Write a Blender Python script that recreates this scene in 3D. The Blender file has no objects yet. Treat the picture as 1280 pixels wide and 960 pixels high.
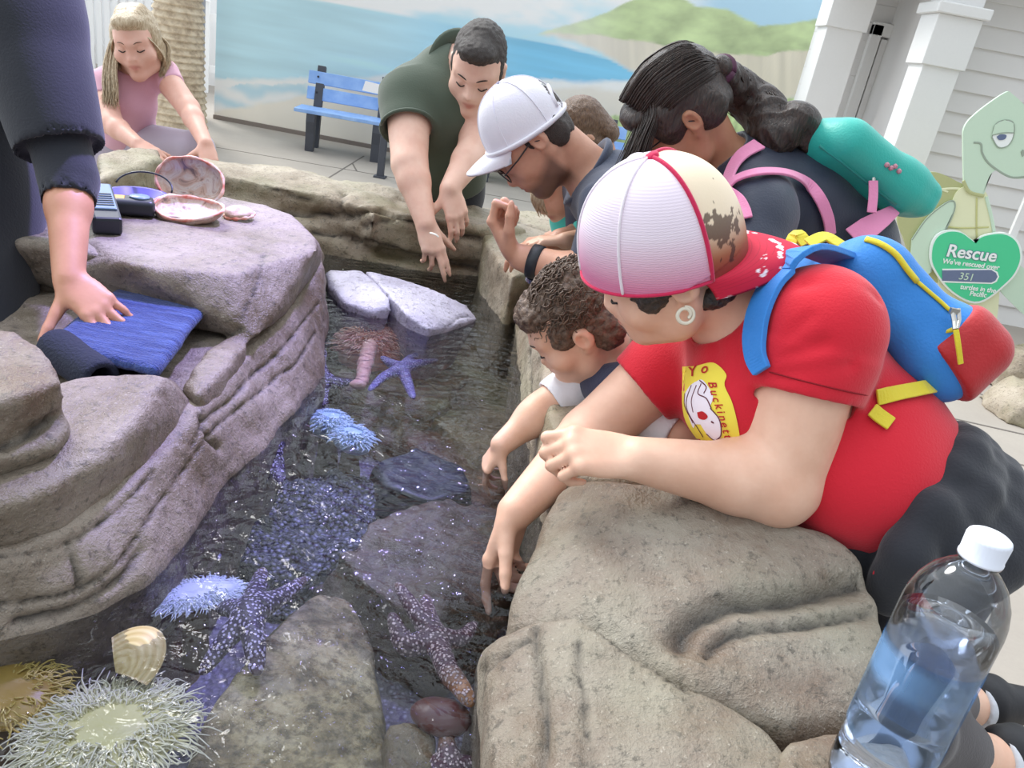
import bpy, bmesh, math, random
import numpy as np
from mathutils import Vector, Matrix, Quaternion, noise
from mathutils.bvhtree import BVHTree
random.seed(7); np.random.seed(7)
scn = bpy.context.scene
COL = scn.collection
PI = math.pi
# ------------------------------------------------------------------ camera
HC = 1.6; FPX = 1000.0
ROLL = math.atan2(435, 2290); PIT = math.atan(1000/2331.)
FWD = np.array([0, math.cos(PIT), -math.sin(PIT)])
_u0 = np.array([0, math.sin(PIT), math.cos(PIT)]); _r0 = np.array([1., 0, 0])
_c, _s = math.cos(ROLL), math.sin(ROLL)
RT = _c*_r0+_s*_u0; UP = -_s*_r0+_c*_u0
EYE = np.array([0, 0, HC])
def ray(x, y): return FWD+RT*((x-640)/FPX)-UP*((y-480)/FPX)
def D(x, y, d): return EYE+ray(x, y)*d                 # a point of the place seen at pixel x, y, d metres away
def Z(x, y, z):                                        # ... at height z
    r = ray(x, y); return EYE+r*((z-HC)/r[2])
def Y(x, y, yy):                                       # ... at world depth y
    r = ray(x, y); return EYE+r*(yy/r[1])
def CV(x, y, z):                                       # direction: right, down, away
    v = RT*x-UP*y+FWD*z; return v/np.linalg.norm(v)
def nrm(v):
    v = np.asarray(v, float); return v/max(np.linalg.norm(v), 1e-9)
def A(*v): return np.array(v, float)
cam_d = bpy.data.cameras.new('camera'); cam = bpy.data.objects.new('camera', cam_d); COL.objects.link(cam)
cam_d.sensor_width = 36; cam_d.lens = FPX*36/1280; cam_d.clip_start = 0.02; cam_d.clip_end = 200
cam.matrix_world = Matrix(((RT[0], UP[0], -FWD[0], 0), (RT[1], UP[1], -FWD[1], 0), (RT[2], UP[2], -FWD[2], HC), (0, 0, 0, 1)))
scn.camera = cam
# ------------------------------------------------------------------ object helpers
def link(name, me, parent=None, mat=None):
    o = bpy.data.objects.new(name, me); COL.objects.link(o)
    if mat is not None and me is not None:
        for m in (mat if isinstance(mat, (list, tuple)) else [mat]): me.materials.append(m)
    if parent is not None:
        o.parent = parent
        o.matrix_parent_inverse = parent.matrix_world.inverted()
    return o
def tag(o, label, cat=None, group=None, kind=None):
    o['label'] = label
    if cat: o['category'] = cat
    if group: o['group'] = group
    if kind: o['kind'] = kind
    return o
def empty(name, loc, label, cat, group=None):
    o = bpy.data.objects.new(name, None); COL.objects.link(o); o.empty_display_size = .05
    o.location = Vector(loc); o.matrix_world = Matrix.Translation(Vector(loc))
    return tag(o, label, cat, group)
def mesh(name, vs, fs, mat=None, parent=None, smooth=True):
    me = bpy.data.meshes.new(name); me.from_pydata([tuple(map(float, v)) for v in vs], [], [tuple(map(int, f)) for f in fs]); me.update()
    if smooth: me.polygons.foreach_set('use_smooth', [True]*len(me.polygons))
    return link(name, me, parent, mat)
def bm_obj(name, bm, mat=None, parent=None, smooth=False):
    me = bpy.data.meshes.new(name); bmesh.ops.recalc_face_normals(bm, faces=bm.faces[:]); bm.to_mesh(me); bm.free()
    if smooth: me.polygons.foreach_set('use_smooth', [True]*len(me.polygons))
    return link(name, me, parent, mat)
def basis(d, up=(0, 0, 1)):
    d = nrm(d); u = np.asarray(up, float); u = u-d*np.dot(u, d)
    if np.linalg.norm(u) < 1e-4: u = A(1, 0, 0)-d*d[0]
    u = nrm(u); return d, np.cross(d, u), u
def tube(bm, pts, rad, n=10, cap=True, flat=1.0, up=(0, 0, 1)):
    """sweep a circle (or an ellipse: flat) along pts"""
    pts = [np.asarray(p, float) for p in pts]; N = len(pts)
    rad = rad if hasattr(rad, '__len__') else [rad]*N
    rings = []; lu = np.asarray(up, float)
    for i, p in enumerate(pts):
        t = nrm(pts[min(i+1, N-1)]-pts[max(i-1, 0)])
        u = lu-t*np.dot(lu, t)
        if np.linalg.norm(u) < 1e-3: u = np.cross(t, A(.3, .5, .8))
        u = nrm(u); s = np.cross(t, u); lu = u
        rings.append([bm.verts.new(p+(s*math.cos(a)+u*math.sin(a)*flat)*rad[i]) for a in [2*PI*k/n for k in range(n)]])
    for a, b in zip(rings, rings[1:]):
        for k in range(n): bm.faces.new((a[k], a[(k+1) % n], b[(k+1) % n], b[k]))
    if cap:
        bm.faces.new(rings[0][::-1]); bm.faces.new(rings[-1])
def box(bm, lo, hi, M=None, bev=0):
    lo, hi = np.asarray(lo, float), np.asarray(hi, float)
    b2 = bmesh.new(); bmesh.ops.create_cube(b2, size=1)
    for v in b2.verts: v.co = Vector(lo+(np.array(v.co)+.5)*(hi-lo))
    if bev: bmesh.ops.bevel(b2, geom=b2.edges[:], offset=bev, segments=2, affect='EDGES', profile=.5)
    if M is not None: bmesh.ops.transform(b2, matrix=M, verts=b2.verts)
    add(bm, b2)
def add(bm, b2):
    me = bpy.data.meshes.new('tmp'); b2.to_mesh(me); b2.free(); bm.from_mesh(me); bpy.data.meshes.remove(me)
def frame(o, x, y, z):
    x, y, z = nrm(x), nrm(y), nrm(z)
    return Matrix(((x[0], y[0], z[0], o[0]), (x[1], y[1], z[1], o[1]), (x[2], y[2], z[2], o[2]), (0, 0, 0, 1)))
def lathe(bm, prof, M=None, n=32):
    rings = []
    b2 = bmesh.new()
    for r, z in prof:
        if r < 1e-5: rings.append([b2.verts.new((0, 0, z))])
        else: rings.append([b2.verts.new((r*math.cos(2*PI*k/n), r*math.sin(2*PI*k/n), z)) for k in range(n)])
    for a, b in zip(rings, rings[1:]):
        if len(a) == 1 and len(b) == 1: continue
        for k in range(n):
            k2 = (k+1) % n
            if len(a) == 1: b2.faces.new((a[0], b[k], b[k2]))
            elif len(b) == 1: b2.faces.new((a[k], a[k2], b[0]))
            else: b2.faces.new((a[k], a[k2], b[k2], b[k]))
    if M is not None: bmesh.ops.transform(b2, matrix=M, verts=b2.verts)
    add(bm, b2)
def spline(pts, n=8):
    """Catmull-Rom through pts"""
    P = [np.asarray(p, float) for p in pts]; P = [2*P[0]-P[1]]+P+[2*P[-1]-P[-2]]; out = []
    for i in range(1, len(P)-2):
        a, b, c, d = P[i-1:i+3]
        for k in range(n):
            t = k/n; out.append(.5*(2*b+(c-a)*t+(2*a-5*b+4*c-d)*t*t+(3*b-a-3*c+d)*t**3))
    out.append(P[-2]); return out
def bvh_of(o):
    me = o.data; mw = o.matrix_world
    return BVHTree.FromPolygons([mw @ v.co for v in me.vertices], [tuple(p.vertices) for p in me.polygons])
def hit(bv, x, y):
    r = ray(x, y); h = bv.ray_cast(Vector(EYE), Vector(nrm(r)))
    return h
# ------------------------------------------------------------------ materials
def srgb(h):
    if isinstance(h, str):
        h = h.lstrip('#'); c = [int(h[i:i+2], 16)/255 for i in (0, 2, 4)]
    else: c = list(h)
    return tuple([(x/12.92 if x <= .04045 else ((x+.055)/1.055)**2.4) for x in c]+[1])
class NT:
    def __init__(s, name):
        s.m = bpy.data.materials.new(name); s.m.use_nodes = True; s.t = s.m.node_tree; s.t.nodes.clear()
        s.out = s.n('ShaderNodeOutputMaterial'); s.b = s.n('ShaderNodeBsdfPrincipled'); s.l(s.b.outputs[0], s.out.inputs[0])
        s._co = None
    def n(s, typ, **kw):
        x = s.t.nodes.new(typ)
        for k, v in kw.items(): setattr(x, k, v)
        return x
    def l(s, a, b): s.t.links.new(a, b)
    def co(s, kind='Object'):
        if s._co is None: s._co = s.n('ShaderNodeTexCoord')
        return s._co.outputs[kind]
    def mapped(s, scale, kind='Object', rot=(0, 0, 0), loc=(0, 0, 0)):
        m = s.n('ShaderNodeMapping'); s.l(s.co(kind), m.inputs[0]); m.inputs['Scale'].default_value = scale if hasattr(scale, '__len__') else (scale,)*3
        m.inputs['Rotation'].default_value = rot; m.inputs['Location'].default_value = loc; return m.outputs[0]
    def noise(s, scale, detail=4, rough=.55, vec=None, dist=0):
        x = s.n('ShaderNodeTexNoise'); x.inputs['Scale'].default_value = scale; x.inputs['Detail'].default_value = detail
        x.inputs['Roughness'].default_value = rough; x.inputs['Distortion'].default_value = dist
        s.l(vec if vec is not None else s.co(), x.inputs['Vector']); return x.outputs[0]
    def voro(s, scale, feature='F1', vec=None):
        x = s.n('ShaderNodeTexVoronoi', feature=feature); x.inputs['Scale'].default_value = scale
        s.l(vec if vec is not None else s.co(), x.inputs['Vector']); return x.outputs[0]
    def wave(s, scale, dist=2, vec=None, dir='X', detail=2):
        x = s.n('ShaderNodeTexWave', bands_direction=dir); x.inputs['Scale'].default_value = scale; x.inputs['Distortion'].default_value = dist
        x.inputs['Detail'].default_value = detail
        s.l(vec if vec is not None else s.co(), x.inputs['Vector']); return x.outputs['Fac'] if 'Fac' in x.outputs else x.outputs[1]
    def ramp(s, fac, stops, interp='LINEAR'):
        r = s.n('ShaderNodeValToRGB'); r.color_ramp.interpolation = interp; e = r.color_ramp.elements
        while len(e) < len(stops): e.new(.5)
        for i, (p, c) in enumerate(stops):
            e[i].position = p; e[i].color = srgb(c) if not isinstance(c, (int, float)) else (c, c, c, 1)
        s.l(fac, r.inputs[0]); return r.outputs[0]
    def mix(s, fac, a, b, mode='MIX'):
        x = s.n('ShaderNodeMix', data_type='RGBA', blend_type=mode)
        for sock, v in ((x.inputs[0], fac), (x.inputs[6], a), (x.inputs[7], b)):
            if isinstance(v, (int, float)): sock.default_value = v if sock.type == 'VALUE' else (v, v, v, 1)
            elif isinstance(v, (str, tuple, list)): sock.default_value = srgb(v)
            else: s.l(v, sock)
        return x.outputs[2]
    def math(s, op, a, b=None, c=None):
        x = s.n('ShaderNodeMath', operation=op)
        for i, v in enumerate((a, b, c)):
            if v is None: continue
            if isinstance(v, (int, float)): x.inputs[i].default_value = v
            else: s.l(v, x.inputs[i])
        return x.outputs[0]
    def attr(s, name):
        x = s.n('ShaderNodeAttribute', attribute_name=name); return x
    def color(s, c):
        i = s.b.inputs['Base Color']
        if isinstance(c, (str, tuple, list)): i.default_value = srgb(c)
        else: s.l(c, i)
        return s
    def bump(s, h, strength=.3, dist=.01):
        x = s.n('ShaderNodeBump'); x.inputs['Strength'].default_value = strength; x.inputs['Distance'].default_value = dist
        s.l(h, x.inputs['Height']); s.l(x.outputs[0], s.b.inputs['Normal']); return s
    def set(s, **kw):
        for k, v in kw.items():
            i = s.b.inputs[k.replace('_', ' ')]
            if isinstance(v, (int, float)): i.default_value = v
            elif isinstance(v, (str, tuple)): i.default_value = srgb(v)
            else: s.l(v, i)
        return s
def simple(name, c, rough=.6, metal=0, bump=0, bscale=60, var=.08):
    t = NT(name); n = t.noise(bscale, 3)
    base = t.mix(t.math('MULTIPLY', n, var*2), c, tuple(min(1, x*.55) for x in ([int(c[i:i+2], 16)/255 for i in (1, 3, 5)] if isinstance(c, str) else c)))
    t.color(base); t.set(Roughness=rough, Metallic=metal)
    if bump: t.bump(n, bump, .004)
    return t.m
# ------------------------------------------------------------------ implicit surfaces: smooth unions of tapered limbs and ellipsoids
class SDF:
    def __init__(s, h): s.h = h; s.ops = []
    def cone(s, a, b, ra, rb, k=.01, sub=False):
        s.ops.append(('c', np.asarray(a, float), np.asarray(b, float), ra, rb, k, sub)); return s
    def chain(s, pts, rad, k=.01, sub=False):
        for i in range(len(pts)-1): s.cone(pts[i], pts[i+1], rad[i], rad[i+1], k, sub)
        return s
    def flat(s, a, b, ra, rb, k=.01, sub=False):        # cone with flat ends (sleeves, cuffs)
        s.ops.append(('f', np.asarray(a, float), np.asarray(b, float), ra, rb, k, sub)); return s
    def grow(s, other, t, kinds='ce', upto=None):        # copy another body's shapes, t thicker
        for o in other.ops[:upto]:
            if o[6] or o[0] not in kinds: continue
            if o[0] == 'c': s.cone(o[1], o[2], o[3]+t, o[4]+t, o[5])
            else: s.ell(o[1], o[2]+t, o[3], o[5])
        return s
    def ell(s, c, r, R=None, k=.01, sub=False):
        s.ops.append(('e', np.asarray(c, float), np.asarray(r if hasattr(r, '__len__') else (r,)*3, float), np.eye(3) if R is None else np.asarray(R, float), 0, k, sub)); return s
    def box(s, c, r, R=None, rd=.01, k=.01, sub=False):
        s.ops.append(('b', np.asarray(c, float), np.asarray(r, float), np.eye(3) if R is None else np.asarray(R, float), rd, k, sub)); return s
    def cut(s, p, n, k=.002):                           # remove what lies on the side n points to
        s.ops.append(('p', np.asarray(p, float), nrm(n), 0, 0, k, True)); return s
    def bounds(s):
        lo = np.full(3, 1e9); hi = -lo
        for o in s.ops:
            if o[6]: continue
            if o[0] in 'cf':
                r = max(o[3], o[4]); lo = np.minimum(lo, np.minimum(o[1], o[2])-r); hi = np.maximum(hi, np.maximum(o[1], o[2])+r)
            else:
                r = np.abs(o[3]) @ o[2]; lo = np.minimum(lo, o[1]-r); hi = np.maximum(hi, o[1]+r)
        return lo, hi
    def field(s):
        h = s.h; lo, hi = s.bounds(); lo = lo-3*h-.012; hi = hi+3*h+.012
        n = np.ceil((hi-lo)/h).astype(int)+1
        ax = [(lo[i]+np.arange(n[i])*h).astype(np.float32) for i in range(3)]
        F = np.full(n, .08, np.float32)
        for o in s.ops:
            k = o[5]; m = k+4*h
            if o[0] in 'cf': r = max(o[3], o[4])+m; l0 = np.minimum(o[1], o[2])-r; h0 = np.maximum(o[1], o[2])+r
            elif o[0] == 'p': l0, h0 = lo, hi
            else: r = np.abs(o[3]) @ o[2]+m; l0, h0 = o[1]-r, o[1]+r
            i0 = np.clip(np.floor((l0-lo)/h).astype(int), 0, n); i1 = np.clip(np.ceil((h0-lo)/h).astype(int)+1, 0, n)
            if np.any(i1 <= i0): continue
            sl = tuple(slice(i0[i], i1[i]) for i in range(3))
            X = ax[0][sl[0]][:, None, None]; Yy = ax[1][sl[1]][None, :, None]; Zz = ax[2][sl[2]][None, None, :]
            if o[0] == 'c':
                a, b = o[1], o[2]; ba = b-a; L = max(ba @ ba, 1e-9)
                t = np.clip(((X-a[0])*ba[0]+(Yy-a[1])*ba[1]+(Zz-a[2])*ba[2])/L, 0, 1)
                d = np.sqrt((X-a[0]-ba[0]*t)**2+(Yy-a[1]-ba[1]*t)**2+(Zz-a[2]-ba[2]*t)**2)-(o[3]+(o[4]-o[3])*t)
            elif o[0] == 'f':
                a, b = o[1], o[2]; L = np.linalg.norm(b-a); ba = (b-a)/L
                y_ = (X-a[0])*ba[0]+(Yy-a[1])*ba[1]+(Zz-a[2])*ba[2]
                rr = np.sqrt(np.maximum((X-a[0])**2+(Yy-a[1])**2+(Zz-a[2])**2-y_**2, 0))
                d = np.maximum(rr-(o[3]+(o[4]-o[3])*np.clip(y_/L, 0, 1)), np.maximum(-y_, y_-L))
            elif o[0] == 'p':
                d = -((X-o[1][0])*o[2][0]+(Yy-o[1][1])*o[2][1]+(Zz-o[1][2])*o[2][2])
            else:
                R = o[3]; q = [(X-o[1][0])*R[0, i]+(Yy-o[1][1])*R[1, i]+(Zz-o[1][2])*R[2, i] for i in range(3)]
                if o[0] == 'e':
                    k0 = np.sqrt(sum((q[i]/o[2][i])**2 for i in range(3))); k1 = np.sqrt(sum((q[i]/o[2][i]**2)**2 for i in range(3)))
                    d = k0*(k0-1)/np.maximum(k1, 1e-6)
                else:
                    w = [np.abs(q[i])-(o[2][i]-o[4]) for i in range(3)]
                    d = np.sqrt(sum(np.maximum(x, 0)**2 for x in w))+np.minimum(np.maximum(np.maximum(w[0], w[1]), w[2]), 0)-o[4]
            f = F[sl]; d = d.astype(np.float32)
            if o[6]:
                e = np.maximum(k-np.abs(f+d), 0)/max(k, 1e-6); F[sl] = np.maximum(f, -d)+e*e*k*.25
            else:
                e = np.maximum(k-np.abs(f-d), 0)/max(k, 1e-6); F[sl] = np.minimum(f, d)-e*e*k*.25
        return F, lo
    def build(s, name, mat=None, parent=None, smooth=2, post=None):
        F, lo = s.field(); v, f = nets(F, lo, s.h)
        if smooth: v = relax(v, f, smooth)
        if post is not None: v = post(v, f)
        return mesh(name, v, f, mat, parent)
def nets(F, lo, h):
    S = F < 0; n = np.array(F.shape)
    c = [S[i:n[0]-1+i, j:n[1]-1+j, k:n[2]-1+k] for i in (0, 1) for j in (0, 1) for k in (0, 1)]
    cnt = sum(x.astype(np.int8) for x in c); act = (cnt > 0) & (cnt < 8)
    idx = np.argwhere(act); vid = np.full(act.shape, -1, np.int64); vid[act] = np.arange(len(idx))
    acc = np.zeros((len(idx), 3)); num = np.zeros(len(idx))
    offs = [(i, j, k) for i in (0, 1) for j in (0, 1) for k in (0, 1)]
    for a in offs:
        for ax in range(3):
            if a[ax]: continue
            b = list(a); b[ax] = 1
            fa = F[idx[:, 0]+a[0], idx[:, 1]+a[1], idx[:, 2]+a[2]].astype(float); fb = F[idx[:, 0]+b[0], idx[:, 1]+b[1], idx[:, 2]+b[2]].astype(float)
            x = (fa < 0) != (fb < 0); t = np.where(x, fa/np.where(x, fa-fb, 1), 0)
            p = np.array(a, float)[None].repeat(len(idx), 0); p[:, ax] = t
            acc[x] += p[x]; num[x] += 1
    v = lo+(idx+acc/num[:, None])*h
    fs = []
    for ax in range(3):
        sl0 = [slice(None)]*3; sl1 = [slice(None)]*3; sl0[ax] = slice(0, -1); sl1[ax] = slice(1, None)
        e = S[tuple(sl0)] != S[tuple(sl1)]; b, c2 = [(1, 2), (2, 0), (0, 1)][ax]
        ii = np.argwhere(e); ii = ii[(ii[:, b] > 0) & (ii[:, c2] > 0) & (ii[:, b] < n[b]-1) & (ii[:, c2] < n[c2]-1)]
        q = []
        for db, dc in ((-1, -1), (0, -1), (0, 0), (-1, 0)):
            j = ii.copy(); j[:, b] += db; j[:, c2] += dc; q.append(vid[j[:, 0], j[:, 1], j[:, 2]])
        q = np.stack(q, 1); fl = S[ii[:, 0], ii[:, 1], ii[:, 2]]
        q[~fl] = q[~fl][:, ::-1]; fs.append(q)
    f = np.concatenate(fs); return v, f[(f >= 0).all(1)]
def relax(v, f, it, w=.5):
    for _ in range(it):
        acc = np.zeros_like(v); num = np.zeros(len(v))
        for a, b in ((0, 1), (1, 2), (2, 3), (3, 0)):
            np.add.at(acc, f[:, a], v[f[:, b]]); np.add.at(acc, f[:, b], v[f[:, a]])
            np.add.at(num, f[:, a], 1); np.add.at(num, f[:, b], 1)
        v = v*(1-w)+w*acc/np.maximum(num, 1)[:, None]
    return v
def vnormals(v, f):
    n = np.cross(v[f[:, 2]]-v[f[:, 0]], v[f[:, 3]]-v[f[:, 1]] if f.shape[1] == 4 else v[f[:, 1]]-v[f[:, 0]])
    out = np.zeros_like(v)
    for i in range(f.shape[1]): np.add.at(out, f[:, i], n)
    return out/np.maximum(np.linalg.norm(out, axis=1), 1e-12)[:, None]
def wrinkle(amp, scale, stretch=None, seed=0., ridged=False):
    """cloth folds: noise pushed along the normals; stretch = (axis, factor) lengthens the folds along that axis"""
    def post(v, f):
        n = vnormals(v, f); q = v.copy()
        if stretch is not None:
            a = nrm(stretch[0]); q = q-np.outer(q @ a, a)*(1-1/stretch[1])
        d = np.array([noise.noise(Vector(p*scale+seed)) for p in q])
        if ridged: d = 1-2*np.abs(d)
        return v+n*(d*amp)[:, None]
    return post
# ================================================================== light and sky
scn.view_settings.view_transform = 'Standard'; scn.view_settings.look = 'None'
scn.view_settings.gamma = 1; scn.view_settings.use_curve_mapping = False
scn.view_settings.exposure = 0.32
w = bpy.data.worlds.new('world'); scn.world = w; w.use_nodes = True; wt = w.node_tree; wt.nodes.clear()
wo = wt.nodes.new('ShaderNodeOutputWorld'); wb = wt.nodes.new('ShaderNodeBackground'); wt.links.new(wb.outputs[0], wo.inputs[0])
tc = wt.nodes.new('ShaderNodeTexCoord'); sp = wt.nodes.new('ShaderNodeSeparateXYZ'); wt.links.new(tc.outputs['Generated'], sp.inputs[0])
# bright hazy sky, brighter to the open side of the yard (far left), dimmer behind the photographer
dt = wt.nodes.new('ShaderNodeVectorMath'); dt.operation = 'DOT_PRODUCT'; wt.links.new(tc.outputs['Generated'], dt.inputs[0])
dt.inputs[1].default_value = Vector((-.45, .62, .64)).normalized()
mr = wt.nodes.new('ShaderNodeMapRange'); mr.inputs[1].default_value = -.6; mr.inputs[2].default_value = 1
mr.inputs[3].default_value = .37; mr.inputs[4].default_value = 2.15; wt.links.new(dt.outputs['Value'], mr.inputs[0])
wt.links.new(mr.outputs[0], wb.inputs['Strength']); wb.inputs['Color'].default_value = (.86, .93, 1, 1)
def light(name, kind, loc, target, energy, color, **kw):
    l = bpy.data.lights.new(name, kind); l.energy = energy; l.color = color
    for k, v in kw.items(): setattr(l, k, v)
    o = bpy.data.objects.new(name, l); COL.objects.link(o); o.location = Vector(loc)
    o.rotation_euler = (Vector(target)-Vector(loc)).to_track_quat('-Z', 'Y').to_euler(); return o
light('sun', 'SUN', (-5, 6, 7), (0, 1.5, 1), 2.0, (1, .97, .92), angle=math.radians(22))
# blue-violet aquarium flood lamps over the pool
light('pool_lamp', 'SPOT', (-.25, 2.5, 3.4), (-.66, 1.42, .95), 480, (.44, .37, 1), spot_size=math.radians(31), spot_blend=.7, shadow_soft_size=.10)
light('pool_lamp', 'SPOT', (-.35, 1.75, 3.6), (-.4, 1.1, .8), 16, (.33, .32, 1), spot_size=math.radians(34), spot_blend=.8, shadow_soft_size=.06)

# ================================================================== setting
def struct(o): o['kind'] = 'structure'; return o
# concrete floor with tooled joints
t = NT('concrete'); n1 = t.noise(1.3, 5, .6); n2 = t.noise(45, 4, .7)
t.color(t.mix(t.math('MULTIPLY', n2, .45), t.ramp(n1, [(.3, '#a1988e'), (.7, '#b0a79c')]), '#8d8781'))
t.set(Roughness=.8); t.bump(n2, .15, .004); M_conc = t.m
bm = bmesh.new(); box(bm, (-9, -3, -.2), (9, 14, 0)); floor = struct(bm_obj('floor', bm, M_conc))
M_joint = simple('joint', '#6f6862', .9)
for a, b in [(Z(400, 229, 0), Z(455, 195, 0)), (Z(1215, 565, 0), Z(1280, 582, 0)), (Z(1190, 480, 0), Z(1280, 512, 0)), (A(-5, 8.3, 0), A(-2.05, 8.6, 0)), (A(-2.05, 8.6, 0), A(2.5, 8.9, 0)), (A(-2.2, 9.0, 0), A(-2.05, 8.6, 0)), (A(1.2, 4.6, 0), A(5, 4.2, 0))]:
    bm = bmesh.new(); d = nrm(b-a); s = np.cross(d, A(0, 0, 1))*.009
    box(bm, (0, -.009, -.01), (np.linalg.norm(b-a), .009, .002), frame(a, d, A(-d[1], d[0], 0), A(0, 0, 1))); struct(bm_obj('trim_1', bm, M_joint))

# painted mural wall ---------------------------------------------------------------
YW = 10.3
def W(x, y): p = Y(x, y, YW); return p[0], p[2]
def line(pts):
    q = sorted(W(*p) for p in pts); return np.array([a for a, _ in q]), np.array([b for _, b in q])
L_sea = line([(245, -25), (480, 15), (560, 30), (640, 47), (700, 57), (760, 74), (800, 92), (860, 112)])
L_sand = line([(200, 100), (262, 103), (330, 103), (400, 101), (500, 97), (560, 99), (620, 101), (700, 104), (800, 106), (860, 111)])
L_foam = line([(200, 128), (262, 138), (330, 128), (400, 112), (480, 108), (800, 110), (900, 120)])
L_grass = line([(540, 260), (566, 213), (590, 191), (640, 178), (700, 150), (760, 142), (800, 143), (930, 119), (1040, 118)])
L_hillb = line([(640, 48), (690, 47), (740, 62), (800, 97), (900, 122), (1000, 124), (1060, 122)])
L_clif = line([(640, 49), (690, 42), (760, 45), (800, 52), (850, 64), (900, 67), (960, 70), (1020, 60), (1060, 56)])
L_hill = line([(640, 45), (690, 36), (740, 22), (780, 2), (815, -10), (850, -6), (872, 6), (910, 10), (950, 31), (985, 28), (1024, 22), (1060, 20)])
def ip(L, s): return np.interp(s, L[0], L[1])
def C(h): return np.array(srgb(h)[:3])
def fb(x, y, o=4, f=1.):
    return noise.fractal(Vector((x*f, y*f, 3.7)), 1., 2., o)
def smo(a, b, x): t = min(1, max(0, (x-a)/(b-a))); return t*t*(3-2*t)
def mural(s, z):
    w1 = fb(s, z, 4, 1.5)*.06; w2 = fb(s+9, z*2, 4, 3.)*.03
    left = smo(-1.2, -3.6, s)
    sky = C('#8fd8f4')*(1-smo(.9, 2.3, z))+C('#c9f0fb')*smo(.9, 2.3, z)
    sky = C('#8fd9f6')*left+sky*(1-left) if s < -1.2 else sky
    cl = smo(-.1, .5, fb(s*.6, z*1.6, 5, 1.1)+.55*smo(1.35, 1.9, z-.18*(s+2.2))-.15)
    col = sky*(1-cl)+C('#fdfdfa')*cl
    if s > 1.0: 
        k = smo(1.0, 1.6, s); col = col*(1-k)+C('#9fcfec')*k
    sea = ip(L_sea, s); sand = ip(L_sand, s); foam = ip(L_foam, s)
    k = smo(-.015, .015, sea-z)
    deep = C('#62bfee')*smo(-2.6, -.4, s)+C('#b4e8f8')*(1-smo(-2.6, -.4, s)); deep = deep*(.9+.2*fb(s*.5, z*6, 3, 1.2)+.06)
    col = col*(1-k)+deep*k
    if z < sand+w2*.6+.06 and s < 1.6:                        # surf, foam, wet strip
        k = smo(.07, .0, z-sand+w2); col = col*(1-k)+C('#f3f6f3')*k
    if z < sand-.03+w2 and z > foam-.1 and s < -1.5:
        st = .5+.5*math.sin((z*26+1.5*math.sin(s*1.1)+fb(s, z, 3, 2)*3)); col = col*(1-st*.75)+C('#8fcfe6')*st*.75
    k = smo(.02, -.05, z-foam-w2*1.2)
    sd = C('#f6eedd')*(1-smo(.9, .1, z))+C('#f3ead6')*smo(.9, .1, z); sd = sd*(1+.07*fb(s, z, 3, 2.))
    if s > -1.5: sd = sd*(1-.12*smo(-1.5, .3, s))
    col = col*(1-k)+sd*k
    g = ip(L_grass, s)+.05*fb(s*9, z*2, 3, 1.2)
    if s > -1.45 and z < g:
        gr = C('#aecb7c')*(1+.5*fb(s*6, z*2.2, 4, 3.)); k = smo(0, .05, g-z); col = col*(1-k)+gr*k
    hb = ip(L_hillb, s); hc = ip(L_clif, s)+w2; hh = ip(L_hill, s)+w2*.8
    if s > -.75 and z > hb and z < hh:
        hill = C('#a9c07d')*(1+.55*fb(s*1.2, z*2.5, 5, 2.2)); hz = smo(.6, -.6, s); hill = hill*(1-.6*hz)+C('#e8ecde')*.6*hz
        st = fb(s*7+z*2.2, z*.5, 3, 1.1); clf = C('#dbcfb4')*(1+.28*st); hz2 = smo(1.5, -.5, s); clf = clf*(1-.6*hz2)+C('#eee7da')*.6*hz2
        k = smo(-.01, .02, z-hc); c2 = clf*(1-k)+hill*k
        e = smo(0, .03, hh-z)*smo(-.02, .06, z-hb+w2); col = col*(1-e)+c2*e
    return np.clip(col, 0, 1)**.72*.93+.05  # all mural colours lifted paler, putting background haze and glare into the paint
x0, x1, zt, st_ = -4.32, 3.4, 4.0, .022
nx = int((x1-x0)/st_)+1; zs = np.concatenate([np.arange(0, 2.75, st_), np.linspace(2.8, zt, 4)])
vs = [(x0+(x1-x0)*i/(nx-1), YW, z) for z in zs for i in range(nx)]
fs = [(j*nx+i, j*nx+i+1, (j+1)*nx+i+1, (j+1)*nx+i) for j in range(len(zs)-1) for i in range(nx-1)]
t = NT('mural_paint'); t.color(t.attr('paint').outputs['Color']); t.set(Roughness=.6); t.bump(t.noise(60, 3), .08, .003); M_mural = t.m
nfr = len(vs); vs += [(x0, YW+.2, 0), (x1, YW+.2, 0), (x1, YW+.2, zt), (x0, YW+.2, zt)]
fs += [(nfr+1, nfr, nfr+3, nfr+2), (0, (len(zs)-1)*nx, nfr+3, nfr), (nx-1, nfr+1, nfr+2, len(zs)*nx-1)]
wallb = struct(mesh('wall_back', vs, fs, M_mural, smooth=False))
at = wallb.data.color_attributes.new('paint', 'FLOAT_COLOR', 'POINT')
cols = [list(mural(v[0], v[2]))+[1] for v in vs[:nfr]]+[[.8, .8, .78, 1]]*4
at.data.foreach_set('color', np.array(cols, np.float32).ravel())
bm = bmesh.new(); box(bm, (x0, YW-.03, 0), (x1, YW, .05)); struct(bm_obj('baseboard_back', bm, simple('kerb', '#8b8078', .9)))

# white boarded post and fence end left of the mural
M_white = simple('white_paint', '#e9e8e6', .55, var=.03)
M_grey = simple('weathered_board', '#b9b4ba', .7, var=.1)
g = empty('fence_post', (-4.55, 10.1, 0), 'grey white boarded fence post at left end of the mural', 'fence post')
for i, (dx, wd) in enumerate(((-.16, .1), (-.05, .11), (.07, .1))):
    bm = bmesh.new(); box(bm, (-4.55+dx, 10.02, 0), (-4.55+dx+wd-.012, 10.16, 1.75-.01*i), bev=.008); bm_obj('board', bm, M_grey, g)
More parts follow.
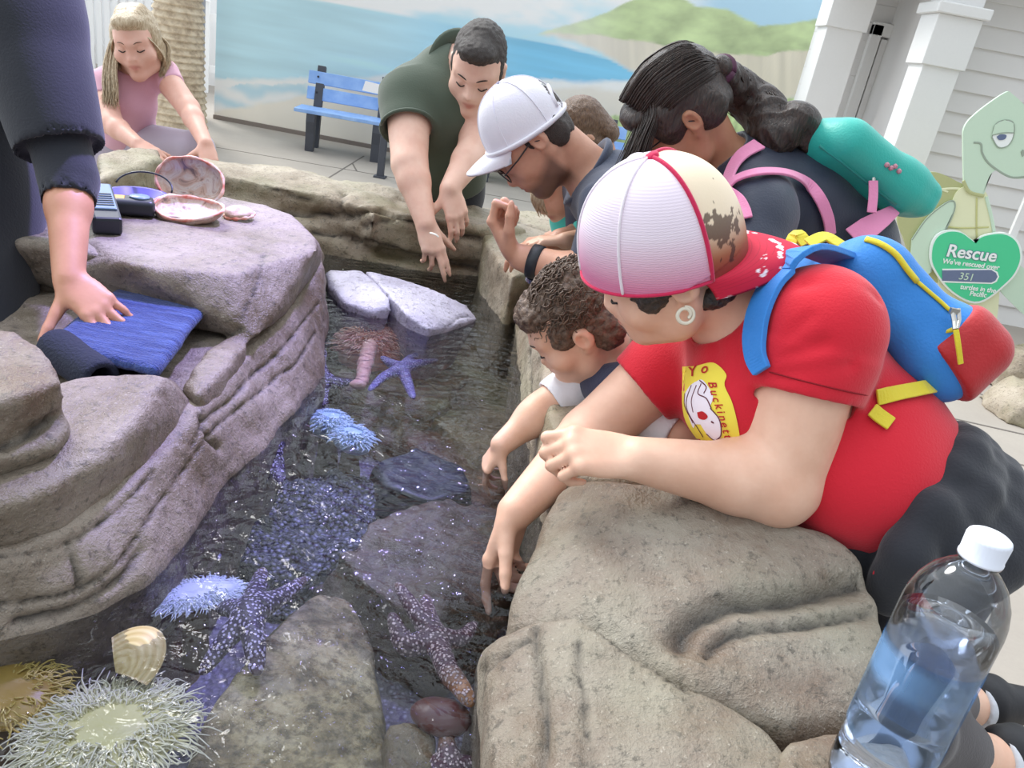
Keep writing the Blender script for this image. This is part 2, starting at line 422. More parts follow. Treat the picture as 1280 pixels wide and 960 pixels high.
# white picket fence in the sun, far left
M_wb = simple('bright_white', '#f4f4f4', .6, var=.02)
g = empty('picket_fence', (-8, 13, 0), 'white picket fence in glaring sunlight behind the girl', 'fence')
for i in range(26):
    bm = bmesh.new(); xx = -8.6+i*.125
    box(bm, (xx, 12.6, .0), (xx+.08, 12.63, 1.28)); bm2 = bmesh.new()
    bmesh.ops.create_cone(bm2, cap_ends=True, segments=4, radius1=.056, radius2=0, depth=.08, matrix=Matrix.Translation((xx+.04, 12.615, 1.32)) @ Matrix.Rotation(PI/4, 4, 'Z')); add(bm, bm2)
    bm_obj('picket', bm, M_wb, g)
for z in (.3, 1.02):
    bm = bmesh.new(); box(bm, (-8.7, 12.63, z), (-5.3, 12.68, z+.1)); bm_obj('rail', bm, M_wb, g)
# sunlit white garden wall behind the fence, with greenery
bm = bmesh.new(); box(bm, (-12, 13.6, 0), (-4.4, 13.8, 3.2)); struct(bm_obj('wall_left', bm, M_wb))

# palm trunk: rings of old leaf bases
M_palm = NT('palm_bark'); nn = M_palm.noise(14, 5, .6); M_palm.color(M_palm.ramp(nn, [(.3, '#b09c84'), (.55, '#e0cfb4'), (.8, '#efe4d0')])); M_palm.set(Roughness=.9); M_palm.bump(nn, .5, .01); M_palm = M_palm.m
pb = Z(222, 172, 0)
g = empty('palm_tree', pb, 'thick pale palm trunk with ringed bark behind the girl', 'tree')
prof = []
for i in range(60):
    z = i*.065; r = .235-.012*z+.07*math.exp(-z*2.2); prof += [(r+.018, z), (r+.022, z+.012), (r-.006, z+.055)]
bm = bmesh.new(); lathe(bm, [(0, 0)]+prof+[(0, 3.95)], Matrix.Translation(Vector(pb)), 40); o = bm_obj('trunk', bm, M_palm, g, True)
for v in o.data.vertices: v.co += Vector((noise.noise(v.co*5), noise.noise(v.co*5+Vector((9, 0, 0))), 0))*.02
M_frond = simple('frond', '#6d8a4a', .6)
for i in range(11):
    a = i*2*PI/11; bm = bmesh.new(); pts = [pb+A(math.cos(a)*r, math.sin(a)*r, 3.9+.9*r-.5*r*r) for r in np.linspace(0, 2.1, 10)]
    tube(bm, pts, [.02-.0018*j for j in range(10)], 6)
    for j in range(1, 10):
        for sd in (-1, 1):
            b2 = bmesh.new(); p = pts[j]; q = p+A(-math.sin(a)*sd*.45+math.cos(a)*.25, math.cos(a)*sd*.45+math.sin(a)*.25, -.25)
            tube(b2, [p, (p+q)/2+A(0, 0, .03), q], [.02, .018, .002], 4, flat=.25); add(bm, b2)
    bm_obj('frond', bm, M_frond, g)

# white beach-hut building at the right: lap siding, two porch columns, a glazed door
t = NT('lap_siding'); t.color(t.mix(t.math('MULTIPLY', t.noise(3, 3), .2), '#e6e4e2', '#cfccca')); t.set(Roughness=.5); M_side = t.m
bm = bmesh.new()
for i in range(24):
    z = i*.165; b2 = bmesh.new()
    vs_ = [(2.98, 7.18, z), (7.5, 7.18, z), (7.5, 7.205, z+.165), (2.98, 7.205, z+.165), (2.98, 7.4, z), (7.5, 7.4, z), (7.5, 7.4, z+.165), (2.98, 7.4, z+.165)]
    vv = [b2.verts.new(p) for p in vs_]
    for f in ((0, 1, 2, 3), (5, 4, 7, 6), (1, 5, 6, 2), (4, 0, 3, 7), (0, 4, 5, 1), (3, 2, 6, 7)): b2.faces.new([vv[k] for k in f])
    add(bm, b2)
struct(bm_obj('wall_right', bm, M_side))
bm = bmesh.new()
for i in range(24):
    z = i*.165; box(bm, (2.3, 8.8, z), (3.02, 8.9, z+.163))
box(bm, (2.98, 7.4, 0), (3.05, 8.9, 3.9)); box(bm, (3.02, 8.8, 2.5), (4.2, 8.9, 3.9))
struct(bm_obj('wall_right', bm, M_side))
def column(c, w, h, cap, label):
    g = empty('porch_column', A(*c, 0), label, 'column', 'white porch columns of the beach hut'); x, y = c
    bm = bmesh.new(); box(bm, (x-w/2, y-w/2, 0), (x+w/2, y+w/2, h), bev=.006); bm_obj('shaft', bm, M_white, g)
    bm = bmesh.new(); box(bm, (x-w/2-.03, y-w/2-.03, 0), (x+w/2+.03, y+w/2+.03, .22), bev=.008); bm_obj('plinth', bm, M_white, g)
    bm = bmesh.new(); box(bm, (x-w/2-.025, y-w/2-.025, cap), (x+w/2+.025, y+w/2+.025, cap+.36), bev=.006)
    box(bm, (x-w/2-.06, y-w/2-.06, cap+.36), (x+w/2+.06, y+w/2+.06, cap+.44), bev=.01); bm_obj('capital', bm, M_white, g)
column((2.40, 8.4), .33, 3.2, 2.17, 'white square porch column nearer the mural, left of the door')
column((2.80, 7.0), .29, 3.2, 1.94, 'white square porch column in front of lap siding, right of the door')
bm = bmesh.new(); box(bm, (2.18, 6.8, 2.62), (2.62, 9.0, 3.0), bev=.01); box(bm, (2.18, 6.8, 2.62), (7.5, 7.2, 3.0), bev=.01); struct(bm_obj('trim_2', bm, M_white))
bm = bmesh.new(); box(bm, (2.2, 7.0, 2.6), (7, 8.8, 2.64)); struct(bm_obj('ceiling', bm, M_white))
# door between the columns
M_glass = NT('door_glass'); M_glass.color('#b9c6c9'); M_glass.set(Roughness=.08, Metallic=.0); M_glass = M_glass.m
g = empty('door_1', (3.3, 8.78, 0), 'white glazed door between the two porch columns', 'door'); g['kind'] = 'structure'
bm = bmesh.new()
for a in ((2.80, 2.9), (3.78, 3.88)): box(bm, (a[0], 8.72, 0), (a[1], 8.8, 2.3), bev=.006)
box(bm, (2.80, 8.72, 2.2), (3.88, 8.8, 2.32), bev=.006); bm_obj('door_frame', bm, M_white, g)
bm = bmesh.new()
for a in ((2.92, 0, 3.1, 2.18), (3.58, 0, 3.76, 2.18), (3.1, 0, 3.58, .45), (3.1, 2.0, 3.58, 2.18)): box(bm, (a[0], 8.75, a[1]), (a[2], 8.79, a[3]), bev=.006)
dl = bm_obj('door_leaf', bm, M_white, g)
bm = bmesh.new(); box(bm, (3.1, 8.77, .45), (3.58, 8.78, 2.0)); bm_obj('pane', bm, M_glass, dl)
bm = bmesh.new(); box(bm, (3.62, 8.66, 2.02), (3.8, 8.75, 2.12), bev=.01); bm_obj('door_closer', bm, simple('closer', '#8f9093', .4, .6), g)

# ------------------------------------------------------------------ blue slat benches
M_slat = NT('blue_plastic_lumber'); nn = M_slat.noise(8, 3); M_slat.color(M_slat.ramp(nn, [(.3, '#86aeea'), (.7, '#a3c6f6')])); M_slat.set(Roughness=.5); M_slat = M_slat.m
M_bleg = simple('charcoal_plastic_lumber', '#4a4d56', .6)
M_screw = simple('screw', '#2c2f38', .4)
def bench(o, d, L, lab, legs, name='park_bench'):
    g = empty(name, o, lab, 'bench', 'blue slat benches along the mural'); d = nrm(A(d[0], d[1], 0)); bk = A(-d[1], d[0], 0)
    M = frame(o, d, bk, A(0, 0, 1)); tb = math.radians(12)
    for z0, z1 in ((.53, .67), (.70, .84)):
        y0 = .36+(z0-.45)*math.tan(tb); bm = bmesh.new(); box(bm, (-.09, 0, 0), (L, .04, z1-z0), Matrix.Translation((0, y0, z0)) @ Matrix.Rotation(-tb, 4, 'X'), .006)
        bmesh.ops.transform(bm, matrix=M, verts=bm.verts); sl = bm_obj('back_slat', bm, M_slat, g)
        for lx in legs:
            bm = bmesh.new(); bmesh.ops.create_cone(bm, cap_ends=True, segments=8, radius1=.012, radius2=.012, depth=.012, matrix=M @ Matrix.Translation((lx+.02, y0+.008, z0+.08)) @ Matrix.Rotation(PI/2, 4, 'X')); bm_obj('screw', bm, M_screw, sl)
    for y0 in (-.06, .09, .24):
        bm = bmesh.new(); box(bm, (-.14, y0, .415), (L+.03, y0+.135, .455), None, .006); bmesh.ops.transform(bm, matrix=M, verts=bm.verts); bm_obj('seat_slat', bm, M_slat, g)
    for lx in legs:
        bm = bmesh.new()
        for pts in ([(-.02, 0), (.08, 0), (.10, .2), (.07, .415), (-.05, .415), (-.06, .33), (-.03, .2)],):
            a = [bm.verts.new((lx, y, z)) for y, z in pts]; b = [bm.verts.new((lx+.09, y, z)) for y, z in pts]
            bm.faces.new(a); bm.faces.new(b[::-1])
            for i in range(len(a)): bm.faces.new((a[i], b[i], b[(i+1) % len(a)], a[(i+1) % len(a)]))
        bmesh.ops.transform(bm, matrix=M, verts=bm.verts); bm_obj('front_leg', bm, M_bleg, g)
        bm = bmesh.new(); pts = [(.29, 0), (.39, 0), (.42, .4), (.54, .88), (.47, .9), (.34, .45)]
        a = [bm.verts.new((lx, y, z)) for y, z in pts]; b = [bm.verts.new((lx+.09, y, z)) for y, z in pts]
        bm.faces.new(a); bm.faces.new(b[::-1])
        for i in range(len(a)): bm.faces.new((a[i], b[i], b[(i+1) % len(a)], a[(i+1) % len(a)]))
        bmesh.ops.transform(bm, matrix=M, verts=bm.verts); bm_obj('rear_leg', bm, M_bleg, g)
    return g
b1 = bench(Z(381, 188, 0), (1, .12), 1.35, 'blue slat bench left of the man in the olive shirt', (0, .74, 1.26))
bench(Z(600, 226, 0), (1, .06), 1.62, 'blue slat bench mostly hidden behind the white cap', (0, 1.4))
# paper left on the first bench's back
p = Y(455, 112, 9.62)
bm = bmesh.new()
P_ = [Y(457, 101, 9.60), Y(496, 111, 9.60), Y(494, 122, 9.58), Y(453, 113, 9.58)]
b2 = [q+A(0, -.012, 0) for q in P_]; vv = [bm.verts.new(q) for q in P_+b2]
for f in ((3, 2, 1, 0), (4, 5, 6, 7), (0, 1, 5, 4), (1, 2, 6, 5), (2, 3, 7, 6), (3, 0, 4, 7)): bm.faces.new([vv[k] for k in f])
tag(bm_obj('paper_sign', bm, simple('paper', '#f7f4f2', .8, var=.02)), 'small white paper notice on the back of the blue bench', 'sign')
# low dark post behind the wall
pp = Z(475, 222, 0)
bm = bmesh.new(); box(bm, pp+A(-.035, -.035, 0), pp+A(.035, .035, .5), bev=.01); box(bm, pp+A(-.05, -.05, .5), pp+A(.05, .05, .53), bev=.01); box(bm, pp+A(-.06, -.06, 0), pp+A(.06, .06, .02))
tag(bm_obj('bollard', bm, M_bleg), 'short dark grey post on the floor just right of the first blue bench', 'post')

# ------------------------------------------------------------------ turtle cut-out board with heart sign
YT = 6.0
def outline(px_, y, th, mat, parent, name, sm=6, closed=True):
    """a cut-out board: outline in the board's own plane, with thickness th"""
    pts = [Y(a, b, y) for a, b in px_]
    if sm:
        q = spline(pts+pts[:1], sm)[:-1]
    else: q = pts
    bm = bmesh.new(); a = [bm.verts.new(p) for p in q]; b = [bm.verts.new(p+A(0, th, 0)) for p in q]
    bm.faces.new(a); bm.faces.new(b[::-1])
    for i in range(len(a)): bm.faces.new((a[i], b[i], b[(i+1) % len(a)], a[(i+1) % len(a)]))
    bmesh.ops.triangulate(bm, faces=[f for f in bm.faces if len(f.verts) > 4])
    return bm_obj(name, bm, mat, parent)
def stroke(px_, y, wd, mat, parent, name, sm=6, closed=False):
    pts = [Y(a, b, y) for a, b in px_]
    if closed: pts = pts+pts[:1]
    q = spline(pts, sm) if sm else pts
    bm = bmesh.new(); tube(bm, q, wd, 6, True, .3, (0, 1, 0)); return bm_obj(name, bm, mat, parent)
M_tsk = simple('sign_pale_green', '#cfe6cf', .5, var=.03); M_tsh = simple('sign_olive', '#bcbf8a', .5, var=.05); M_tbl = simple('sign_cream', '#eceec6', .5, var=.03)
M_tln = simple('sign_grey_line', '#9fae9d', .5); M_hrt = simple('sign_green', '#4fd49a', .35, var=.02); M_wht = simple('sign_white', '#f6fbf8', .4, var=.02); M_disp = simple('display', '#6c7a9a', .3); M_tol = simple('sign_tan_line', '#cfcf8e', .5)
tg = empty('turtle_sign', Y(1215, 420, YT)*A(1, 1, 0), 'pale green cartoon sea turtle cut-out board holding a green heart sign', 'sign')
outline([(1130, 300), (1122, 270), (1140, 228), (1165, 215), (1195, 226), (1222, 246), (1215, 300), (1200, 345), (1150, 350)], YT+.02, .02, M_tsh, tg, 'shell')
stroke([(1142, 262), (1165, 240), (1200, 236), (1216, 246)], YT+.018, .008, M_tbl, tg, 'shell_line'); stroke([(1150, 218), (1165, 232), (1185, 240)], YT+.018, .006, M_tbl, tg, 'shell_line')
outline([(1186, 265), (1196, 240), (1212, 232), (1232, 240), (1238, 262), (1242, 300), (1250, 345), (1240, 420), (1200, 420), (1180, 380), (1172, 330)], YT+.01, .02, M_tbl, tg, 'belly')
stroke([(1178, 282), (1200, 285), (1236, 284)], YT+.006, .006, M_tol, tg, 'belly_line'); stroke([(1221, 247), (1221, 290), (1224, 340)], YT+.006, .006, M_tol, tg, 'belly_line')
stroke([(1233, 246), (1241, 280), (1248, 330)], YT+.006, .012, M_tsk, tg, 'shoulder')
outline([(1205, 232), (1204, 180), (1206, 158), (1222, 140), (1256, 116), (1266, 118), (1284, 136), (1292, 160), (1292, 205), (1282, 222), (1262, 222), (1246, 213), (1236, 222), (1230, 242), (1216, 244)], YT, .02, M_tsk, tg, 'head')
stroke([(1217, 178), (1226, 180), (1228, 192), (1238, 206), (1262, 221), (1282, 221)], YT-.002, .007, M_tln, tg, 'mouth_line'); stroke([(1204, 226), (1212, 240), (1230, 245)], YT-.002, .012, M_tsh, tg, 'collar')
e = outline([(1240, 172), (1244, 156), (1256, 150), (1267, 154), (1267, 170), (1260, 182), (1248, 184)], YT-.004, .004, M_wht, tg, 'eye')
stroke([(1240, 172), (1244, 156), (1256, 150), (1267, 154), (1267, 170), (1260, 182), (1248, 184)], YT-.005, .004, M_tln, e, 'eye_rim', closed=True)
outline([(1240, 169), (1244, 156), (1256, 150), (1267, 154), (1267, 166)], YT-.007, .003, M_tsk, e, 'eyelid', 0); stroke([(1240, 169), (1254, 166), (1267, 166)], YT-.008, .004, M_tln, e, 'lid_line')
outline([(1246, 171), (1251, 168), (1258, 169), (1256, 174), (1249, 175)], YT-.008, .003, M_disp, e, 'pupil')
outline([(1276, 190), (1279, 187), (1281, 192), (1278, 196)], YT-.004, .004, M_tln, tg, 'nostril')
outline([(1140, 300), (1160, 272), (1186, 252), (1194, 256), (1188, 276), (1170, 310), (1164, 340), (1140, 345)], YT-.004, .02, M_tsk, tg, 'flipper'); stroke([(1140, 300), (1160, 272), (1186, 252), (1194, 256), (1188, 276), (1170, 310), (1164, 340)], YT-.006, .005, M_tln, tg, 'flipper_line')
outline([(1240, 350), (1270, 330), (1300, 360), (1310, 395), (1290, 400), (1258, 372)], YT+.005, .02, M_tsk, tg, 'flipper')
hp = [(1220, 303), (1226, 296), (1238, 292), (1256, 291), (1270, 298), (1277, 312), (1276, 330), (1262, 352), (1224, 379), (1190, 366), (1166, 335), (1163, 312), (1170, 295), (1184, 288), (1200, 289), (1212, 297)]
hs = outline(hp, YT-.03, .02, M_wht, tg, 'heart')
cx_, cy_ = 1221, 330
outline([(cx_+(a-cx_)*.955, cy_+(b-cy_)*.95) for a, b in hp], YT-.034, .01, M_hrt, hs, 'heart_face')
outline([(1178, 336), (1240, 336), (1247, 340), (1249, 346), (1246, 352), (1240, 355), (1178, 353)], YT-.037, .006, M_wht, hs, 'display_frame', 0)
outline([(1178, 338), (1239, 337.5), (1245, 341), (1247, 346), (1244, 351), (1239, 353.3), (1178, 351)], YT-.039, .006, M_disp, hs, 'display', 0)
def text(body, pos, xdir, zdir, size, mat, parent, name, depth=.002, bold=0, align='CENTER', shear=0, space=1):
    cu = bpy.data.curves.new('txt', 'FONT'); cu.body = body; cu.size = size; cu.extrude = depth; cu.align_x = align; cu.offset = bold; cu.shear = shear; cu.space_character = space
    o = bpy.data.objects.new('txt', cu); COL.objects.link(o); bpy.context.view_layer.update()
    me = bpy.data.meshes.new_from_object(o.evaluated_get(bpy.context.evaluated_depsgraph_get())); bpy.data.objects.remove(o)
    x = nrm(xdir); z = nrm(zdir); me.transform(frame(pos, x, z, np.cross(x, z))); me.materials.clear()
    return link(name, me, parent, mat)
xd = Y(1247, 322, YT)-Y(1179, 314, YT); up_ = A(0, 0, 1)
xd = nrm(xd)
ud = nrm(np.cross(xd, A(0, 1, 0)))*-1
if ud[2] < 0: ud = -ud
text('Rescue', Y(1213, 323.5, YT-.037), xd, ud, .125, M_disp, hs, 'lettering', .001, .006)
text('Rescue', Y(1213, 323.5, YT-.039), xd, ud, .125, M_wht, hs, 'lettering', .002, .0025)
text("We've rescued over", Y(1213, 333, YT-.037), xd, ud, .05, M_wht, hs, 'lettering', .001, .001)
text('351', Y(1207, 350, YT-.041), xd, ud, .075, M_tsk, hs, 'lettering', .001)
text('turtles in the', Y(1222, 363.5, YT-.037), xd, ud, .05, M_wht, hs, 'lettering', .001, .001)
text('Pacific', Y(1222, 370.5, YT-.037), xd, ud, .05, M_wht, hs, 'lettering', .001, .001)
bm = bmesh.new(); q = Y(1215, 420, YT)*A(1, 1, 0); box(bm, q+A(-.35, -.05, 0), q+A(.45, .3, .05), bev=.01); box(bm, q+A(-.02, .03, 0), q+A(.03, .06, 1.2)); bm_obj('stand', bm, M_white, tg)
# ================================================================== rockwork of the touch pool
ZW = .85                                             # water level
def rockmat(name, base, brown, light, wet=0., dark='#3a3630', tint=1., green=0.):
    t = NT(name); n1 = t.noise(2.6, 6, .62); n2 = t.noise(9, 6, .7); n3 = t.noise(70, 4, .75); n4 = t.noise(170, 2, .8)
    c = t.ramp(n1, [(.36, brown), (.52, base), (.68, light)])
    c = t.mix(t.ramp(n2, [(.42, 0.), (.62, .55)]), c, light)
    c = t.mix(t.ramp(n2, [(.30, .6), (.42, 0.)]), c, brown)
    c = t.mix(t.ramp(n3, [(.54, 0.), (.66, .6)]), c, dark)
    c = t.mix(t.ramp(n4, [(.62, 0.), (.74, .3)]), c, '#d8d0c2')
    if green: c = t.mix(t.math('MULTIPLY', t.ramp(t.noise(5, 4), [(.45, 0.), (.65, 1.)]), green), c, '#7c7f55')
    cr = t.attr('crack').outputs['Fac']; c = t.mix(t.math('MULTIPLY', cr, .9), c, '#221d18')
    t.color(c); t.set(Roughness=t.ramp(n2, [(.3, .42-.2*wet), (.7, .75-.35*wet)]))
    h = t.math('ADD', t.math('MULTIPLY', n2, .6), t.math('ADD', t.math('MULTIPLY', n3, .3), t.math('MULTIPLY', n4, .12)))
    t.bump(h, .8, .016); return t.m
M_rockL = rockmat('grey_rock', '#796d5f', '#574936', '#988d81', .25)
M_rockR = rockmat('tan_rock', '#7c6f62', '#644f3e', '#979082', .0, green=.12)
M_rockF = rockmat('mossy_rock', '#9a8b78', '#78664f', '#b5a896', .15, green=.35)
M_slab = rockmat('wet_slab', '#a7a1b8', '#837b8c', '#c9c4da', .6)
M_sub = rockmat('drowned_rock', '#7d6c55', '#4c3d2e', '#978a70', .3, green=.5)
M_subD = rockmat('dark_drowned_rock', '#51463a', '#352a22', '#6a5d4c', .3)
def hull(pts):
    bm = bmesh.new(); [bm.verts.new(p) for p in pts]
    r = bmesh.ops.convex_hull(bm, input=bm.verts[:])
    bmesh.ops.delete(bm, geom=[e for e in r['geom_interior'] if isinstance(e, bmesh.types.BMVert)], context='VERTS')
    return bm
def rock(name, hulls, label, mat, vox=.012, sm=8, amp=.008, freq=6., cracks=(), fine=.002, cat='rock', group=None, strata=0., holes=(), seed=0):
    bm = bmesh.new()
    for h in hulls: add(bm, hull(h) if not isinstance(h, bmesh.types.BMesh) else h)
    bmesh.ops.recalc_face_normals(bm, faces=bm.faces[:])
    o = bm_obj('tmp_rock', bm)
    m = o.modifiers.new('r', 'REMESH'); m.mode = 'VOXEL'; m.voxel_size = vox
    bpy.context.view_layer.update()
    me = bpy.data.meshes.new_from_object(o.evaluated_get(bpy.context.evaluated_depsgraph_get())); bpy.data.objects.remove(o)
    v = np.empty(len(me.vertices)*3); me.vertices.foreach_get('co', v); v = v.reshape(-1, 3)
    f = np.array([list(p.vertices) if len(p.vertices) == 4 else list(p.vertices)+[p.vertices[2]] for p in me.polygons])
    bpy.data.meshes.remove(me)
    v = relax(v, f, sm)
    n = vnormals(v, f); so = Vector((seed, seed*.7, 0))
    d = np.array([noise.fractal(Vector(p)*freq+so, 1., 2.1, 4)*amp+noise.noise(Vector(p)*freq*7+so)*fine for p in v])
    if strata: d += np.array([math.sin((p[2]+.03*noise.noise(Vector(p)*3))*95)*strata for p in v])
    v = v+n*d[:, None]
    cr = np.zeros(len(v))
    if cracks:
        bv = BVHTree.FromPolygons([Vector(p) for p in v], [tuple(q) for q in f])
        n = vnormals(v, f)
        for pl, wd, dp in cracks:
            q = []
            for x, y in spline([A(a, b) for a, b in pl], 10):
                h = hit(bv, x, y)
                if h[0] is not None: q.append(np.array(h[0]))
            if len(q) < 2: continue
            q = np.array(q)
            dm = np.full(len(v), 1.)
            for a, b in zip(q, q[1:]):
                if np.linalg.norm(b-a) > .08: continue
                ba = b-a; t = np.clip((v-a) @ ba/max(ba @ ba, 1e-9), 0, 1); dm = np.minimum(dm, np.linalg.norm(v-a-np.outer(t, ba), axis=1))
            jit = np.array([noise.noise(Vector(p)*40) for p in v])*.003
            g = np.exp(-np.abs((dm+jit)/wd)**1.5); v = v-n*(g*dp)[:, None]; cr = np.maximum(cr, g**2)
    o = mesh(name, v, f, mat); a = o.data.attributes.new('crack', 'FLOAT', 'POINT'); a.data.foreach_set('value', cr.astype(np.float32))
    return tag(o, label, cat, group)
def zs_(pl, z): return [Z(x, y, z) for x, y in pl]
def dn(pts, z, k=0., c=None):                        # the same points dropped to height z, drawn k outward from centre c
    c = np.mean(pts, 0) if c is None else c
    return [A(p[0]+(p[0]-c[0])*k, p[1]+(p[1]-c[1])*k, z) for p in pts]

# ---- left bank: broad sloping base
topL = [Z(400, 333, .99), Z(372, 378, .98), Z(341, 416, .97), Z(305, 440, .965), Z(249, 503, .965), Z(193, 585, .965), Z(90, 655, .965), Z(0, 694, .965), Z(-90, 715, .96)]
watL = [Z(407, 352, .86), Z(408, 462, .86), Z(370, 510, .86), Z(300, 592, .86), Z(233, 668, .86), Z(179, 724, .86), Z(120, 757, .86), Z(54, 785, .86), Z(0, 802, .86), Z(-90, 830, .86)]
lowL = [p+A(-.015, 0, -.42) for p in watL]+[A(p[0]-.02, p[1], 0) for p in watL]
backL = [A(-1.75, 2.3, z) for z in (.96, 0)]+[A(-1.75, .2, z) for z in (.96, 0)]+[A(-.7, 2.36, .96), A(-.7, 2.36, 0)]
ck1 = [[(400, 378), (382, 400), (350, 440), (315, 470), (290, 500), (262, 520), (240, 560)], .0034, .008]
ck2 = [[(395, 415), (370, 455), (350, 468), (325, 490), (285, 522), (262, 545), (215, 610)], .0032, .007]
ck3 = [[(0, 695), (50, 690), (83, 681), (142, 643), (175, 610), (193, 588)], .0032, .007]
ck4 = [[(0, 756), (60, 748), (104, 735), (150, 702), (179, 660), (210, 615)], .0032, .007]
ck5 = [[(83, 681), (95, 710), (100, 733)], .005, .008]; ck6 = [[(253, 520), (262, 545), (275, 560)], .006, .012]
ck7 = [[(20, 778), (90, 762), (150, 725), (175, 690)], .006, .01]
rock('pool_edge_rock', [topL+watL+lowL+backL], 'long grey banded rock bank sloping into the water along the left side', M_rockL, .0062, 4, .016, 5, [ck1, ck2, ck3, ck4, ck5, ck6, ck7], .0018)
# ---- big slab with the shells
s_top = [(207, 336), (250, 340), (287, 343), (330, 326), (362, 313), (398, 311), (396, 296), (362, 267), (332, 257), (275, 246), (187, 247), (140, 262), (118, 300), (160, 330)]
ST = zs_(s_top, 1.10); 
s_bot = zs_([(172, 378), (250, 393), (300, 410), (320, 427), (350, 397), (382, 360), (399, 328)], 1.0)
s_bk = [A(-.62, 2.3, .9), A(-1.3, 2.25, .9), A(-1.3, 1.55, .9)]
blk = [Z(x, y, 1.0) for x, y in ((262, 432), (296, 409), (312, 430), (250, 498), (228, 480))]
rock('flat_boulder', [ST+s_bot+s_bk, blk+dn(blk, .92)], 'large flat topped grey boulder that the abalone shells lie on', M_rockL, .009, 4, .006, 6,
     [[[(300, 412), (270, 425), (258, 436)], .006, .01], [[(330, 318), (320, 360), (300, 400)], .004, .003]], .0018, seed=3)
# pale block left of it, below the radio
p_top = [(70, 300), (120, 285), (170, 300), (180, 330), (150, 322), (70, 305)]
PT = [Z(90, 306, 1.09), Z(140, 312, 1.09), Z(178, 327, 1.09), Z(186, 310, 1.09), Z(140, 250, 1.09), Z(20, 250, 1.09), Z(0, 300, 1.09)]
PB = [Z(90, 348, 1.0), Z(176, 374, 1.0), Z(186, 372, 1.0), Z(0, 350, 1.0)]
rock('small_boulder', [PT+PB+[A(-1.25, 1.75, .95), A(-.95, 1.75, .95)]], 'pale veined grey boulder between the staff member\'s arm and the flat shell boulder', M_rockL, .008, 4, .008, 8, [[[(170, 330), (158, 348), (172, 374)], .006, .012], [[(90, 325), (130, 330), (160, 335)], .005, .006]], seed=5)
# ---- peaked block in front of the towel
k_top = [Z(75, 478, 1.035), Z(120, 470, 1.03), Z(157, 466, 1.05), Z(208, 469, 1.05), Z(170, 530, 1.045), Z(140, 570, 1.03), Z(60, 615, 1.03), Z(-60, 650, 1.03), Z(-60, 520, 1.03)]
k_bot = [Z(214, 474, .97), Z(250, 515, .95), Z(188, 590, .94), Z(80, 668, .95), Z(0, 690, .95), Z(-80, 700, .95)]
rock('peaked_boulder', [k_top+k_bot], 'wet lavender grey boulder with a pointed corner just below the folded towel', M_rockL, .008, 4, .007, 7, [[[(250, 512), (225, 545), (190, 590)], .006, .008]], seed=8)
# ---- leftmost boulder, two layers
l_top = [Z(79, 476, 1.13), Z(40, 492, 1.13), Z(0, 503, 1.13), Z(-120, 520, 1.13), Z(-120, 405, 1.14), Z(-30, 403, 1.14), Z(20, 411, 1.14), Z(46, 424, 1.14), Z(66, 447, 1.135)]
l_bot = [Z(84, 515, 1.08), Z(0, 556, 1.07), Z(-120, 590, 1.07)]
l2 = [Z(90, 532, 1.07), Z(70, 560, 1.06), Z(0, 568, 1.07), Z(-120, 600, 1.07), Z(92, 545, 1.02), Z(66, 577, 1.0), Z(0, 611, 1.0), Z(-120, 650, 1.0), Z(80, 500, 1.0)]
rock('round_boulder', [l_top+l_bot+dn(l_top[4:8], 1.0), l2], 'rounded tan grey boulder at the left edge in front of the dark shirt', M_rockR, .008, 5, .006, 8, [[[(0, 560), (40, 540), (86, 512)], .006, .014]], seed=11)

# ---- far wall, stacked in layers
def layer(front, back, z1, z0, out=.0):
    f1 = zs_(front, z1); b1 = zs_(back, z1)
    return f1+b1+[A(p[0], p[1]-out, z0) for p in f1]+[A(p[0], p[1]+.02, z0) for p in b1]
FW1 = layer([(205, 203), (243, 211), (272, 214), (328, 219), (394, 236), (432, 250)], [(240, 196), (289, 199), (328, 203), (420, 225), (445, 229)], 1.03, .86)
FW1b = layer([(470, 262), (432, 250), (394, 238)], [(430, 222), (475, 231), (500, 238)], 1.035, .93)
FW2 = layer([(190, 230), (300, 252), (347, 268), (400, 272), (450, 279)], [(250, 205), (330, 210), (440, 240)], .95, 0)+zs_([(300, 285), (389, 313), (450, 326), (480, 331)], .85)
FW2b = layer([(440, 276), (500, 288), (560, 297), (620, 310)], [(440, 240), (560, 255), (650, 280)], .93, 0)+zs_([(440, 324), (520, 338), (600, 346), (645, 352)], .85)
FW3 = layer([(455, 262), (520, 262), (570, 275), (612, 285)], [(470, 231), (520, 238), (560, 247), (600, 258), (660, 285)], 1.02, .9, .01)
wc = [[[(330, 262), (400, 268), (440, 270), (470, 262), (540, 285), (600, 300)], .010, .03], [[(455, 283), (500, 275), (560, 290)], .007, .015], [[(430, 240), (425, 262), (445, 275)], .008, .02], [[(540, 262), (550, 285), (535, 310)], .006, .012], [[(390, 290), (450, 300), (520, 318), (600, 335)], .008, .015], [[(330, 232), (400, 255)], .006, .006]]
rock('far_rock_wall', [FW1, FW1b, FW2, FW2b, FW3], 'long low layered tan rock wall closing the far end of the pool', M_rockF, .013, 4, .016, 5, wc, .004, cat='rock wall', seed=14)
G1 = layer([(120, 222), (165, 210), (205, 196)], [(120, 190), (165, 182), (200, 182)], 1.1, .8)
rock('corner_rock', [G1], 'dark angular rock under the girl\'s near hand at the wall\'s left end', M_rockF, .012, 5, .01, 6, [], .004, seed=17)
G2 = [Z(x, y, 1.0) for x, y in ((130, 245), (215, 240), (245, 212), (215, 200), (130, 215))]
rock('corner_rock', [G2+dn(G2, .8, .1)], 'brown rock low in the corner right behind the abalone shells', M_rockF, .012, 5, .012, 6, [], .004, seed=19)
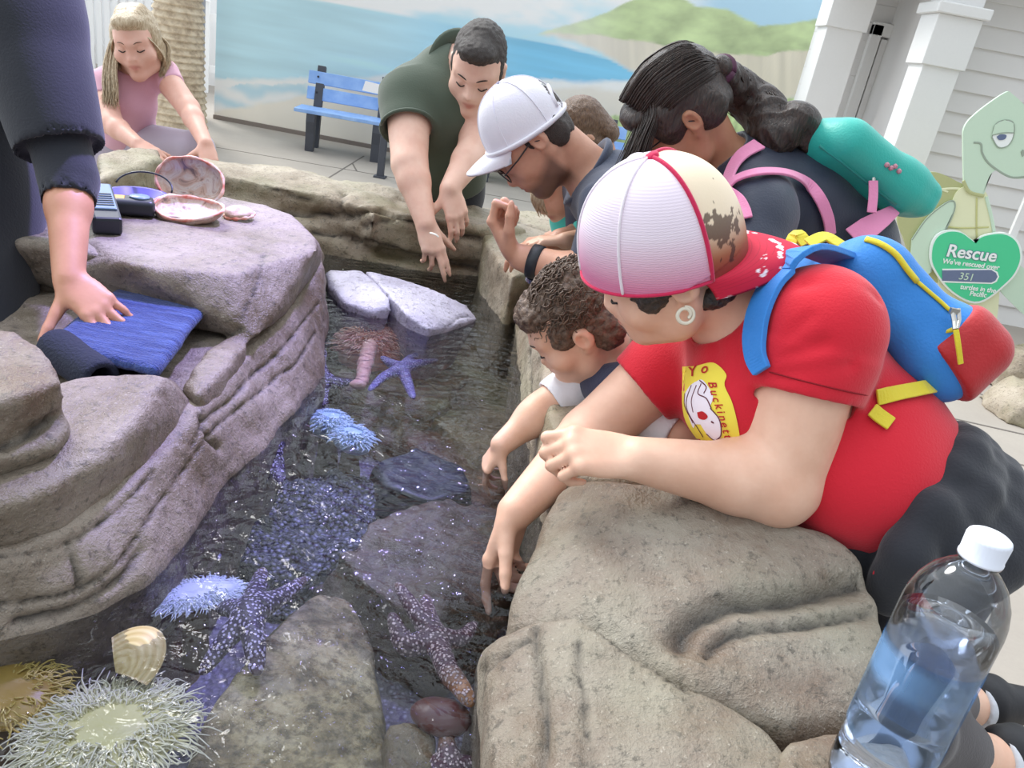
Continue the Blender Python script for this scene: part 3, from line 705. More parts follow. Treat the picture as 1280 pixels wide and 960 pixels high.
# right far segment behind the watch hand
G3 = layer([(605, 300), (640, 345), (655, 330)], [(600, 255), (655, 262), (740, 275), (760, 320)], 1.0, .45, -.02)
rock('pale_boulder', [G3], 'pale rounded rock behind the fist with the black watch', M_rockF, .012, 6, .012, 6, [[[(600, 268), (640, 275), (690, 290)], .008, .012]], .003, seed=23)

# ---- right bank
rb_w = [Z(643, 345, .86), Z(648, 430, .86), Z(652, 510, .86), Z(662, 600, .86), Z(690, 640, .86)]
rb_t = [Z(668, 345, .98), Z(676, 430, .99), Z(684, 510, .985), Z(700, 590, .98), Z(760, 600, .99), Z(900, 560, 1.0), Z(900, 400, 1.0), Z(800, 330, 1.0)]
rock('side_rock', [rb_t+rb_w+[p+A(.01, 0, -.86) for p in rb_w]+[A(.62, 1.2, 0), A(.62, 2.6, 0), A(.6, 2.6, .95), A(.6, 1.2, .98)]], 'grey streaked rock rim the boy leans over', M_rockF, .010, 5, .012, 6, [[[(660, 560), (672, 600), (690, 620)], .006, .01], [[(662, 440), (664, 520), (668, 570)], .005, .008]], .003, seed=27)
ra_t = [Z(702, 614, .985), Z(740, 602, 1.02), Z(790, 600, 1.045), Z(860, 612, 1.06), Z(940, 635, 1.065), Z(1000, 650, 1.06), Z(1045, 664, 1.05), Z(1080, 695, 1.04), Z(1100, 730, 1.03), Z(1113, 785, 1.01)]
ra_f = [Z(735, 690, 1.0), Z(850, 790, 1.0), Z(960, 752, 1.02), Z(1080, 735, 1.02)]
ra_l = [Z(682, 690, .88), Z(697, 625, .88), Z(650, 745, .90), Z(632, 784, .93), Z(734, 758, .99), Z(876, 862, .985), Z(975, 905, .975), Z(1060, 900, .975), Z(1100, 840, .98)]
ra_b = [p+A(.02, .0, -.4) for p in ra_l[:5]]+[A(.62, .95, 0), A(.58, .6, 0), A(.3, .6, 0)]
bk = [A(p[0]+.06, p[1]+.10, .8) for p in ra_t[1:8]]
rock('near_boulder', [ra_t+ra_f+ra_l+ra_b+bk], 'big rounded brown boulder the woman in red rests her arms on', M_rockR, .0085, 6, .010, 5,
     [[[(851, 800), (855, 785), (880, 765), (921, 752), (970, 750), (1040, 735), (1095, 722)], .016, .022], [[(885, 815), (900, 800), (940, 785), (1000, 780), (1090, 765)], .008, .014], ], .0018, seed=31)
rl_t = [Z(628, 792, .925), Z(680, 772, .965), Z(733, 762, .985), Z(800, 812, .985), Z(876, 868, .98), Z(960, 910, .972), Z(1000, 960, .97), Z(1000, 1080, .97), Z(640, 1100, .93), Z(612, 960, .915), Z(606, 870, .915), Z(608, 815, .915)]
rl_w = [Z(596, 960, .84), Z(594, 890, .84), Z(600, 818, .84), Z(594, 1080, .84)]
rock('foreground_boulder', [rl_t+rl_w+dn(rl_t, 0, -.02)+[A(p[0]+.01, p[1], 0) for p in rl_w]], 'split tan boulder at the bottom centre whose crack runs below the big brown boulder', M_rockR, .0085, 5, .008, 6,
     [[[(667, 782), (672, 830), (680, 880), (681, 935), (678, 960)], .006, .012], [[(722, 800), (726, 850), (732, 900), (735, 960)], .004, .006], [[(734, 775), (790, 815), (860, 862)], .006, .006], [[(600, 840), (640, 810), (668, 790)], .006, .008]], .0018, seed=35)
rr = [Z(985, 915, .985), Z(1060, 912, .985), Z(1120, 900, .985), Z(1130, 980, .98), Z(1200, 1150, .98), Z(985, 1150, .98), Z(965, 960, .98)]
rock('corner_boulder', [rr+dn(rr, 0, .0)], 'grey boulder in the bottom right under the water bottle', M_rockR, .0085, 5, .006, 7, [], .0018, seed=39)
# low rocks on the floor beyond the backpack
for (cx, cy, rx, ry, h, s) in ((3.55, 5.35, .45, .28, .28, 1), (3.35, 4.75, .5, .3, .2, 2)):
    P_ = [A(cx+rx*math.cos(a)*(1+.15*math.sin(3*a+s)), cy+ry*math.sin(a), 0) for a in np.linspace(0, 2*PI, 9)[:-1]]
    rock('floor_rock', [P_+[A(cx+(p[0]-cx)*.7, cy+(p[1]-cy)*.7, h) for p in P_]], ('pale rock on the floor just below the turtle sign' if s == 1 else 'low flat pale rock on the floor right of the backpack'), M_rockF, .02, 4, .03, 4, [], .006, seed=50+s)
# ---- slabs standing out of the water
sa = [Z(406, 340, .885), Z(412, 336, .89), Z(452, 336, .90), Z(470, 350, .90), Z(488, 372, .90), Z(490, 386, .88), Z(465, 390, .87), Z(430, 378, .87), Z(410, 358, .87)]
rock('water_slab', [sa+dn(sa, .80, -.12)+dn(sa, .6, -.55)], 'smaller flat lavender slab breaking the water, left of the two', M_slab, .007, 3, .003, 9, [], .001, group='slabs breaking the water', seed=43)
sb = [Z(456, 337, .90), Z(500, 347, .90), Z(545, 362, .895), Z(585, 382, .875), Z(598, 398, .86), Z(560, 412, .86), Z(536, 411, .875), Z(510, 394, .89), Z(480, 362, .905)]
rock('water_slab', [sb+dn(sb, .80, -.12)+dn(sb, .6, -.55)], 'longer pointed lavender slab breaking the water, right of the two', M_slab, .007, 3, .003, 9, [[[(560, 408), (575, 396), (596, 396)], .004, .005]], .001, group='slabs breaking the water', seed=45)

# ---- pool floor and drowned rocks (under the water)
nx_, ny_ = 90, 200; vs = []
for j in range(ny_):
    for i in range(nx_):
        x = -.75+1.15*i/(nx_-1); y = .3+2.6*j/(ny_-1)
        vs.append((x, y, .60+.02*noise.fractal(Vector((x*6, y*6, 0)), 1, 2, 4)+.006*noise.noise(Vector((x*60, y*60, 0)))))
fs = [(j*nx_+i, j*nx_+i+1, (j+1)*nx_+i+1, (j+1)*nx_+i) for j in range(ny_-1) for i in range(nx_-1)]
t = NT('pool_bed'); nn = t.noise(4, 5, .6); gr = t.voro(95); 
c = t.ramp(nn, [(.35, '#3c3733'), (.5, '#5a5460'), (.65, '#6f6a80')]); c = t.mix(t.ramp(gr, [(.0, .5), (.4, 0.)]), c, '#b9bcd6'); t.color(c); t.set(Roughness=.6); t.bump(gr, .5, .01)
struct(mesh('floor', vs, fs, t.m))
def mottled():
    t = NT('mottled_rock'); a = t.noise(9, 6, .7); b = t.noise(48, 5, .75); c = t.ramp(a, [(.36, '#5d4f38'), (.5, '#a3946f'), (.62, '#c6b993')])
    c = t.mix(t.ramp(b, [(.45, 0.), (.6, .7)]), c, '#453b28'); c = t.mix(t.ramp(t.noise(26, 4), [(.56, 0.), (.66, .45)]), c, '#b3a98f'); t.color(c); t.set(Roughness=.55); t.bump(t.math('ADD', a, b), .8, .01); return t.m
M_mott = mottled()
def gravelmat():
    t = NT('gravel'); v = t.n('ShaderNodeTexVoronoi'); v.inputs['Scale'].default_value = 110; t.l(t.co(), v.inputs['Vector']); r = t.ramp(v.outputs['Color'], [(.2, '#30323e'), (.5, '#5c5f70'), (.85, '#a3a7b8')])
    t.color(t.mix(t.ramp(v.outputs[0], [(.25, 0.), (.6, .8)]), r, '#20222e')); t.set(Roughness=.5); t.bump(t.math('MULTIPLY', v.outputs[0], -1.), 1., .012); return t.m
def under(pl, z, zb, label, mat=M_sub, k=.25, amp=.012, sm=5, name='drowned_rock', cr=(), seed=0, vox=.009, group='drowned rocks', freq=6):
    p = [Z(x, y, zz) for x, y, zz in pl] if len(pl[0]) == 3 else zs_(pl, z)
    return rock(name, [p+dn(p, zb, k)], label, mat, vox, sm, amp, freq, cr, .002, group=group, seed=seed)
under([(300, 830, .78), (352, 765, .79), (395, 735, .78), (440, 740, .78), (468, 790, .77), (482, 870, .76), (488, 985, .76), (470, 1080, .76), (215, 1080, .76), (225, 960, .77), (262, 880, .77)], 0, .55, 'broad mottled olive boulder under the water at bottom centre', M_mott, k=.03, seed=1, amp=.008, sm=9)
under([(420, 690), (470, 640), (560, 620), (620, 640), (640, 700), (600, 760), (540, 770), (470, 740)], .74, .55, 'dark swirled rock under the water beside the pointing hand', M_subD, seed=2, amp=.03, freq=9)
under([(468, 575), (520, 555), (580, 580), (592, 610), (540, 625), (480, 605)], .73, .58, 'dark blue black stone under the water below the boy\'s hand', simple('blue_black_stone', '#202632', .5, bump=.4, bscale=30), seed=3)
under([(410, 430), (450, 410), (540, 425), (580, 470), (560, 500), (500, 520), (440, 490)], .70, .58, 'brown rock under the lavender sea star', M_sub, seed=4, amp=.03, freq=10)
under([(560, 430), (650, 420), (650, 560), (600, 570), (540, 520)], .68, .55, 'greenish rippled rock under the water near the boy\'s face', M_sub, seed=5, amp=.02)
under([(300, 660), (350, 600), (420, 585), (470, 610), (460, 680), (390, 720), (330, 700)], .69, .55, 'blue grey gravelly mound in the middle of the pool bed', gravelmat(), seed=6, amp=.035, freq=14)
under([(0, 800), (90, 780), (180, 740), (240, 690), (250, 740), (190, 800), (100, 850), (0, 880)], .74, .5, 'rust brown rock ledge under the water along the left bank', rockmat('rust_rock', '#6b5138', '#4a3626', '#8a6a45', .3), seed=7, amp=.012, group=None)
under([(480, 905, .80), (520, 892, .81), (545, 900, .80), (550, 960, .78), (540, 1050, .78), (480, 1050, .78), (478, 950, .78)], 0, .55, 'small squared stone under the water at bottom centre below the red pebble', M_sub, k=.05, seed=8, amp=.005)
t = simple('red_pebble', '#5d2f2e', .35, var=.1)
rock('pebble', [[Z(553, 880, .83)+A(math.cos(a)*math.cos(b)*.043, math.sin(a)*math.cos(b)*.03, math.sin(b)*.02-.02) for a in np.linspace(0, 2*PI, 12) for b in (-1.2, -.5, 0, .5, 1.2)]], 'smooth dark red pebble touching the arm of the right sea star', t, .005, 4, .003, 12, [], .0003, cat='pebble', seed=9)
under([(500, 545), (545, 530), (600, 560), (640, 600), (600, 640), (560, 600)], .66, .55, 'rusty brown stone under the water between the two dipping hands', rockmat('rust_rock2', '#5b4433', '#3f2f25', '#77604a', .3), seed=12, amp=.02, freq=9)

# ---- water
nx_, ny_ = 70, 130; vs = []
for j in range(ny_):
    for i in range(nx_):
        x = -.85+1.35*i/(nx_-1); y = .2+2.75*j/(ny_-1)
        vs.append((x, y, ZW+.0012*noise.fractal(Vector((x*9, y*9, 2)), 1, 2, 2)))
fs = [(j*nx_+i, j*nx_+i+1, (j+1)*nx_+i+1, (j+1)*nx_+i) for j in range(ny_-1) for i in range(nx_-1)]
t = NT('pool_water'); m = t.m
tr = t.n('ShaderNodeBsdfTransparent'); tr.inputs[0].default_value = (.77, .80, .85, 1)
gl = t.n('ShaderNodeBsdfGlossy'); gl.inputs['Roughness'].default_value = .03
fr = t.n('ShaderNodeFresnel'); fr.inputs['IOR'].default_value = 1.333; mx = t.n('ShaderNodeMixShader')
wv = t.noise(16, 3, .5, t.mapped((1, 1.5, 1)), 1.2); wv2 = t.noise(45, 2, .5, t.mapped((1, 1.6, 1)), .8)
# the rings stirred up by the hands
rg = t.n('ShaderNodeTexWave', wave_type='RINGS', rings_direction='SPHERICAL'); rg.inputs['Scale'].default_value = 9; rg.inputs['Distortion'].default_value = 3.5; rg.inputs['Detail'].default_value = 2; rg.inputs['Detail Scale'].default_value = 1.5
hp_ = Z(600, 560, ZW); t.l(t.mapped((1, 1, 1), loc=tuple(-hp_)), rg.inputs['Vector'])
hh = t.math('ADD', t.math('MULTIPLY', wv, 1.0), t.math('ADD', t.math('MULTIPLY', wv2, .13), t.math('MULTIPLY', rg.outputs['Fac'], .16)))
bp = t.n('ShaderNodeBump'); bp.inputs['Strength'].default_value = .5; bp.inputs['Distance'].default_value = .018; t.l(hh, bp.inputs['Height'])
t.l(bp.outputs[0], gl.inputs['Normal']); t.l(bp.outputs[0], fr.inputs['Normal'])
t.l(fr.outputs[0], mx.inputs[0]); t.l(tr.outputs[0], mx.inputs[1]); t.l(gl.outputs[0], mx.inputs[2]); t.l(mx.outputs[0], t.out.inputs[0])
t.t.nodes.remove(t.b)
wo_ = mesh('pool_water', vs, fs, m); tag(wo_, 'clear rippled water filling the rocky touch pool', 'water', kind='stuff')
# ================================================================== people: shared anatomy
def skinmat(name, base, dark, lip, rough=.5, sss=.08):
    t = NT(name); n = t.noise(14, 4, .6); n2 = t.noise(160, 2, .6)
    c = t.mix(t.ramp(n, [(.35, .5), (.65, 0.)]), base, dark); c = t.mix(t.math('MULTIPLY', n2, .12), c, dark)
    c = t.mix(t.math('MULTIPLY', t.attr('lip').outputs['Fac'], .75), c, lip)
    c = t.mix(t.math('MULTIPLY', t.attr('beard').outputs['Fac'], .72), c, '#3b2c26')
    t.color(c); t.set(Roughness=rough); t.b.inputs['Subsurface Weight'].default_value = sss
    t.b.inputs['Subsurface Radius'].default_value = (.012, .005, .003); t.b.inputs['Subsurface Scale'].default_value = 1
    t.bump(n2, .08, .002); return t.m
def clothmat(name, c, dark=None, rough=.85, weave=240, var=.25, sheen=.2):
    t = NT(name); n = t.noise(7, 4, .6); n2 = t.noise(weave, 2, .5)
    d = dark or tuple(int(c[i:i+2], 16)/255*.7 for i in (1, 3, 5))
    t.color(t.mix(t.math('MULTIPLY', n, var), c, d)); t.set(Roughness=rough); t.b.inputs['Sheen Weight'].default_value = sheen
    t.bump(t.math('ADD', n2, t.math('MULTIPLY', t.noise(28, 3), .8)), .25, .003); return t.m
def hairmat(name, c, light, scale=(60, 60, 8), rot=(0, 0, 0), rough=.38):
    t = NT(name); n = t.noise(4, 4, .6, t.mapped(scale, rot=rot)); n2 = t.noise(9, 3)
    t.color(t.mix(t.math('MULTIPLY', n2, .35), t.ramp(n, [(.3, c), (.72, light)]), c)); t.set(Roughness=rough)
    t.bump(n, .6, .008); return t.m
class Head:
    """head frame: x = the person's right, y = forward, z = crown"""
    def __init__(s, c, f, l, sc=1., lower=1., wide=1.):
        s.c = np.asarray(c, float); s.f = nrm(f); l = np.asarray(l, float); s.l = nrm(l-s.f*np.dot(l, s.f)); s.r = -s.l
        s.u = np.cross(s.f, s.l); s.s = sc; s.R = np.stack([s.r, s.f, s.u], 1); s.lo = lower; s.w = wide
    def p(s, x, y, z):
        if z < 0: z *= s.lo
        return s.c+s.R @ (A(x*s.w, y, z)*s.s)
    def loc(s, v): return ((v-s.c) @ s.R)/s.s
    def M(s, x=0, y=0, z=0): return frame(s.p(x, y, z), s.r, s.f, s.u)
    def ell(s, S, c, r, k=.012, rot=None, sub=False):
        R = s.R if rot is None else s.R @ np.array(Matrix.Rotation(math.radians(rot[1]), 3, rot[0]))
        S.ell(s.p(*c), A(*(r if hasattr(r, '__len__') else (r,)*3))*s.s, R, k*s.s, sub)
    def cone(s, S, a, b, ra, rb, k=.01, sub=False): S.cone(s.p(*a), s.p(*b), ra*s.s, rb*s.s, k*s.s, sub)
    def build(s, S, jaw=1., nose=1., cheek=1., ears=True, lips=True, adam=0):
        e, c = s.ell, s.cone
        e(S, (0, -.012, .035), (.075, .096, .086), .01); e(S, (0, .022, .0), (.069, .07, .09), .03)
        e(S, (0, .032, -.045), (.058*jaw, .058, .075), .03)
        for q in (-1, 1):
            c(S, (q*.056*jaw, -.008, -.045), (q*.048*jaw, .015, -.083), .02, .018, .025); c(S, (q*.048*jaw, .015, -.083), (q*.012, .072, -.108), .018, .016, .03)
            e(S, (q*.042*cheek, .056, -.036), (.028*cheek, .026, .027), .025)
            c(S, (q*.048, .066, .02), (q*.012, .09, .014), .011, .010, .018)
            e(S, (q*.033, .097, -.004), (.017, .013, .0115), .012, sub=True)
            e(S, (q*.032, .0775, -.004), (.0155, .0145, .0125), .004)
        e(S, (0, .079, -.103), (.021, .018, .017), .02)
        c(S, (0, .088, .006), (0, .108*nose, -.034), .0085, .0115*nose, .012); c(S, (0, .107*nose, -.036), (0, .094, -.044), .0105*nose, .008, .008)
        for q in (-1, 1):
            e(S, (q*.0125*nose, .097, -.038), (.0085*nose, .011, .0085), .006); e(S, (q*.007, .105*nose, -.0445), (.0035, .005, .003), .003, sub=True)
        e(S, (0, .084, -.062), (.03, .018, .022), .02)
        if lips:
            c(S, (-.021, .087, -.0655), (0, .1015, -.0615), .004, .0065, .005); c(S, (.021, .087, -.0655), (0, .1015, -.0615), .004, .0065, .005)
            c(S, (-.019, .087, -.073), (0, .099, -.0745), .004, .0072, .005); c(S, (.019, .087, -.073), (0, .099, -.0745), .004, .0072, .005)
            c(S, (-.022, .092, -.0685), (0, .108, -.0675), .0015, .0022, .003, True); c(S, (.022, .092, -.0685), (0, .108, -.0675), .0015, .0022, .003, True)
        if ears:
            for q in (-1, 1):
                R = s.R @ np.array(Matrix.Rotation(math.radians(-q*22), 3, 'Z')) @ np.array(Matrix.Rotation(math.radians(-12), 3, 'X'))
                S.ell(s.p(q*.078, -.014, -.008), A(.0075, .0185, .0315)*s.s, R, .006*s.s)
                S.ell(s.p(q*.083, -.018, -.002), A(.009, .0205, .026)*s.s, R, .004*s.s)
                S.ell(s.p(q*.091, -.011, -.003), A(.0085, .0115, .018)*s.s, R, .004*s.s, True)
                S.ell(s.p(q*.077, -.006, -.034), A(.006, .0085, .010)*s.s, R, .005*s.s)
    def paint(s, o, beard=False, lip=True):
        me = o.data; v = np.empty(len(me.vertices)*3); me.vertices.foreach_get('co', v); q = s.loc(v.reshape(-1, 3)); q[:, 2] /= np.where(q[:, 2] < 0, s.lo, 1); q[:, 0] /= s.w
        d = np.sqrt((q[:, 0]/.024)**2+((q[:, 2]+.068)/.0125)**2); li = np.clip(1.6-1.4*d, 0, 1)*(q[:, 1] > .083)
        near = np.linalg.norm(q, axis=1) < .2
        a = me.attributes.new('lip', 'FLOAT', 'POINT'); a.data.foreach_set('value', (li*near*(1 if lip else 0)).astype(np.float32))
        if beard:
            b = np.clip((-.045-q[:, 2]+.45*np.clip(.03-q[:, 1], -.03, .04))/.025, 0, 1)*np.clip((q[:, 1]+.012)/.015, 0, 1)*np.clip((q[:, 2]+.15)/.03, 0, 1)*(1-li)
            a = me.attributes.new('beard', 'FLOAT', 'POINT'); a.data.foreach_set('value', (b*near).astype(np.float32))
    def brow(s, mat, par, th=.0035, sides=(-1, 1)):
        for q in sides:
            bm = bmesh.new(); tube(bm, spline([s.p(q*.012, .098, .0135), s.p(q*.032, .0945, .0225), s.p(q*.053, .074, .016)], 5), [th*s.s*k for k in (.7, .9, 1, 1, 1, 1, 1, .9, .75, .5, .3)], 8, flat=.5); bm_obj('eyebrow', bm, mat, par, True)
    def lash(s, mat, par, sides=(-1, 1)):
        for q in sides:
            bm = bmesh.new(); tube(bm, spline([s.p(q*.0165, .0865, -.0085), s.p(q*.032, .0935, -.0135), s.p(q*.048, .0825, -.009)], 5), [.0019*s.s]*11, 6); bm_obj('eyelash', bm, mat, par, True)
def hand(S, w, d, n, side, sc=1., curls=None, spread=(-6, 0, 5, 11), thumb=(.55, .75, -.3), thumb2=None, wr=.026):
    """w wrist, d towards the knuckles, n out of the back of the hand; side +1 left, -1 right. curls: 4 x (mcp, pip, dip) degrees"""
    d = nrm(d); n = np.asarray(n, float); n = nrm(n-d*np.dot(n, d)); t = side*np.cross(d, n)
    curls = curls or [(20, 30, 20)]*4
    L = [(.041, .025, .021), (.045, .028, .022), (.042, .026, .022), (.033, .020, .019)]
    kp = [(.086, .027), (.090, .009), (.086, -.010), (.077, -.028)]
    tips = []
    S.ell(w+d*.047*sc+t*-.001*sc, A(.037, .048, .0145)*sc, np.stack([t, d, n], 1), .012*sc)
    for i in range(4):
        K = w+(d*kp[i][0]+t*kp[i][1])*sc
        S.cone(w+(d*.008+t*kp[i][1]*.55)*sc, K, .0155*sc, .0108*sc, .010*sc)
        S.ell(K+n*.002*sc, .0112*sc, None, .006*sc)
        sp = math.radians(spread[i]); dd = d*math.cos(sp)-t*math.sin(sp); a = 0; p = K
        for j in range(3):
            a += math.radians(curls[i][j]); v = dd*math.cos(a)-n*math.sin(a); q = p+v*L[i][j]*sc
            r0 = (.0098, .0088, .0078)[j]*(1, 1.03, 1, .88)[i]; r1 = (.0088, .0078, .0062)[j]*(1, 1.03, 1, .88)[i]
            S.cone(p, q, r0*sc, r1*sc, .0035*sc); p = q
        tips.append((p, v, dd))
    tv = nrm(d*thumb[1]+t*thumb[0]+n*thumb[2]); b = w+(d*.020+t*.020-n*.006)*sc
    m = b+tv*.046*sc; S.cone(b, m, .0165*sc, .0125*sc, .012*sc)
    t2 = tv if thumb2 is None else nrm(d*thumb2[1]+t*thumb2[0]+n*thumb2[2]); q = m+nrm(tv+t2)*.032*sc
    S.cone(m, q, .0118*sc, .0102*sc, .004*sc); S.cone(q, q+t2*.026*sc, .0102*sc, .0075*sc, .004*sc)
    return tips, q+t2*.026*sc
def arm(S, sh, el, wr, r=(.052, .044, .041, .046, .027), k=.02, flat=None):
    sh, el, wr = map(np.asarray, (sh, el, wr))
    S.cone(sh, el, r[0], r[2], k); S.cone(sh*.6+el*.4, el, r[1]*1.06, r[2], k)
    m = el*.72+wr*.28; S.cone(el, m, r[2], r[3], k); S.cone(m, wr, r[3], r[4], k)
def info(name, **kw):
    for k, (a, b) in kw.items(): print('BONE', name, k, '%.3f' % np.linalg.norm(np.asarray(a)-np.asarray(b)))
# caps: a dome of panels in the head frame; back=True wears the brim behind
class Cap:
    def __init__(s, H, rx, ry, h, z0, tilt=0, back=False, yc=-.005, flat=2.4):
        s.H, s.rx, s.ry, s.h, s.z0, s.yc, s.p = H, rx, ry, h, z0, yc, flat; s.sg = -1 if back else 1; s.tl = math.radians(tilt)
    def pt(s, a, e, off=0):                              # a: 0 = brim direction, e: 0 base .. 1 top
        ce = (1-e**s.p)**(1/s.p) if e < 1 else 0
        x = (s.rx+off)*ce*math.sin(a); y = s.sg*(s.ry+off)*ce*math.cos(a); z = (s.h+off)*e
        y, z = y*math.cos(s.tl)-z*math.sin(s.tl), y*math.sin(s.tl)+z*math.cos(s.tl)
        return s.H.p(x, s.yc+y, s.z0+z) if s.z0+z >= 0 else s.H.c+s.H.R @ (A(x, s.yc+y, s.z0+z)*s.H.s)
    def panel(s, a0, a1, name, mat, par, n=16, m=18, th=.003, e0=0., hole=None):
        vs = []; fs = []
        for off in (0, -th):
            for j in range(m+1):
                e = e0+(1-e0)*math.sin(PI/2*j/m)**1.15
                for i in range(n+1): vs.append(s.pt(a0+(a1-a0)*i/n, min(e, .9999), off))
        w = n+1; K = w*(m+1)
        for j in range(m):
            for i in range(n):
                if hole and hole(a0+(a1-a0)*(i+.5)/n, e0+(1-e0)*(j+.5)/m): continue
                a = j*w+i; fs += [(a, a+1, a+1+w, a+w), (K+a, K+a+w, K+a+1+w, K+a+1)]
        for i in range(n): fs.append((i+1, i, K+i, K+i+1))
        return mesh(name, vs, fs, mat, par)
    def seam(s, a, mat, par, r=.0028, e0=0.):
        bm = bmesh.new(); tube(bm, [s.pt(a, min(.9995, math.sin(PI/2*j/24)*(1-e0)+e0), .0008) for j in range(25)], r*s.H.s, 6); return bm_obj('seam', bm, mat, par, True)
    def brim(s, L, half, mat, par, curve=.02, th=.0035, drop=0., n=28, m=12, name='brim'):
        vs = []; fs = []
        for off in (0, -th):
            for j in range(m+1):
                for i in range(n+1):
                    a = -half+2*half*i/n; k = j/m
                    ext = L*k*math.cos(a/half*PI/2*.97)**.55
                    x = s.rx*math.sin(a)*(1-.05*k); y = s.ry*math.cos(a)+ext; z = off-curve*(x/s.rx)**2*(.3+.7*k)-drop*k*k+.004
                    y *= s.sg; y, z = y*math.cos(s.tl)-z*math.sin(s.tl), y*math.sin(s.tl)+z*math.cos(s.tl)
                    vs.append(s.H.c+s.H.R @ (A(x, s.yc+y, s.z0+z)*s.H.s))
        w = n+1; K = w*(m+1)
        for j in range(m):
            for i in range(n): a = j*w+i; fs += [(a, a+1, a+1+w, a+w), (K+a, K+a+w, K+a+1+w, K+a+1)]
        for i in range(n): fs.append((m*w+i, m*w+i+1, K+m*w+i+1, K+m*w+i))
        for j in range(m): fs += [(j*w, j*w+w, K+j*w+w, K+j*w), (j*w+n, K+j*w+n, K+j*w+w+n, j*w+w+n)]
        return mesh(name, vs, fs, mat, par), w, K
    def button(s, mat, par, r=.008):
        bm = bmesh.new(); bmesh.ops.create_uvsphere(bm, u_segments=16, v_segments=8, radius=1)
        bmesh.ops.transform(bm, matrix=frame(s.pt(0, .9999), s.H.r, s.H.f, s.H.u) @ Matrix.Diagonal((r*s.H.s, r*s.H.s, r*.6*s.H.s, 1)), verts=bm.verts); return bm_obj('cap_button', bm, mat, par, True)
def locks(pts_list, mat, par, name='hair_lock', r=.0022, n=5):
    bm = bmesh.new()
    for pts in pts_list:
        q = spline(pts, 6); N = len(q); tube(bm, q, [r*(1-.75*(i/(N-1))**2) for i in range(N)], n)
    return bm_obj(name, bm, mat, par, True)
def ribbon(pts, nrmls, wd, th, mat, par, name, sm=6):
    """a strap: flat band along pts, facing nrmls"""
    P_ = spline(pts, sm) if sm else pts; Nn = spline(nrmls, sm) if sm else nrmls
    vs = []; fs = []; N = len(P_)
    for i in range(N):
        t = nrm(P_[min(i+1, N-1)]-P_[max(i-1, 0)]); n_ = nrm(Nn[i]-t*np.dot(Nn[i], t)); s_ = np.cross(t, n_); w_ = wd if not hasattr(wd, '__len__') else np.interp(i/(N-1), np.linspace(0, 1, len(wd)), wd)
        for a, b in ((-1, 0), (1, 0), (1, 1), (-1, 1)): vs.append(P_[i]+s_*a*w_/2+n_*b*th)
    for i in range(N-1):
        for k in range(4): a = i*4; fs.append((a+k, a+(k+1) % 4, a+4+(k+1) % 4, a+4+k))
    fs += [(3, 2, 1, 0), tuple((N-1)*4+k for k in range(4))]
    o = mesh(name, vs, fs, mat, par, smooth=False); m = o.modifiers.new('bevel', 'BEVEL'); m.width = th*.35; m.segments = 2; return o
def drape(o, pts, off=.004):
    """lay pixel points onto a surface: nearest point seen from the eye"""
    bv = o if isinstance(o, BVHTree) else bvh_of(o); P_, N_ = [], []
    for x, y in pts:
        h = hit(bv, x, y)
        if h[0] is None: continue
        n_ = np.array(h[1]); r = ray(x, y); n_ = n_ if n_ @ r < 0 else -n_
        P_.append(np.array(h[0])+n_*off); N_.append(n_)
    return P_, N_
M_brow = simple('dark_brow', '#2a211d', .7); M_lash = simple('lash', '#15100e', .6)
# ================================================================== woman in red shirt with the pink cap
M_skW = skinmat('skin_warm', '#edc2a9', '#d29c80', '#b9655e')
M_red = clothmat('red_cotton', '#d3122c', (.60, .03, .09), weave=300, var=.2)
M_black = clothmat('black_fleece', '#24262e', (.08, .085, .10), var=.4)
M_legg = clothmat('dark_leggings', '#2a2229', (.10, .08, .10))
HW = Head(D(836, 326, 1.15), CV(-.88, .32, .36), CV(.0, .55, -.83), 1.0, lower=.86, wide=1.03)
wN = D(925, 398, 1.22)                                    # base of neck
wLs, wLe, wLw = D(1028, 404, 1.10), D(970, 606, 1.13), D(797, 574, 1.09)
wRs, wRe, wRw = D(858, 438, 1.37), D(736, 545, 1.40), D(644, 640, 1.245)
wC, wB, wH = D(985, 468, 1.25), D(1062, 556, 1.24), D(1135, 652, 1.25)
info('woman', upL=(wLs, wLe), foL=(wLe, wLw), upR=(wRs, wRe), foR=(wRe, wRw), sh=(wLs, wRs), t1=(wN, wC), t2=(wC, wB), t3=(wB, wH))
wKn, wAn = D(1120, 900, 1.22), D(1232, 948, 1.42)
wKf, wAf = D(1140, 860, 1.38), D(1205, 880, 1.58)
print('WOMAN hip', wH, 'knee', wKn, 'ankle', wAn, wKf, wAf)
def w_torso(S, t=0.):
    k = .04
    S.cone(wC, wB, .115+t, .122+t, k); S.cone(wB, wH, .124+t, .135+t, k)
    S.cone(wN+(wC-wN)*.25, wC, .075+t, .11+t, k)
    S.cone(wLs, wN+(wC-wN)*.35, .064+t, .075+t, k); S.cone(wRs, wN+(wC-wN)*.35, .06+t, .075+t, k)
    S.cone(wLs+(wC-wLs)*.2, wC+(wB-wC)*.3, .07+t, .09+t, k); S.cone(wRs+(wC-wRs)*.2, wC+(wB-wC)*.3, .06+t, .09+t, k)
    S.ell(D(925, 500, 1.18), A(.075, .075, .075)+t, None, .05); S.ell(D(912, 500, 1.34), A(.07, .07, .07)+t, None, .05)
    S.ell(D(1060, 590, 1.2), A(.115, .115, .10)+t, None, .05)
g = empty('person', wH*A(1, 1, 0), 'woman in red T-shirt and pink mesh cap worn backwards, leaning on her arms', 'person')
S = SDF(.0034)
w_torso(S)
S.cone(wN, HW.p(0, -.03, -.05), .062, .055, .03)
HW.build(S, jaw=1.06, cheek=1.12, nose=.95)
arm(S, wLs, wLe, wLw, (.062, .058, .052, .050, .031)); arm(S, wRs, wRe, wRw, (.056, .052, .046, .045, .029))
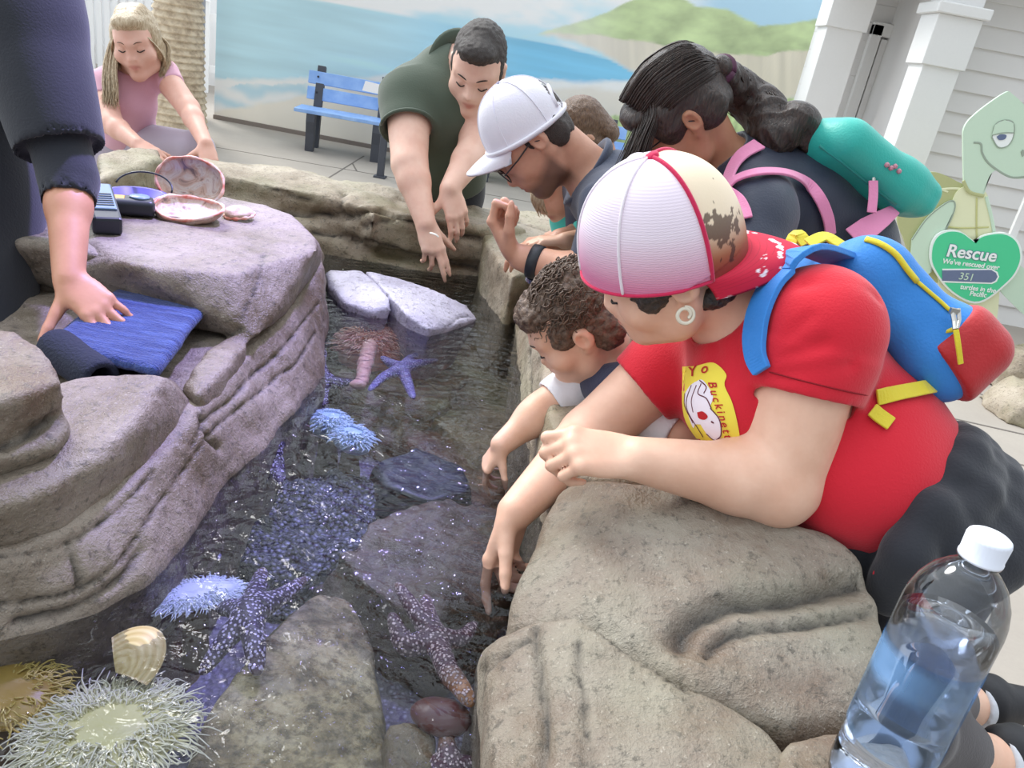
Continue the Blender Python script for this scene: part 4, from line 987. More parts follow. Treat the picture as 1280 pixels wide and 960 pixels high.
S.ell(wLe+(wLe-wLs)*.02, .05, None, .02)
hand(S, wLw+(wLw-wLe)*.03, CV(-.98, -.16, -.12), CV(.05, -.62, -.78), 1, .96, [(28, 86, 50), (46, 82, 55), (52, 84, 55), (55, 82, 50)], (0, 1, 2, 5), (.42, .86, -.35), (.05, .95, -.35))
hand(S, wRw, CV(-.30, .93, .2), CV(-.75, -.1, .6), -1, .93, [(12, 18, 10), (50, 60, 40), (58, 62, 40), (60, 60, 40)], (-3, 0, 3, 8), (.25, .9, -.55))
for K, An, o in ((wKn, wAn, .03), (wKf, wAf, -.03)):
    S.cone(wH, K, .11, .065, .04); S.cone(K, An, .062, .038, .02)
    ft = CV(1, .15, .35); S.cone(An, An+ft*.14, .04, .03, .02)
bodyW = S.build('body', M_skW, g, smooth=2); HW.paint(bodyW)
HW.brow(M_brow, bodyW); HW.lash(M_lash, bodyW)
# shirt
S = SDF(.004); w_torso(S, .010)
lv = nrm(wLe-wLs); rv = nrm(wRe-wRs)
hemL = wLs+lv*.098; hemR = wRs+rv*.10
S.cone(wLs+lv*.012, wLs+lv*.05, .078, .079, .03); S.flat(wLs+lv*.045, hemL, .079, .079, .02); S.cone(wRs+rv*.01, wRs+rv*.04, .07, .07, .03); S.flat(wRs+rv*.03, hemR, .071, .069, .02)
S.flat(hemL-lv*.035, hemL+lv*.02, .071, .070, .004, True); S.flat(hemR-rv*.03, hemR+rv*.02, .06, .06, .004, True)
nd = nrm(HW.p(0, -.03, -.05)-wN)
S.cone(wN-nd*.03, HW.p(0, -.03, -.06), .066, .072, .008, True)
fold = wrinkle(.004, 9, ((wH-wN), 1.5), 3.)
def folds(v, f):
    v = fold(v, f); n_ = vnormals(v, f)
    # creases fanning from the armpit
    for (a, b, am) in ((D(955, 440, 1.05), D(1010, 395, 1.02), .006), (D(955, 452, 1.05), D(1030, 430, 1.02), .006), (D(958, 470, 1.05), D(1060, 455, 1.03), .005), (D(985, 352, 1.05), D(1100, 372, 1.05), .004), (D(890, 430, 1.15), D(915, 480, 1.12), .004)):
        ba = b-a; t_ = (v-a) @ ba/(ba @ ba); dm = np.linalg.norm(v-a-np.outer(np.clip(t_, 0, 1), ba), axis=1); v = v-n_*(np.exp(-(dm/.011)**2)*am)[:, None]
    return v
shirtW = S.build('shirt', M_red, g, smooth=3, post=folds)
bm = bmesh.new(); q = []
dd, s_, u_ = basis(lv, (0, 0, 1))
for rr, off, nm in ((.0815, -.018, 'hem_stitch'),):
    tube(bm, [hemL+lv*off+(s_*math.cos(a)+u_*math.sin(a))*rr for a in np.linspace(0, 2*PI, 40)], .0011, 5)
bm_obj(nm, bm, simple('stitch', '#8f0a1c', .9), shirtW, True)
# neck ribbing
bm = bmesh.new(); dd, s_, u_ = basis(nd, (0, 0, 1)); c0 = wN+nd*.012
# leggings, sock, shoe
S = SDF(.006); S.cone(wH+(wH-wB)*.05, wH, .142, .145, .04)
for K, An in ((wKn, wAn), (wKf, wAf)):
    S.cone(wH, K, .122, .075, .04); S.flat(K, K+(An-K)*.72, .073, .052, .02); S.ell(K, .076, None, .02)
S.build('leggings', M_legg, g, smooth=3, post=wrinkle(.004, 12))
M_sock = clothmat('white_sock', '#d9dbe2'); M_shoe = simple('black_shoe', '#1c1b20', .6, bump=.2)
for An in (wAn, wAf):
    ft = CV(1, .15, .35); S = SDF(.005); S.flat(An+ft*.02, An+ft*.05, .047, .045, .01); S.build('sock', M_sock, g)
    S = SDF(.005); S.cone(An+ft*.06, An+ft*.17, .05, .036, .02); S.cone(An+ft*.05+CV(.1, -1, .1)*.02, An+ft*.07+CV(.1, -1, .1)*.03, .04, .03, .02); S.build('shoe', M_shoe, g)
# fleece tied round the waist
S = SDF(.005)
ax = nrm(wH-wB); dd, s_, u_ = basis(ax, CV(-.3, -1, 0))
for k_, (off, rad, tr) in enumerate(((-.035, .128, .030), (.005, .134, .036), (.05, .140, .036), (.09, .142, .04))):
    pts = [wH-ax*.04+ax*off+(s_*math.cos(a)+u_*math.sin(a))*(rad+.006*math.sin(3*a+k_)) for a in np.linspace(0, 2*PI, 25)]
    S.chain(pts, [tr+.006*math.sin(a*4+k_*2) for a in np.linspace(0, 2*PI, 25)], .012)
kn = D(1165, 640, 1.09)
S.ell(kn, .034, None, .02); S.chain([kn, D(1200, 690, 1.08), D(1225, 715, 1.1)], [.03, .032, .022], .012); S.chain([kn, D(1135, 690, 1.08), D(1110, 745, 1.12)], [.03, .035, .03], .012)
S.build('tied_fleece', M_black, g, smooth=2, post=wrinkle(.006, 16, (s_, 3.), 2.))
bm = bmesh.new(); tube(bm, spline([D(1092, 715, 1.10), D(1110, 722, 1.09), D(1140, 720, 1.085), D(1165, 712, 1.09)], 6), .004, 6); bm_obj('red_trim', bm, M_red, g, True)
# dark hair showing under the cap
M_hairW = hairmat('dark_hair', '#191413', '#4a4340', (40, 40, 40), rough=.3)
S = SDF(.003)
for q in (-1, 1):
    HW.ell(S, (q*.064, .028, .0), (.017, .030, .022), .01); HW.ell(S, (q*.068, .008, .012), (.015, .03, .02), .01); HW.ell(S, (q*.066, .034, -.018), (.012, .018, .016), .01)
    HW.ell(S, (q*.050, -.045, -.058), (.018, .028, .016), .012)
HW.ell(S, (0, -.064, -.060), (.046, .020, .018), .02)
S.build('hair', M_hairW, g, smooth=1, post=wrinkle(.004, 90, None, 1., True))
# spiral hoop earring
M_pearl = simple('pearl', '#e6ddc9', .2, .0, var=.05)
le = HW.p(-.087, -.008, -.040); ex, ey = CV(1, .1, .15), CV(-.1, .95, .3)
bm = bmesh.new(); pts = []
for i in range(60):
    a = -PI/2-.3+i/59*(2*PI*1.42); r = .0115-.0062*max(0, (i-32)/27)
    pts.append(le+ey*.011+ex*(-.002)+CV(0, -.3, -1)*.010+ex*math.cos(a)*r+ey*math.sin(a)*r)
tube(bm, pts, [.0022+.0006*math.sin(i/59*PI) for i in range(60)], 8); tag(bm_obj('earring', bm, M_pearl, g, True), 'cream spiral hoop earring')
# cap, worn backwards
M_mesh = NT('cap_mesh'); xx = M_mesh.attr('cv'); yy = M_mesh.mapped((1, 1, 1))
wv_ = M_mesh.attr('ln').outputs['Fac']
M_mesh.color(M_mesh.mix(M_mesh.math('MULTIPLY', wv_, .35), xx.outputs['Color'], '#a98fb4')); M_mesh.set(Roughness=.6); M_mesh.bump(wv_, .3, .002); M_mesh = M_mesh.m
M_cv = NT('cap_print'); M_cv.color(M_cv.attr('cv').outputs['Color']); M_cv.set(Roughness=.75); M_cv.bump(M_cv.noise(300, 2), .15, .002); M_cv = M_cv.m
M_pipe = clothmat('cap_piping', '#d01e52')
cp = Cap(HW, .097, .118, .154, .006, tilt=15, back=True, yc=.006, flat=2.3)
def paint_cv(o, fn):
    me = o.data;     v = np.empty(len(me.vertices)*3); me.vertices.foreach_get('co', v); q = HW.loc(v.reshape(-1, 3)); N = len(q)
    cl, ln = fn(q); a = me.color_attributes.new('cv', 'FLOAT_COLOR', 'POINT'); a.data.foreach_set('color', np.concatenate([cl, np.ones((N, 1))], 1).astype(np.float32).ravel())
    b = me.attributes.new('ln', 'FLOAT', 'POINT'); b.data.foreach_set('value', np.asarray(ln, np.float32))
def cap_h(q):
    t_ = math.radians(-21); y = q[:, 1]-.002; z = q[:, 2]-.010; return (z*math.cos(t_)+y*math.sin(t_))/.146
def f_mesh(q):
    h = cap_h(q); k = (np.clip(1-(h-.0)/.50, 0, 1)**1.2)[:, None]; a = np.array(srgb('#f2e4f0')[:3]); b = np.array(srgb('#dc7ba0')[:3])
    ln = .5+.5*np.sin(h*2*PI*42); return a*(1-k)+b*k, ln*np.clip(1.2-h, 0, 1)
C_cr, C_br, C_ru, C_dk = (np.array(srgb(x)[:3]) for x in ('#efdcc0', '#a5633f', '#8d2b22', '#3f1f16'))
def f_front(q):
    h = cap_h(q); out = []
    for p, hh in zip(q, h):
        t1 = smo(.62, .18, hh); c = C_cr*(1-t1)+C_br*t1; t2 = smo(.30, .05, hh); c = c*(1-t2)+C_ru*t2
        # a dark tree: crown of blotches on a forked trunk
        a = math.atan2(p[0], -p[1]); ax_ = a+.60
        n_ = noise.fractal(Vector(p)*85, 1, 2, 3)
        crown = math.exp(-((ax_/.34)**2+((hh-.47)/.17)**2)*1.3)
        tk = abs(ax_-.04*math.sin(hh*30)) < .035+.06*abs(hh-.28) and .12 < hh < .42
        if n_*.7+crown*1.25 > .60 or tk and n_ > -.3: c = C_dk*.8+c*.2
        out.append(c)
    return np.array(out), np.zeros(len(q))
NP = 6; bd = [PI/6+i*PI/3 for i in range(6)]
crown_o = cp.panel(-1.02, 1.02, 'front_panel', M_cv, g, 130, 110, .004); paint_cv(crown_o, f_front)
for a0, a1 in ((1.02, 2.08), (2.08, PI), (PI, 2*PI-2.08), (2*PI-2.08, 2*PI-1.02)):
    o = cp.panel(a0, a1, 'mesh_panel', M_mesh, g, 24, 150, .003); paint_cv(o, f_mesh)
M_seamw = clothmat('cap_seam_white', '#f3e9f2')
for a, m_ in ((1.02, M_pipe), (-1.02, M_pipe), (2.08, M_seamw), (-2.08, M_seamw), (PI, M_seamw)): cp.seam(a, m_, g, .0032 if m_ is M_pipe else .0022)
bm = bmesh.new(); tube(bm, [cp.pt(a, .004, .001) for a in np.linspace(1.02, 2*PI-1.02, 60)], .0025, 6); bm_obj('cap_band', bm, M_pipe, g, True)
cp.button(M_pipe, g, .010)
br, bw, bK = cp.brim(.072, 1.12, M_cv, g, curve=.012, drop=.022, n=120, m=60)
C_rd, C_wh = np.array(srgb('#c9143a')[:3]), np.array(srgb('#f2dfe4')[:3])
def f_brim(q):
    out = []; N = len(q)
    for i in range(N):
        p = q[i]; k = (i % bK)//bw/60; a = (i % bw)/(bw-1); n1 = noise.fractal(Vector(p)*42+Vector((3, 1, 0)), 1, 2, 3); n2 = noise.noise(Vector(p)*150); c = C_rd
        blot = max(math.exp(-(((a-.64)/.10)**2+((k-.45)/.3)**2)), math.exp(-(((a-.33)/.12)**2+((k-.7)/.25)**2)), math.exp(-(((a-.86)/.08)**2+((k-.6)/.3)**2)))
        if n1+blot*.9 > .75 and n2 > -.25: c = C_wh
        if k > .93 and noise.noise(Vector(p)*38) > .02: c = C_wh
        if k < .93 and abs((k*7) % 1-.5) < .06 and blot < .5: c = c*.75
        out.append(c)
    return np.array(out), np.zeros(N)
paint_cv(br, f_brim)
# print on the shirt: yellow badge with a white horse's head and red script
M_yel = simple('print_yellow', '#f2dc4c', .8, var=.02); M_pwh = simple('print_white', '#efe6f0', .8, var=.02); M_pln = simple('print_brown', '#6a2a3c', .8); M_prd = simple('print_red', '#c01c24', .8)
bvS = bvh_of(shirtW)
def decal(px_, mat, name, off, par, sm=6, sub=2):
    q = [A(a, b) for a, b in px_]
    if sm: q = spline(q+q[:1], sm)[:-1]
    bm = bmesh.new(); bm.faces.new([bm.verts.new((p[0], p[1], 0)) for p in q]); bmesh.ops.triangulate(bm, faces=bm.faces[:])
    for _ in range(4):
        es = [e for e in bm.edges if e.calc_length() > 5]
        if es: bmesh.ops.subdivide_edges(bm, edges=es, cuts=1); bmesh.ops.triangulate(bm, faces=bm.faces[:])
    dead = []
    for v in bm.verts:
        P_, _ = drape(bvS, [(v.co.x, v.co.y)], off)
        if P_: v.co = Vector(P_[0])
        else: dead.append(v)
    bmesh.ops.delete(bm, geom=dead, context='VERTS')
    me = bpy.data.meshes.new(name); bm.to_mesh(me); bm.free(); return link(name, me, par, mat)
def dstroke(px_, wd, mat, name, off, par, sm=6):
    P_, N_ = drape(bvS, [tuple(p) for p in (spline([A(a, b) for a, b in px_], sm) if sm else px_)], off)
    if len(P_) < 2: return
    bm = bmesh.new(); tube(bm, P_, wd, 5, True, .5, N_[0]); return bm_obj(name, bm, mat, par, True)
bd_ = decal([(854, 458), (870, 458), (892, 454), (908, 468), (906, 482), (916, 505), (924, 540), (926, 570), (922, 600), (900, 600), (880, 560), (856, 520)], M_yel, 'print_badge', .0015, shirtW)
hs_ = decal([(870, 478), (880, 476), (892, 495), (889, 510), (900, 522), (903, 540), (898, 549), (888, 546), (882, 538), (872, 524), (868, 534), (860, 512), (857, 496), (863, 484)], M_pwh, 'printed_horse', .0022, bd_)
for ln in ([(866, 482), (860, 500), (862, 515), (874, 535), (880, 545)], [(872, 482), (866, 500), (868, 515)], [(878, 480), (874, 492), (884, 498), (890, 510)], [(858, 492), (858, 508), (868, 528)], [(889, 510), (900, 524), (902, 542), (896, 549)], [(884, 541), (892, 548), (898, 549)], [(876, 476), (884, 484), (881, 492)]): dstroke(ln, .0009, M_pln, 'horse_line', .0026, hs_)
decal([(873, 515), (880, 514), (886, 520), (882, 524), (875, 522)], M_prd, 'bridle', .0028, hs_, 4)
dstroke([(890, 526), (893, 528)], .0013, M_pln, 'horse_line', .0028, hs_, 0)
def script(body, path, size, name):
    """lettering set letter by letter along a path on the shirt"""
    q = spline([A(a, b) for a, b in path], 20); cum = np.concatenate([[0], np.cumsum([np.linalg.norm(q[i+1]-q[i]) for i in range(len(q)-1)])]); s_ = 0; vs, fs = [], []
    for ch in body:
        if ch == ' ': s_ += size*.4; continue
        cu = bpy.data.curves.new('t', 'FONT'); cu.body = ch; cu.size = size; cu.shear = .3; cu.resolution_u = 3; cu.offset = size*.012
        o = bpy.data.objects.new('t', cu); COL.objects.link(o); bpy.context.view_layer.update(); me = bpy.data.meshes.new_from_object(o.evaluated_get(bpy.context.evaluated_depsgraph_get())); bpy.data.objects.remove(o)
        i = min(np.searchsorted(cum, s_), len(q)-2); p, t_ = q[i], nrm(q[i+1]-q[i]); b0 = len(vs); ok = True; tmp = []
        for v in me.vertices:
            x = p[0]+t_[0]*v.co.x+t_[1]*v.co.y; y = p[1]+t_[1]*v.co.x-t_[0]*v.co.y
            P_, _ = drape(bvS, [(x, y)], .0028)
            if not P_: ok = False; break
            tmp.append(P_[0])
        w_ = max([v.co.x for v in me.vertices] or [0])
        if ok: vs += tmp; fs += [tuple(b0+k for k in pl.vertices) for pl in me.polygons]
        s_ += w_+size*.06; bpy.data.meshes.remove(me)
    if vs: mesh(name, vs, fs, M_prd, bd_, smooth=False)
script('Yo', [(862, 472), (890, 465)], 17, 'lettering')
script('Buckinettes', [(886, 478), (892, 500), (899, 520), (906, 545), (914, 575), (916, 600)], 14, 'lettering')
M_white_cl = clothmat('white_jersey', '#e9e8ec', (.75, .75, .8)); M_navy = clothmat('navy_knit', '#2b3350', (.11, .13, .22)); M_navyd = clothmat('navy_nylon', '#20283c', (.08, .10, .17), rough=.5)
M_denim = clothmat('dark_trousers', '#23262e', (.08, .09, .11))
# ================================================================== little boy leaning over the rim
M_skB = skinmat('skin_boy', '#e9bfa6', '#d19a7c', '#bb6d62')
HB = Head(D(716, 404, 1.47), CV(-.80, .50, .30), CV(.02, .55, -.83), .86, lower=.92)
bN = D(775, 452, 1.53); bC, bH = D(830, 500, 1.54), D(905, 590, 1.60)
bLs, bLe, bLw = D(785, 500, 1.43), D(850, 540, 1.40), D(905, 575, 1.42)
bRs, bRe, bRw = D(745, 466, 1.56), D(678, 513, 1.545), D(627, 556, 1.50)
info('boy', upR=(bRs, bRe), foR=(bRe, bRw), neckC=(bN, bC), CH=(bC, bH))
g = empty('person', bH*A(1, 1, 0), 'little boy with short dark curly hair in white and navy raglan shirt', 'person')
def b_torso(S, t=0):
    S.cone(bC, bH, .088+t, .092+t, .03); S.cone(bN+(bC-bN)*.3, bC, .055+t, .085+t, .03); S.cone(bLs, bRs, .045+t, .045+t, .03)
S = SDF(.0034); b_torso(S); S.cone(bN, HB.p(0, -.03, -.05), .042, .043, .02); HB.build(S, cheek=1.12, nose=.8)
arm(S, bRs, bRe, bRw, (.040, .036, .031, .031, .0215)); arm(S, bLs, bLe, bLw, (.040, .036, .031, .031, .0215))
hand(S, bRw, CV(-.55, .78, .3), CV(-.6, -.62, -.5), -1, .62, [(18, 25, 15), (30, 40, 25), (38, 45, 30), (40, 45, 30)], thumb=(.6, .7, -.5))
hand(S, bLw, CV(.8, .5, .1), CV(0, -.8, -.6), 1, .62)
for q in (-1, 1):
    kn_ = bH+CV(.5, .6, q*.35)*.24; S.cone(bH, kn_, .075, .05, .03); S.cone(kn_, kn_+A(.05, 0, -.25), .048, .032, .02); S.cone(kn_+A(.05, 0, -.25), kn_+A(.15, 0, -.28), .03, .025, .02)
body = S.build('body', M_skB, g); HB.paint(body); HB.brow(M_brow, body, .0026); HB.lash(M_lash, body)
S = SDF(.004); b_torso(S, .008)
S.cone(bN-(HB.p(0, -.03, -.05)-bN)*.1, HB.p(0, -.03, -.05), .05, .055, .006, True)
S.build('shirt', M_navy, g, smooth=3, post=wrinkle(.004, 14))
rv = nrm(bRe-bRs)
S = SDF(.0035); e_ = bRs+(bRe-bRs)*.80
S.cone(bRs-rv*.02+CV(.4, .2, 0)*.02, bRs+rv*.03, .050, .050, .02); S.flat(bRs, e_, .051, .046, .02); S.flat(e_-rv*.02, e_+rv*.02, .0395, .0395, .004, True)
S.build('sleeve', M_white_cl, g, smooth=2, post=wrinkle(.0045, 22, (rv, .5), 1.))
lv = nrm(bLe-bLs); S = SDF(.004); e_ = bLs+(bLe-bLs)*.9; S.cone(bLs, bLs+lv*.03, .052, .05, .02); S.flat(bLs, e_, .052, .047, .02); S.build('sleeve', M_white_cl, g, smooth=2, post=wrinkle(.004, 20))
dd, s_, u_ = basis(HB.p(0, -.03, -.05)-bN, CV(0, -1, 0)); cc = bN+dd*.012
bm = bmesh.new(); tube(bm, [cc+(s_*math.cos(a)+u_*math.sin(a))*.053-dd*.02*math.cos(a) for a in np.linspace(0, 2*PI, 30)], .010, 8); bm_obj('collar', bm, M_navy, g, True)
bm = bmesh.new(); tube(bm, [cc+(s_*math.cos(a)+u_*math.sin(a))*.056-dd*(.012+.02*math.cos(a)) for a in np.linspace(0, 2*PI, 30)], .0022, 6); bm_obj('collar_trim', bm, M_white_cl, g, True)
S = SDF(.006); S.cone(bH, bH+(bC-bH)*.2, .101, .098, .02)
for q in (-1, 1): kn_ = bH+CV(.5, .6, q*.35)*.24; S.cone(bH, kn_, .084, .062, .03)
S.build('shorts', M_white_cl, g, smooth=3, post=wrinkle(.005, 15))
M_hairB = hairmat('curly_hair', '#38291f', '#8a725f', (30, 30, 30), rough=.5)
S = SDF(.003)
HB.ell(S, (0, -.022, .042), (.083, .100, .087), .01); HB.ell(S, (0, .05, .075), (.062, .045, .035), .02)
for q in (-1, 1): HB.ell(S, (q*.072, .018, .022), (.014, .03, .035), .012); HB.ell(S, (q*.06, -.06, -.025), (.025, .04, .05), .02)
HB.ell(S, (0, -.08, -.03), (.055, .03, .05), .02)
for q in (-1, 1): S.ell(HB.p(q*.092, -.014, -.012), A(.02, .017, .03)*HB.s, HB.R, .004, True)
S.cut(HB.p(0, .085, .035), HB.R @ A(0, .9, -.6), .006)
def curls_(v, f):
    n_ = vnormals(v, f); d = np.array([.8*abs(noise.noise(Vector(p)*42))*2+noise.noise(Vector(p)*95)*.5 for p in v]); return v+n_*((d-.5)*.006)[:, None]
S.build('hair', M_hairB, g, smooth=1, post=curls_)
lk = []
rg_ = random.Random(3)
for i in range(430):
    a = rg_.uniform(-PI, PI); e = rg_.uniform(-.15, 1.5); x, y, z = math.cos(e)*math.sin(a)*.083, math.cos(e)*math.cos(a)*.098-.022, math.sin(e)*.085+.042
    if y > .055 and z < .055 or z < -.02 and y > -.02: continue
    p = HB.p(x, y, z); o_ = nrm(p-HB.p(0, -.02, .03)); tg_ = nrm(np.cross(o_, nrm(A(rg_.gauss(0, 1), rg_.gauss(0, 1), rg_.gauss(0, 1))))); b_ = np.cross(o_, tg_)
    tg_ = nrm(tg_*.35+HB.f*.7-HB.u*.35); b_ = nrm(np.cross(o_, tg_)); w__ = rg_.choice((-1, 1)); lk.append([p-tg_*.016, p-tg_*.007+b_*.004*w__+o_*.004, p+tg_*.003-b_*.003*w__+o_*.004, p+tg_*.012+b_*.004*w__+o_*.003, p+tg_*.018])
locks(lk, M_hairB, g, 'hair_curl', .0014, 4)
# ================================================================== man with the white cap
M_skM = skinmat('skin_tan', '#d3a086', '#b27a60', '#a55c52')
HM = Head(D(662, 172, 1.95), CV(-.62, .70, .32), CV(.05, .50, -.86), 1.02)
mN = D(742, 222, 2.02); mC, mB, mH = D(830, 285, 2.0), D(880, 380, 2.05), D(900, 470, 2.1)
mLs, mLe, mLw = D(770, 262, 1.85), D(742, 350, 1.80), D(652, 322, 1.84)
mRs, mRe, mRw = D(742, 232, 2.20), D(735, 300, 2.25), D(700, 300, 2.15)
info('capman', upL=(mLs, mLe), foL=(mLe, mLw), NC=(mN, mC))
g = empty('person', mH*A(1, 1, 0), 'bearded man in white baseball cap and navy shirt with raised fist and black watch', 'person')
def m_torso(S, t=0):
    S.cone(mN+(mC-mN)*.3, mC, .09+t, .125+t, .04); S.cone(mC, mB, .125+t, .12+t, .04); S.cone(mB, mH, .12+t, .13+t, .04); S.cone(mLs, mRs, .07+t, .07+t, .04)
S = SDF(.0045); m_torso(S); S.cone(mN, HM.p(0, -.03, -.05), .066, .060, .03); HM.build(S, jaw=1.05)
arm(S, mLs, mLe, mLw, (.06, .052, .045, .046, .031)); arm(S, mRs, mRe, mRw, (.06, .052, .045, .046, .031))
hand(S, mLw+nrm(mLw-mLe)*.02, CV(-.45, -.86, -.2), CV(-.85, .35, .35), 1, 1.05, [(40, 95, 60), (60, 95, 60), (66, 95, 60), (70, 92, 60)], thumb=(.5, .75, -.5), thumb2=(-.2, .9, -.6))
hand(S, mRw, CV(-.85, .15, -.1), CV(0, -.9, -.4), -1, 1.0)
for q in (-1, 1): kn_ = mH+A(q*.1, .05, -.45); S.cone(mH, kn_, .10, .065, .03); S.cone(kn_, kn_+A(0, .1, -.42), .06, .04, .03); S.cone(kn_+A(0, .1, -.42), kn_+A(-.05, -.05, -.47), .04, .035, .02)
body = S.build('body', M_skM, g); HM.paint(body, beard=True); HM.brow(M_brow, body)
S = SDF(.005); m_torso(S, .012); lv = nrm(mLe-mLs); S.flat(mLs, mLs+(mLe-mLs)*.85, .075, .068, .03); S.cone(mRs, mRs+(mRe-mRs)*.8, .075, .068, .03)
S.cone(mN, HM.p(0, -.03, -.05), .074, .085, .008, True); S.build('shirt', clothmat('navy_polo', '#353d52', (.13, .15, .21)), g, smooth=3, post=wrinkle(.007, 9, (mH-mN, 2.), 4.))
dd, s_, u_ = basis(HM.p(0, -.03, -.05)-mN, CV(0, -1, 0)); cc = mN+dd*.015
bm = bmesh.new(); tube(bm, [cc+(s_*math.cos(a)+u_*math.sin(a))*.081-dd*.02*math.cos(a) for a in np.linspace(0, 2*PI, 36)], [.02]*36, 8, flat=.5); bm_obj('collar', bm, bpy.data.materials['navy_polo'], g, True)
S = SDF(.008); S.cone(mH, mH+A(0, 0, .05), .145, .14, .03)
for q in (-1, 1): kn_ = mH+A(q*.1, .05, -.45); S.cone(mH, kn_, .115, .08, .03); S.cone(kn_, kn_+A(0, .1, -.38), .075, .055, .03)
S.build('trousers', M_denim, g)
M_hairM = hairmat('cropped_hair', '#2a2320', '#5d5049', (140, 140, 140), rough=.6)
S = SDF(.004); HM.ell(S, (0, -.02, .025), (.079, .095, .09), .01); HM.ell(S, (0, -.074, -.035), (.050, .022, .04), .02)
for q in (-1, 1): HM.ell(S, (q*.069, .004, .012), (.009, .014, .026), .008); HM.ell(S, (q*.060, -.052, -.03), (.013, .03, .036), .02)
for q in (-1, 1): S.ell(HM.p(q*.092, -.014, -.012), A(.02, .017, .03)*HM.s, HM.R, .004, True)
S.cut(HM.p(0, .075, .035), HM.R @ A(0, .95, -.3), .006); S.build('hair', M_hairM, g, smooth=1, post=wrinkle(.0015, 200))
M_capw = clothmat('white_twill', '#ebe8ef', (.80, .79, .84)); M_eye = simple('eyelet_grey', '#8a8896', .6)
cm = Cap(HM, .088, .104, .128, .014, tilt=20, yc=-.006, flat=2.25)
for i in range(6):
    a0 = i*PI/3; back_ = i in (2, 3)
    cm.panel(a0, a0+PI/3, 'cap_panel', M_capw, g, 20, 24, .003, hole=(lambda a, e: abs(a-PI) < .52 and ((a-PI)/.52)**2+((e-.16)/.34)**2 < 1 and e > .16) if back_ else None); cm.seam(a0, M_capw, g, .0016)
bm = bmesh.new(); tube(bm, [cm.pt(PI-.54+1.08*i/20, .16+.33*math.sqrt(max(0, 1-((i-10)/10)**2)), .001) for i in range(21)], .005, 6); bm_obj('cap_opening_edge', bm, M_capw, g, True)
cm.brim(.072, 1.05, M_capw, g, curve=.026, drop=.012); cm.button(M_eye, g, .007)
bm = bmesh.new(); tube(bm, [cm.pt(a, .035, .002) for a in np.linspace(-PI, PI, 60)], .0055, 6, flat=1.4); bm_obj('cap_strap', bm, M_capw, g, True)
M_glas = simple('dark_frames', '#2c2a2e', .3); M_lens = NT('eyeglass_lens'); M_lens.color('#c8ccd4'); M_lens.set(Roughness=.05, Alpha=.3); M_lens = M_lens.m
def glasses(H, mat, par, yo=.105, zo=-.004, wd=.026, ht=.020, r=.0018):
    gm = bmesh.new()
    for q in (-1, 1):
        tube(gm, [H.p(q*(.034+wd*math.cos(a)), yo-abs(wd*math.cos(a)*q+.0)*.10, zo+ht*math.sin(a)) for a in np.linspace(0, 2*PI, 25)], r*H.s, 6)
        tube(gm, [H.p(q*.06, yo-.006, zo+.006), H.p(q*.077, .05, zo+.008), H.p(q*.083, 0, zo+.012), H.p(q*.082, -.025, zo-.008)], r*H.s, 6)
    tube(gm, [H.p(-.010, yo, zo+.003), H.p(0, yo+.004, zo+.006), H.p(.010, yo, zo+.003)], r*H.s, 6)
    o = bm_obj('glasses', gm, mat, par, True)
    for q in (-1, 1):
        lm = bmesh.new(); lm.faces.new([lm.verts.new(H.p(q*(.034+wd*.97*math.cos(a)), yo-abs(wd*math.cos(a))*.10, zo+ht*.97*math.sin(a))) for a in np.linspace(0, 2*PI, 25)[:-1]]); bm_obj('lens', lm, M_lens, o)
glasses(HM, M_glas, g)
M_watch = simple('watch_strap', '#22242a', .5, bump=.2); M_steel = simple('steel', '#b9bcc2', .25, 1.)
wd_ = nrm(mLw-mLe); dd, s_, u_ = basis(wd_, CV(0, -.6, -.8)); c0 = mLw-wd_*.035
wg = bmesh.new(); lathe(wg, [(.037, -.013), (.0395, -.012), (.040, 0), (.0395, .012), (.037, .013), (.034, .0), (.037, -.013)], frame(c0, s_, u_, dd), 32); wt_ = bm_obj('wristwatch', wg, M_watch, g, True)
bm = bmesh.new(); bmesh.ops.create_cone(bm, cap_ends=True, segments=24, radius1=.019, radius2=.017, depth=.011, matrix=frame(c0-u_*.040-s_*.01, s_, dd, u_)); bm_obj('watch_case', bm, M_steel, wt_)
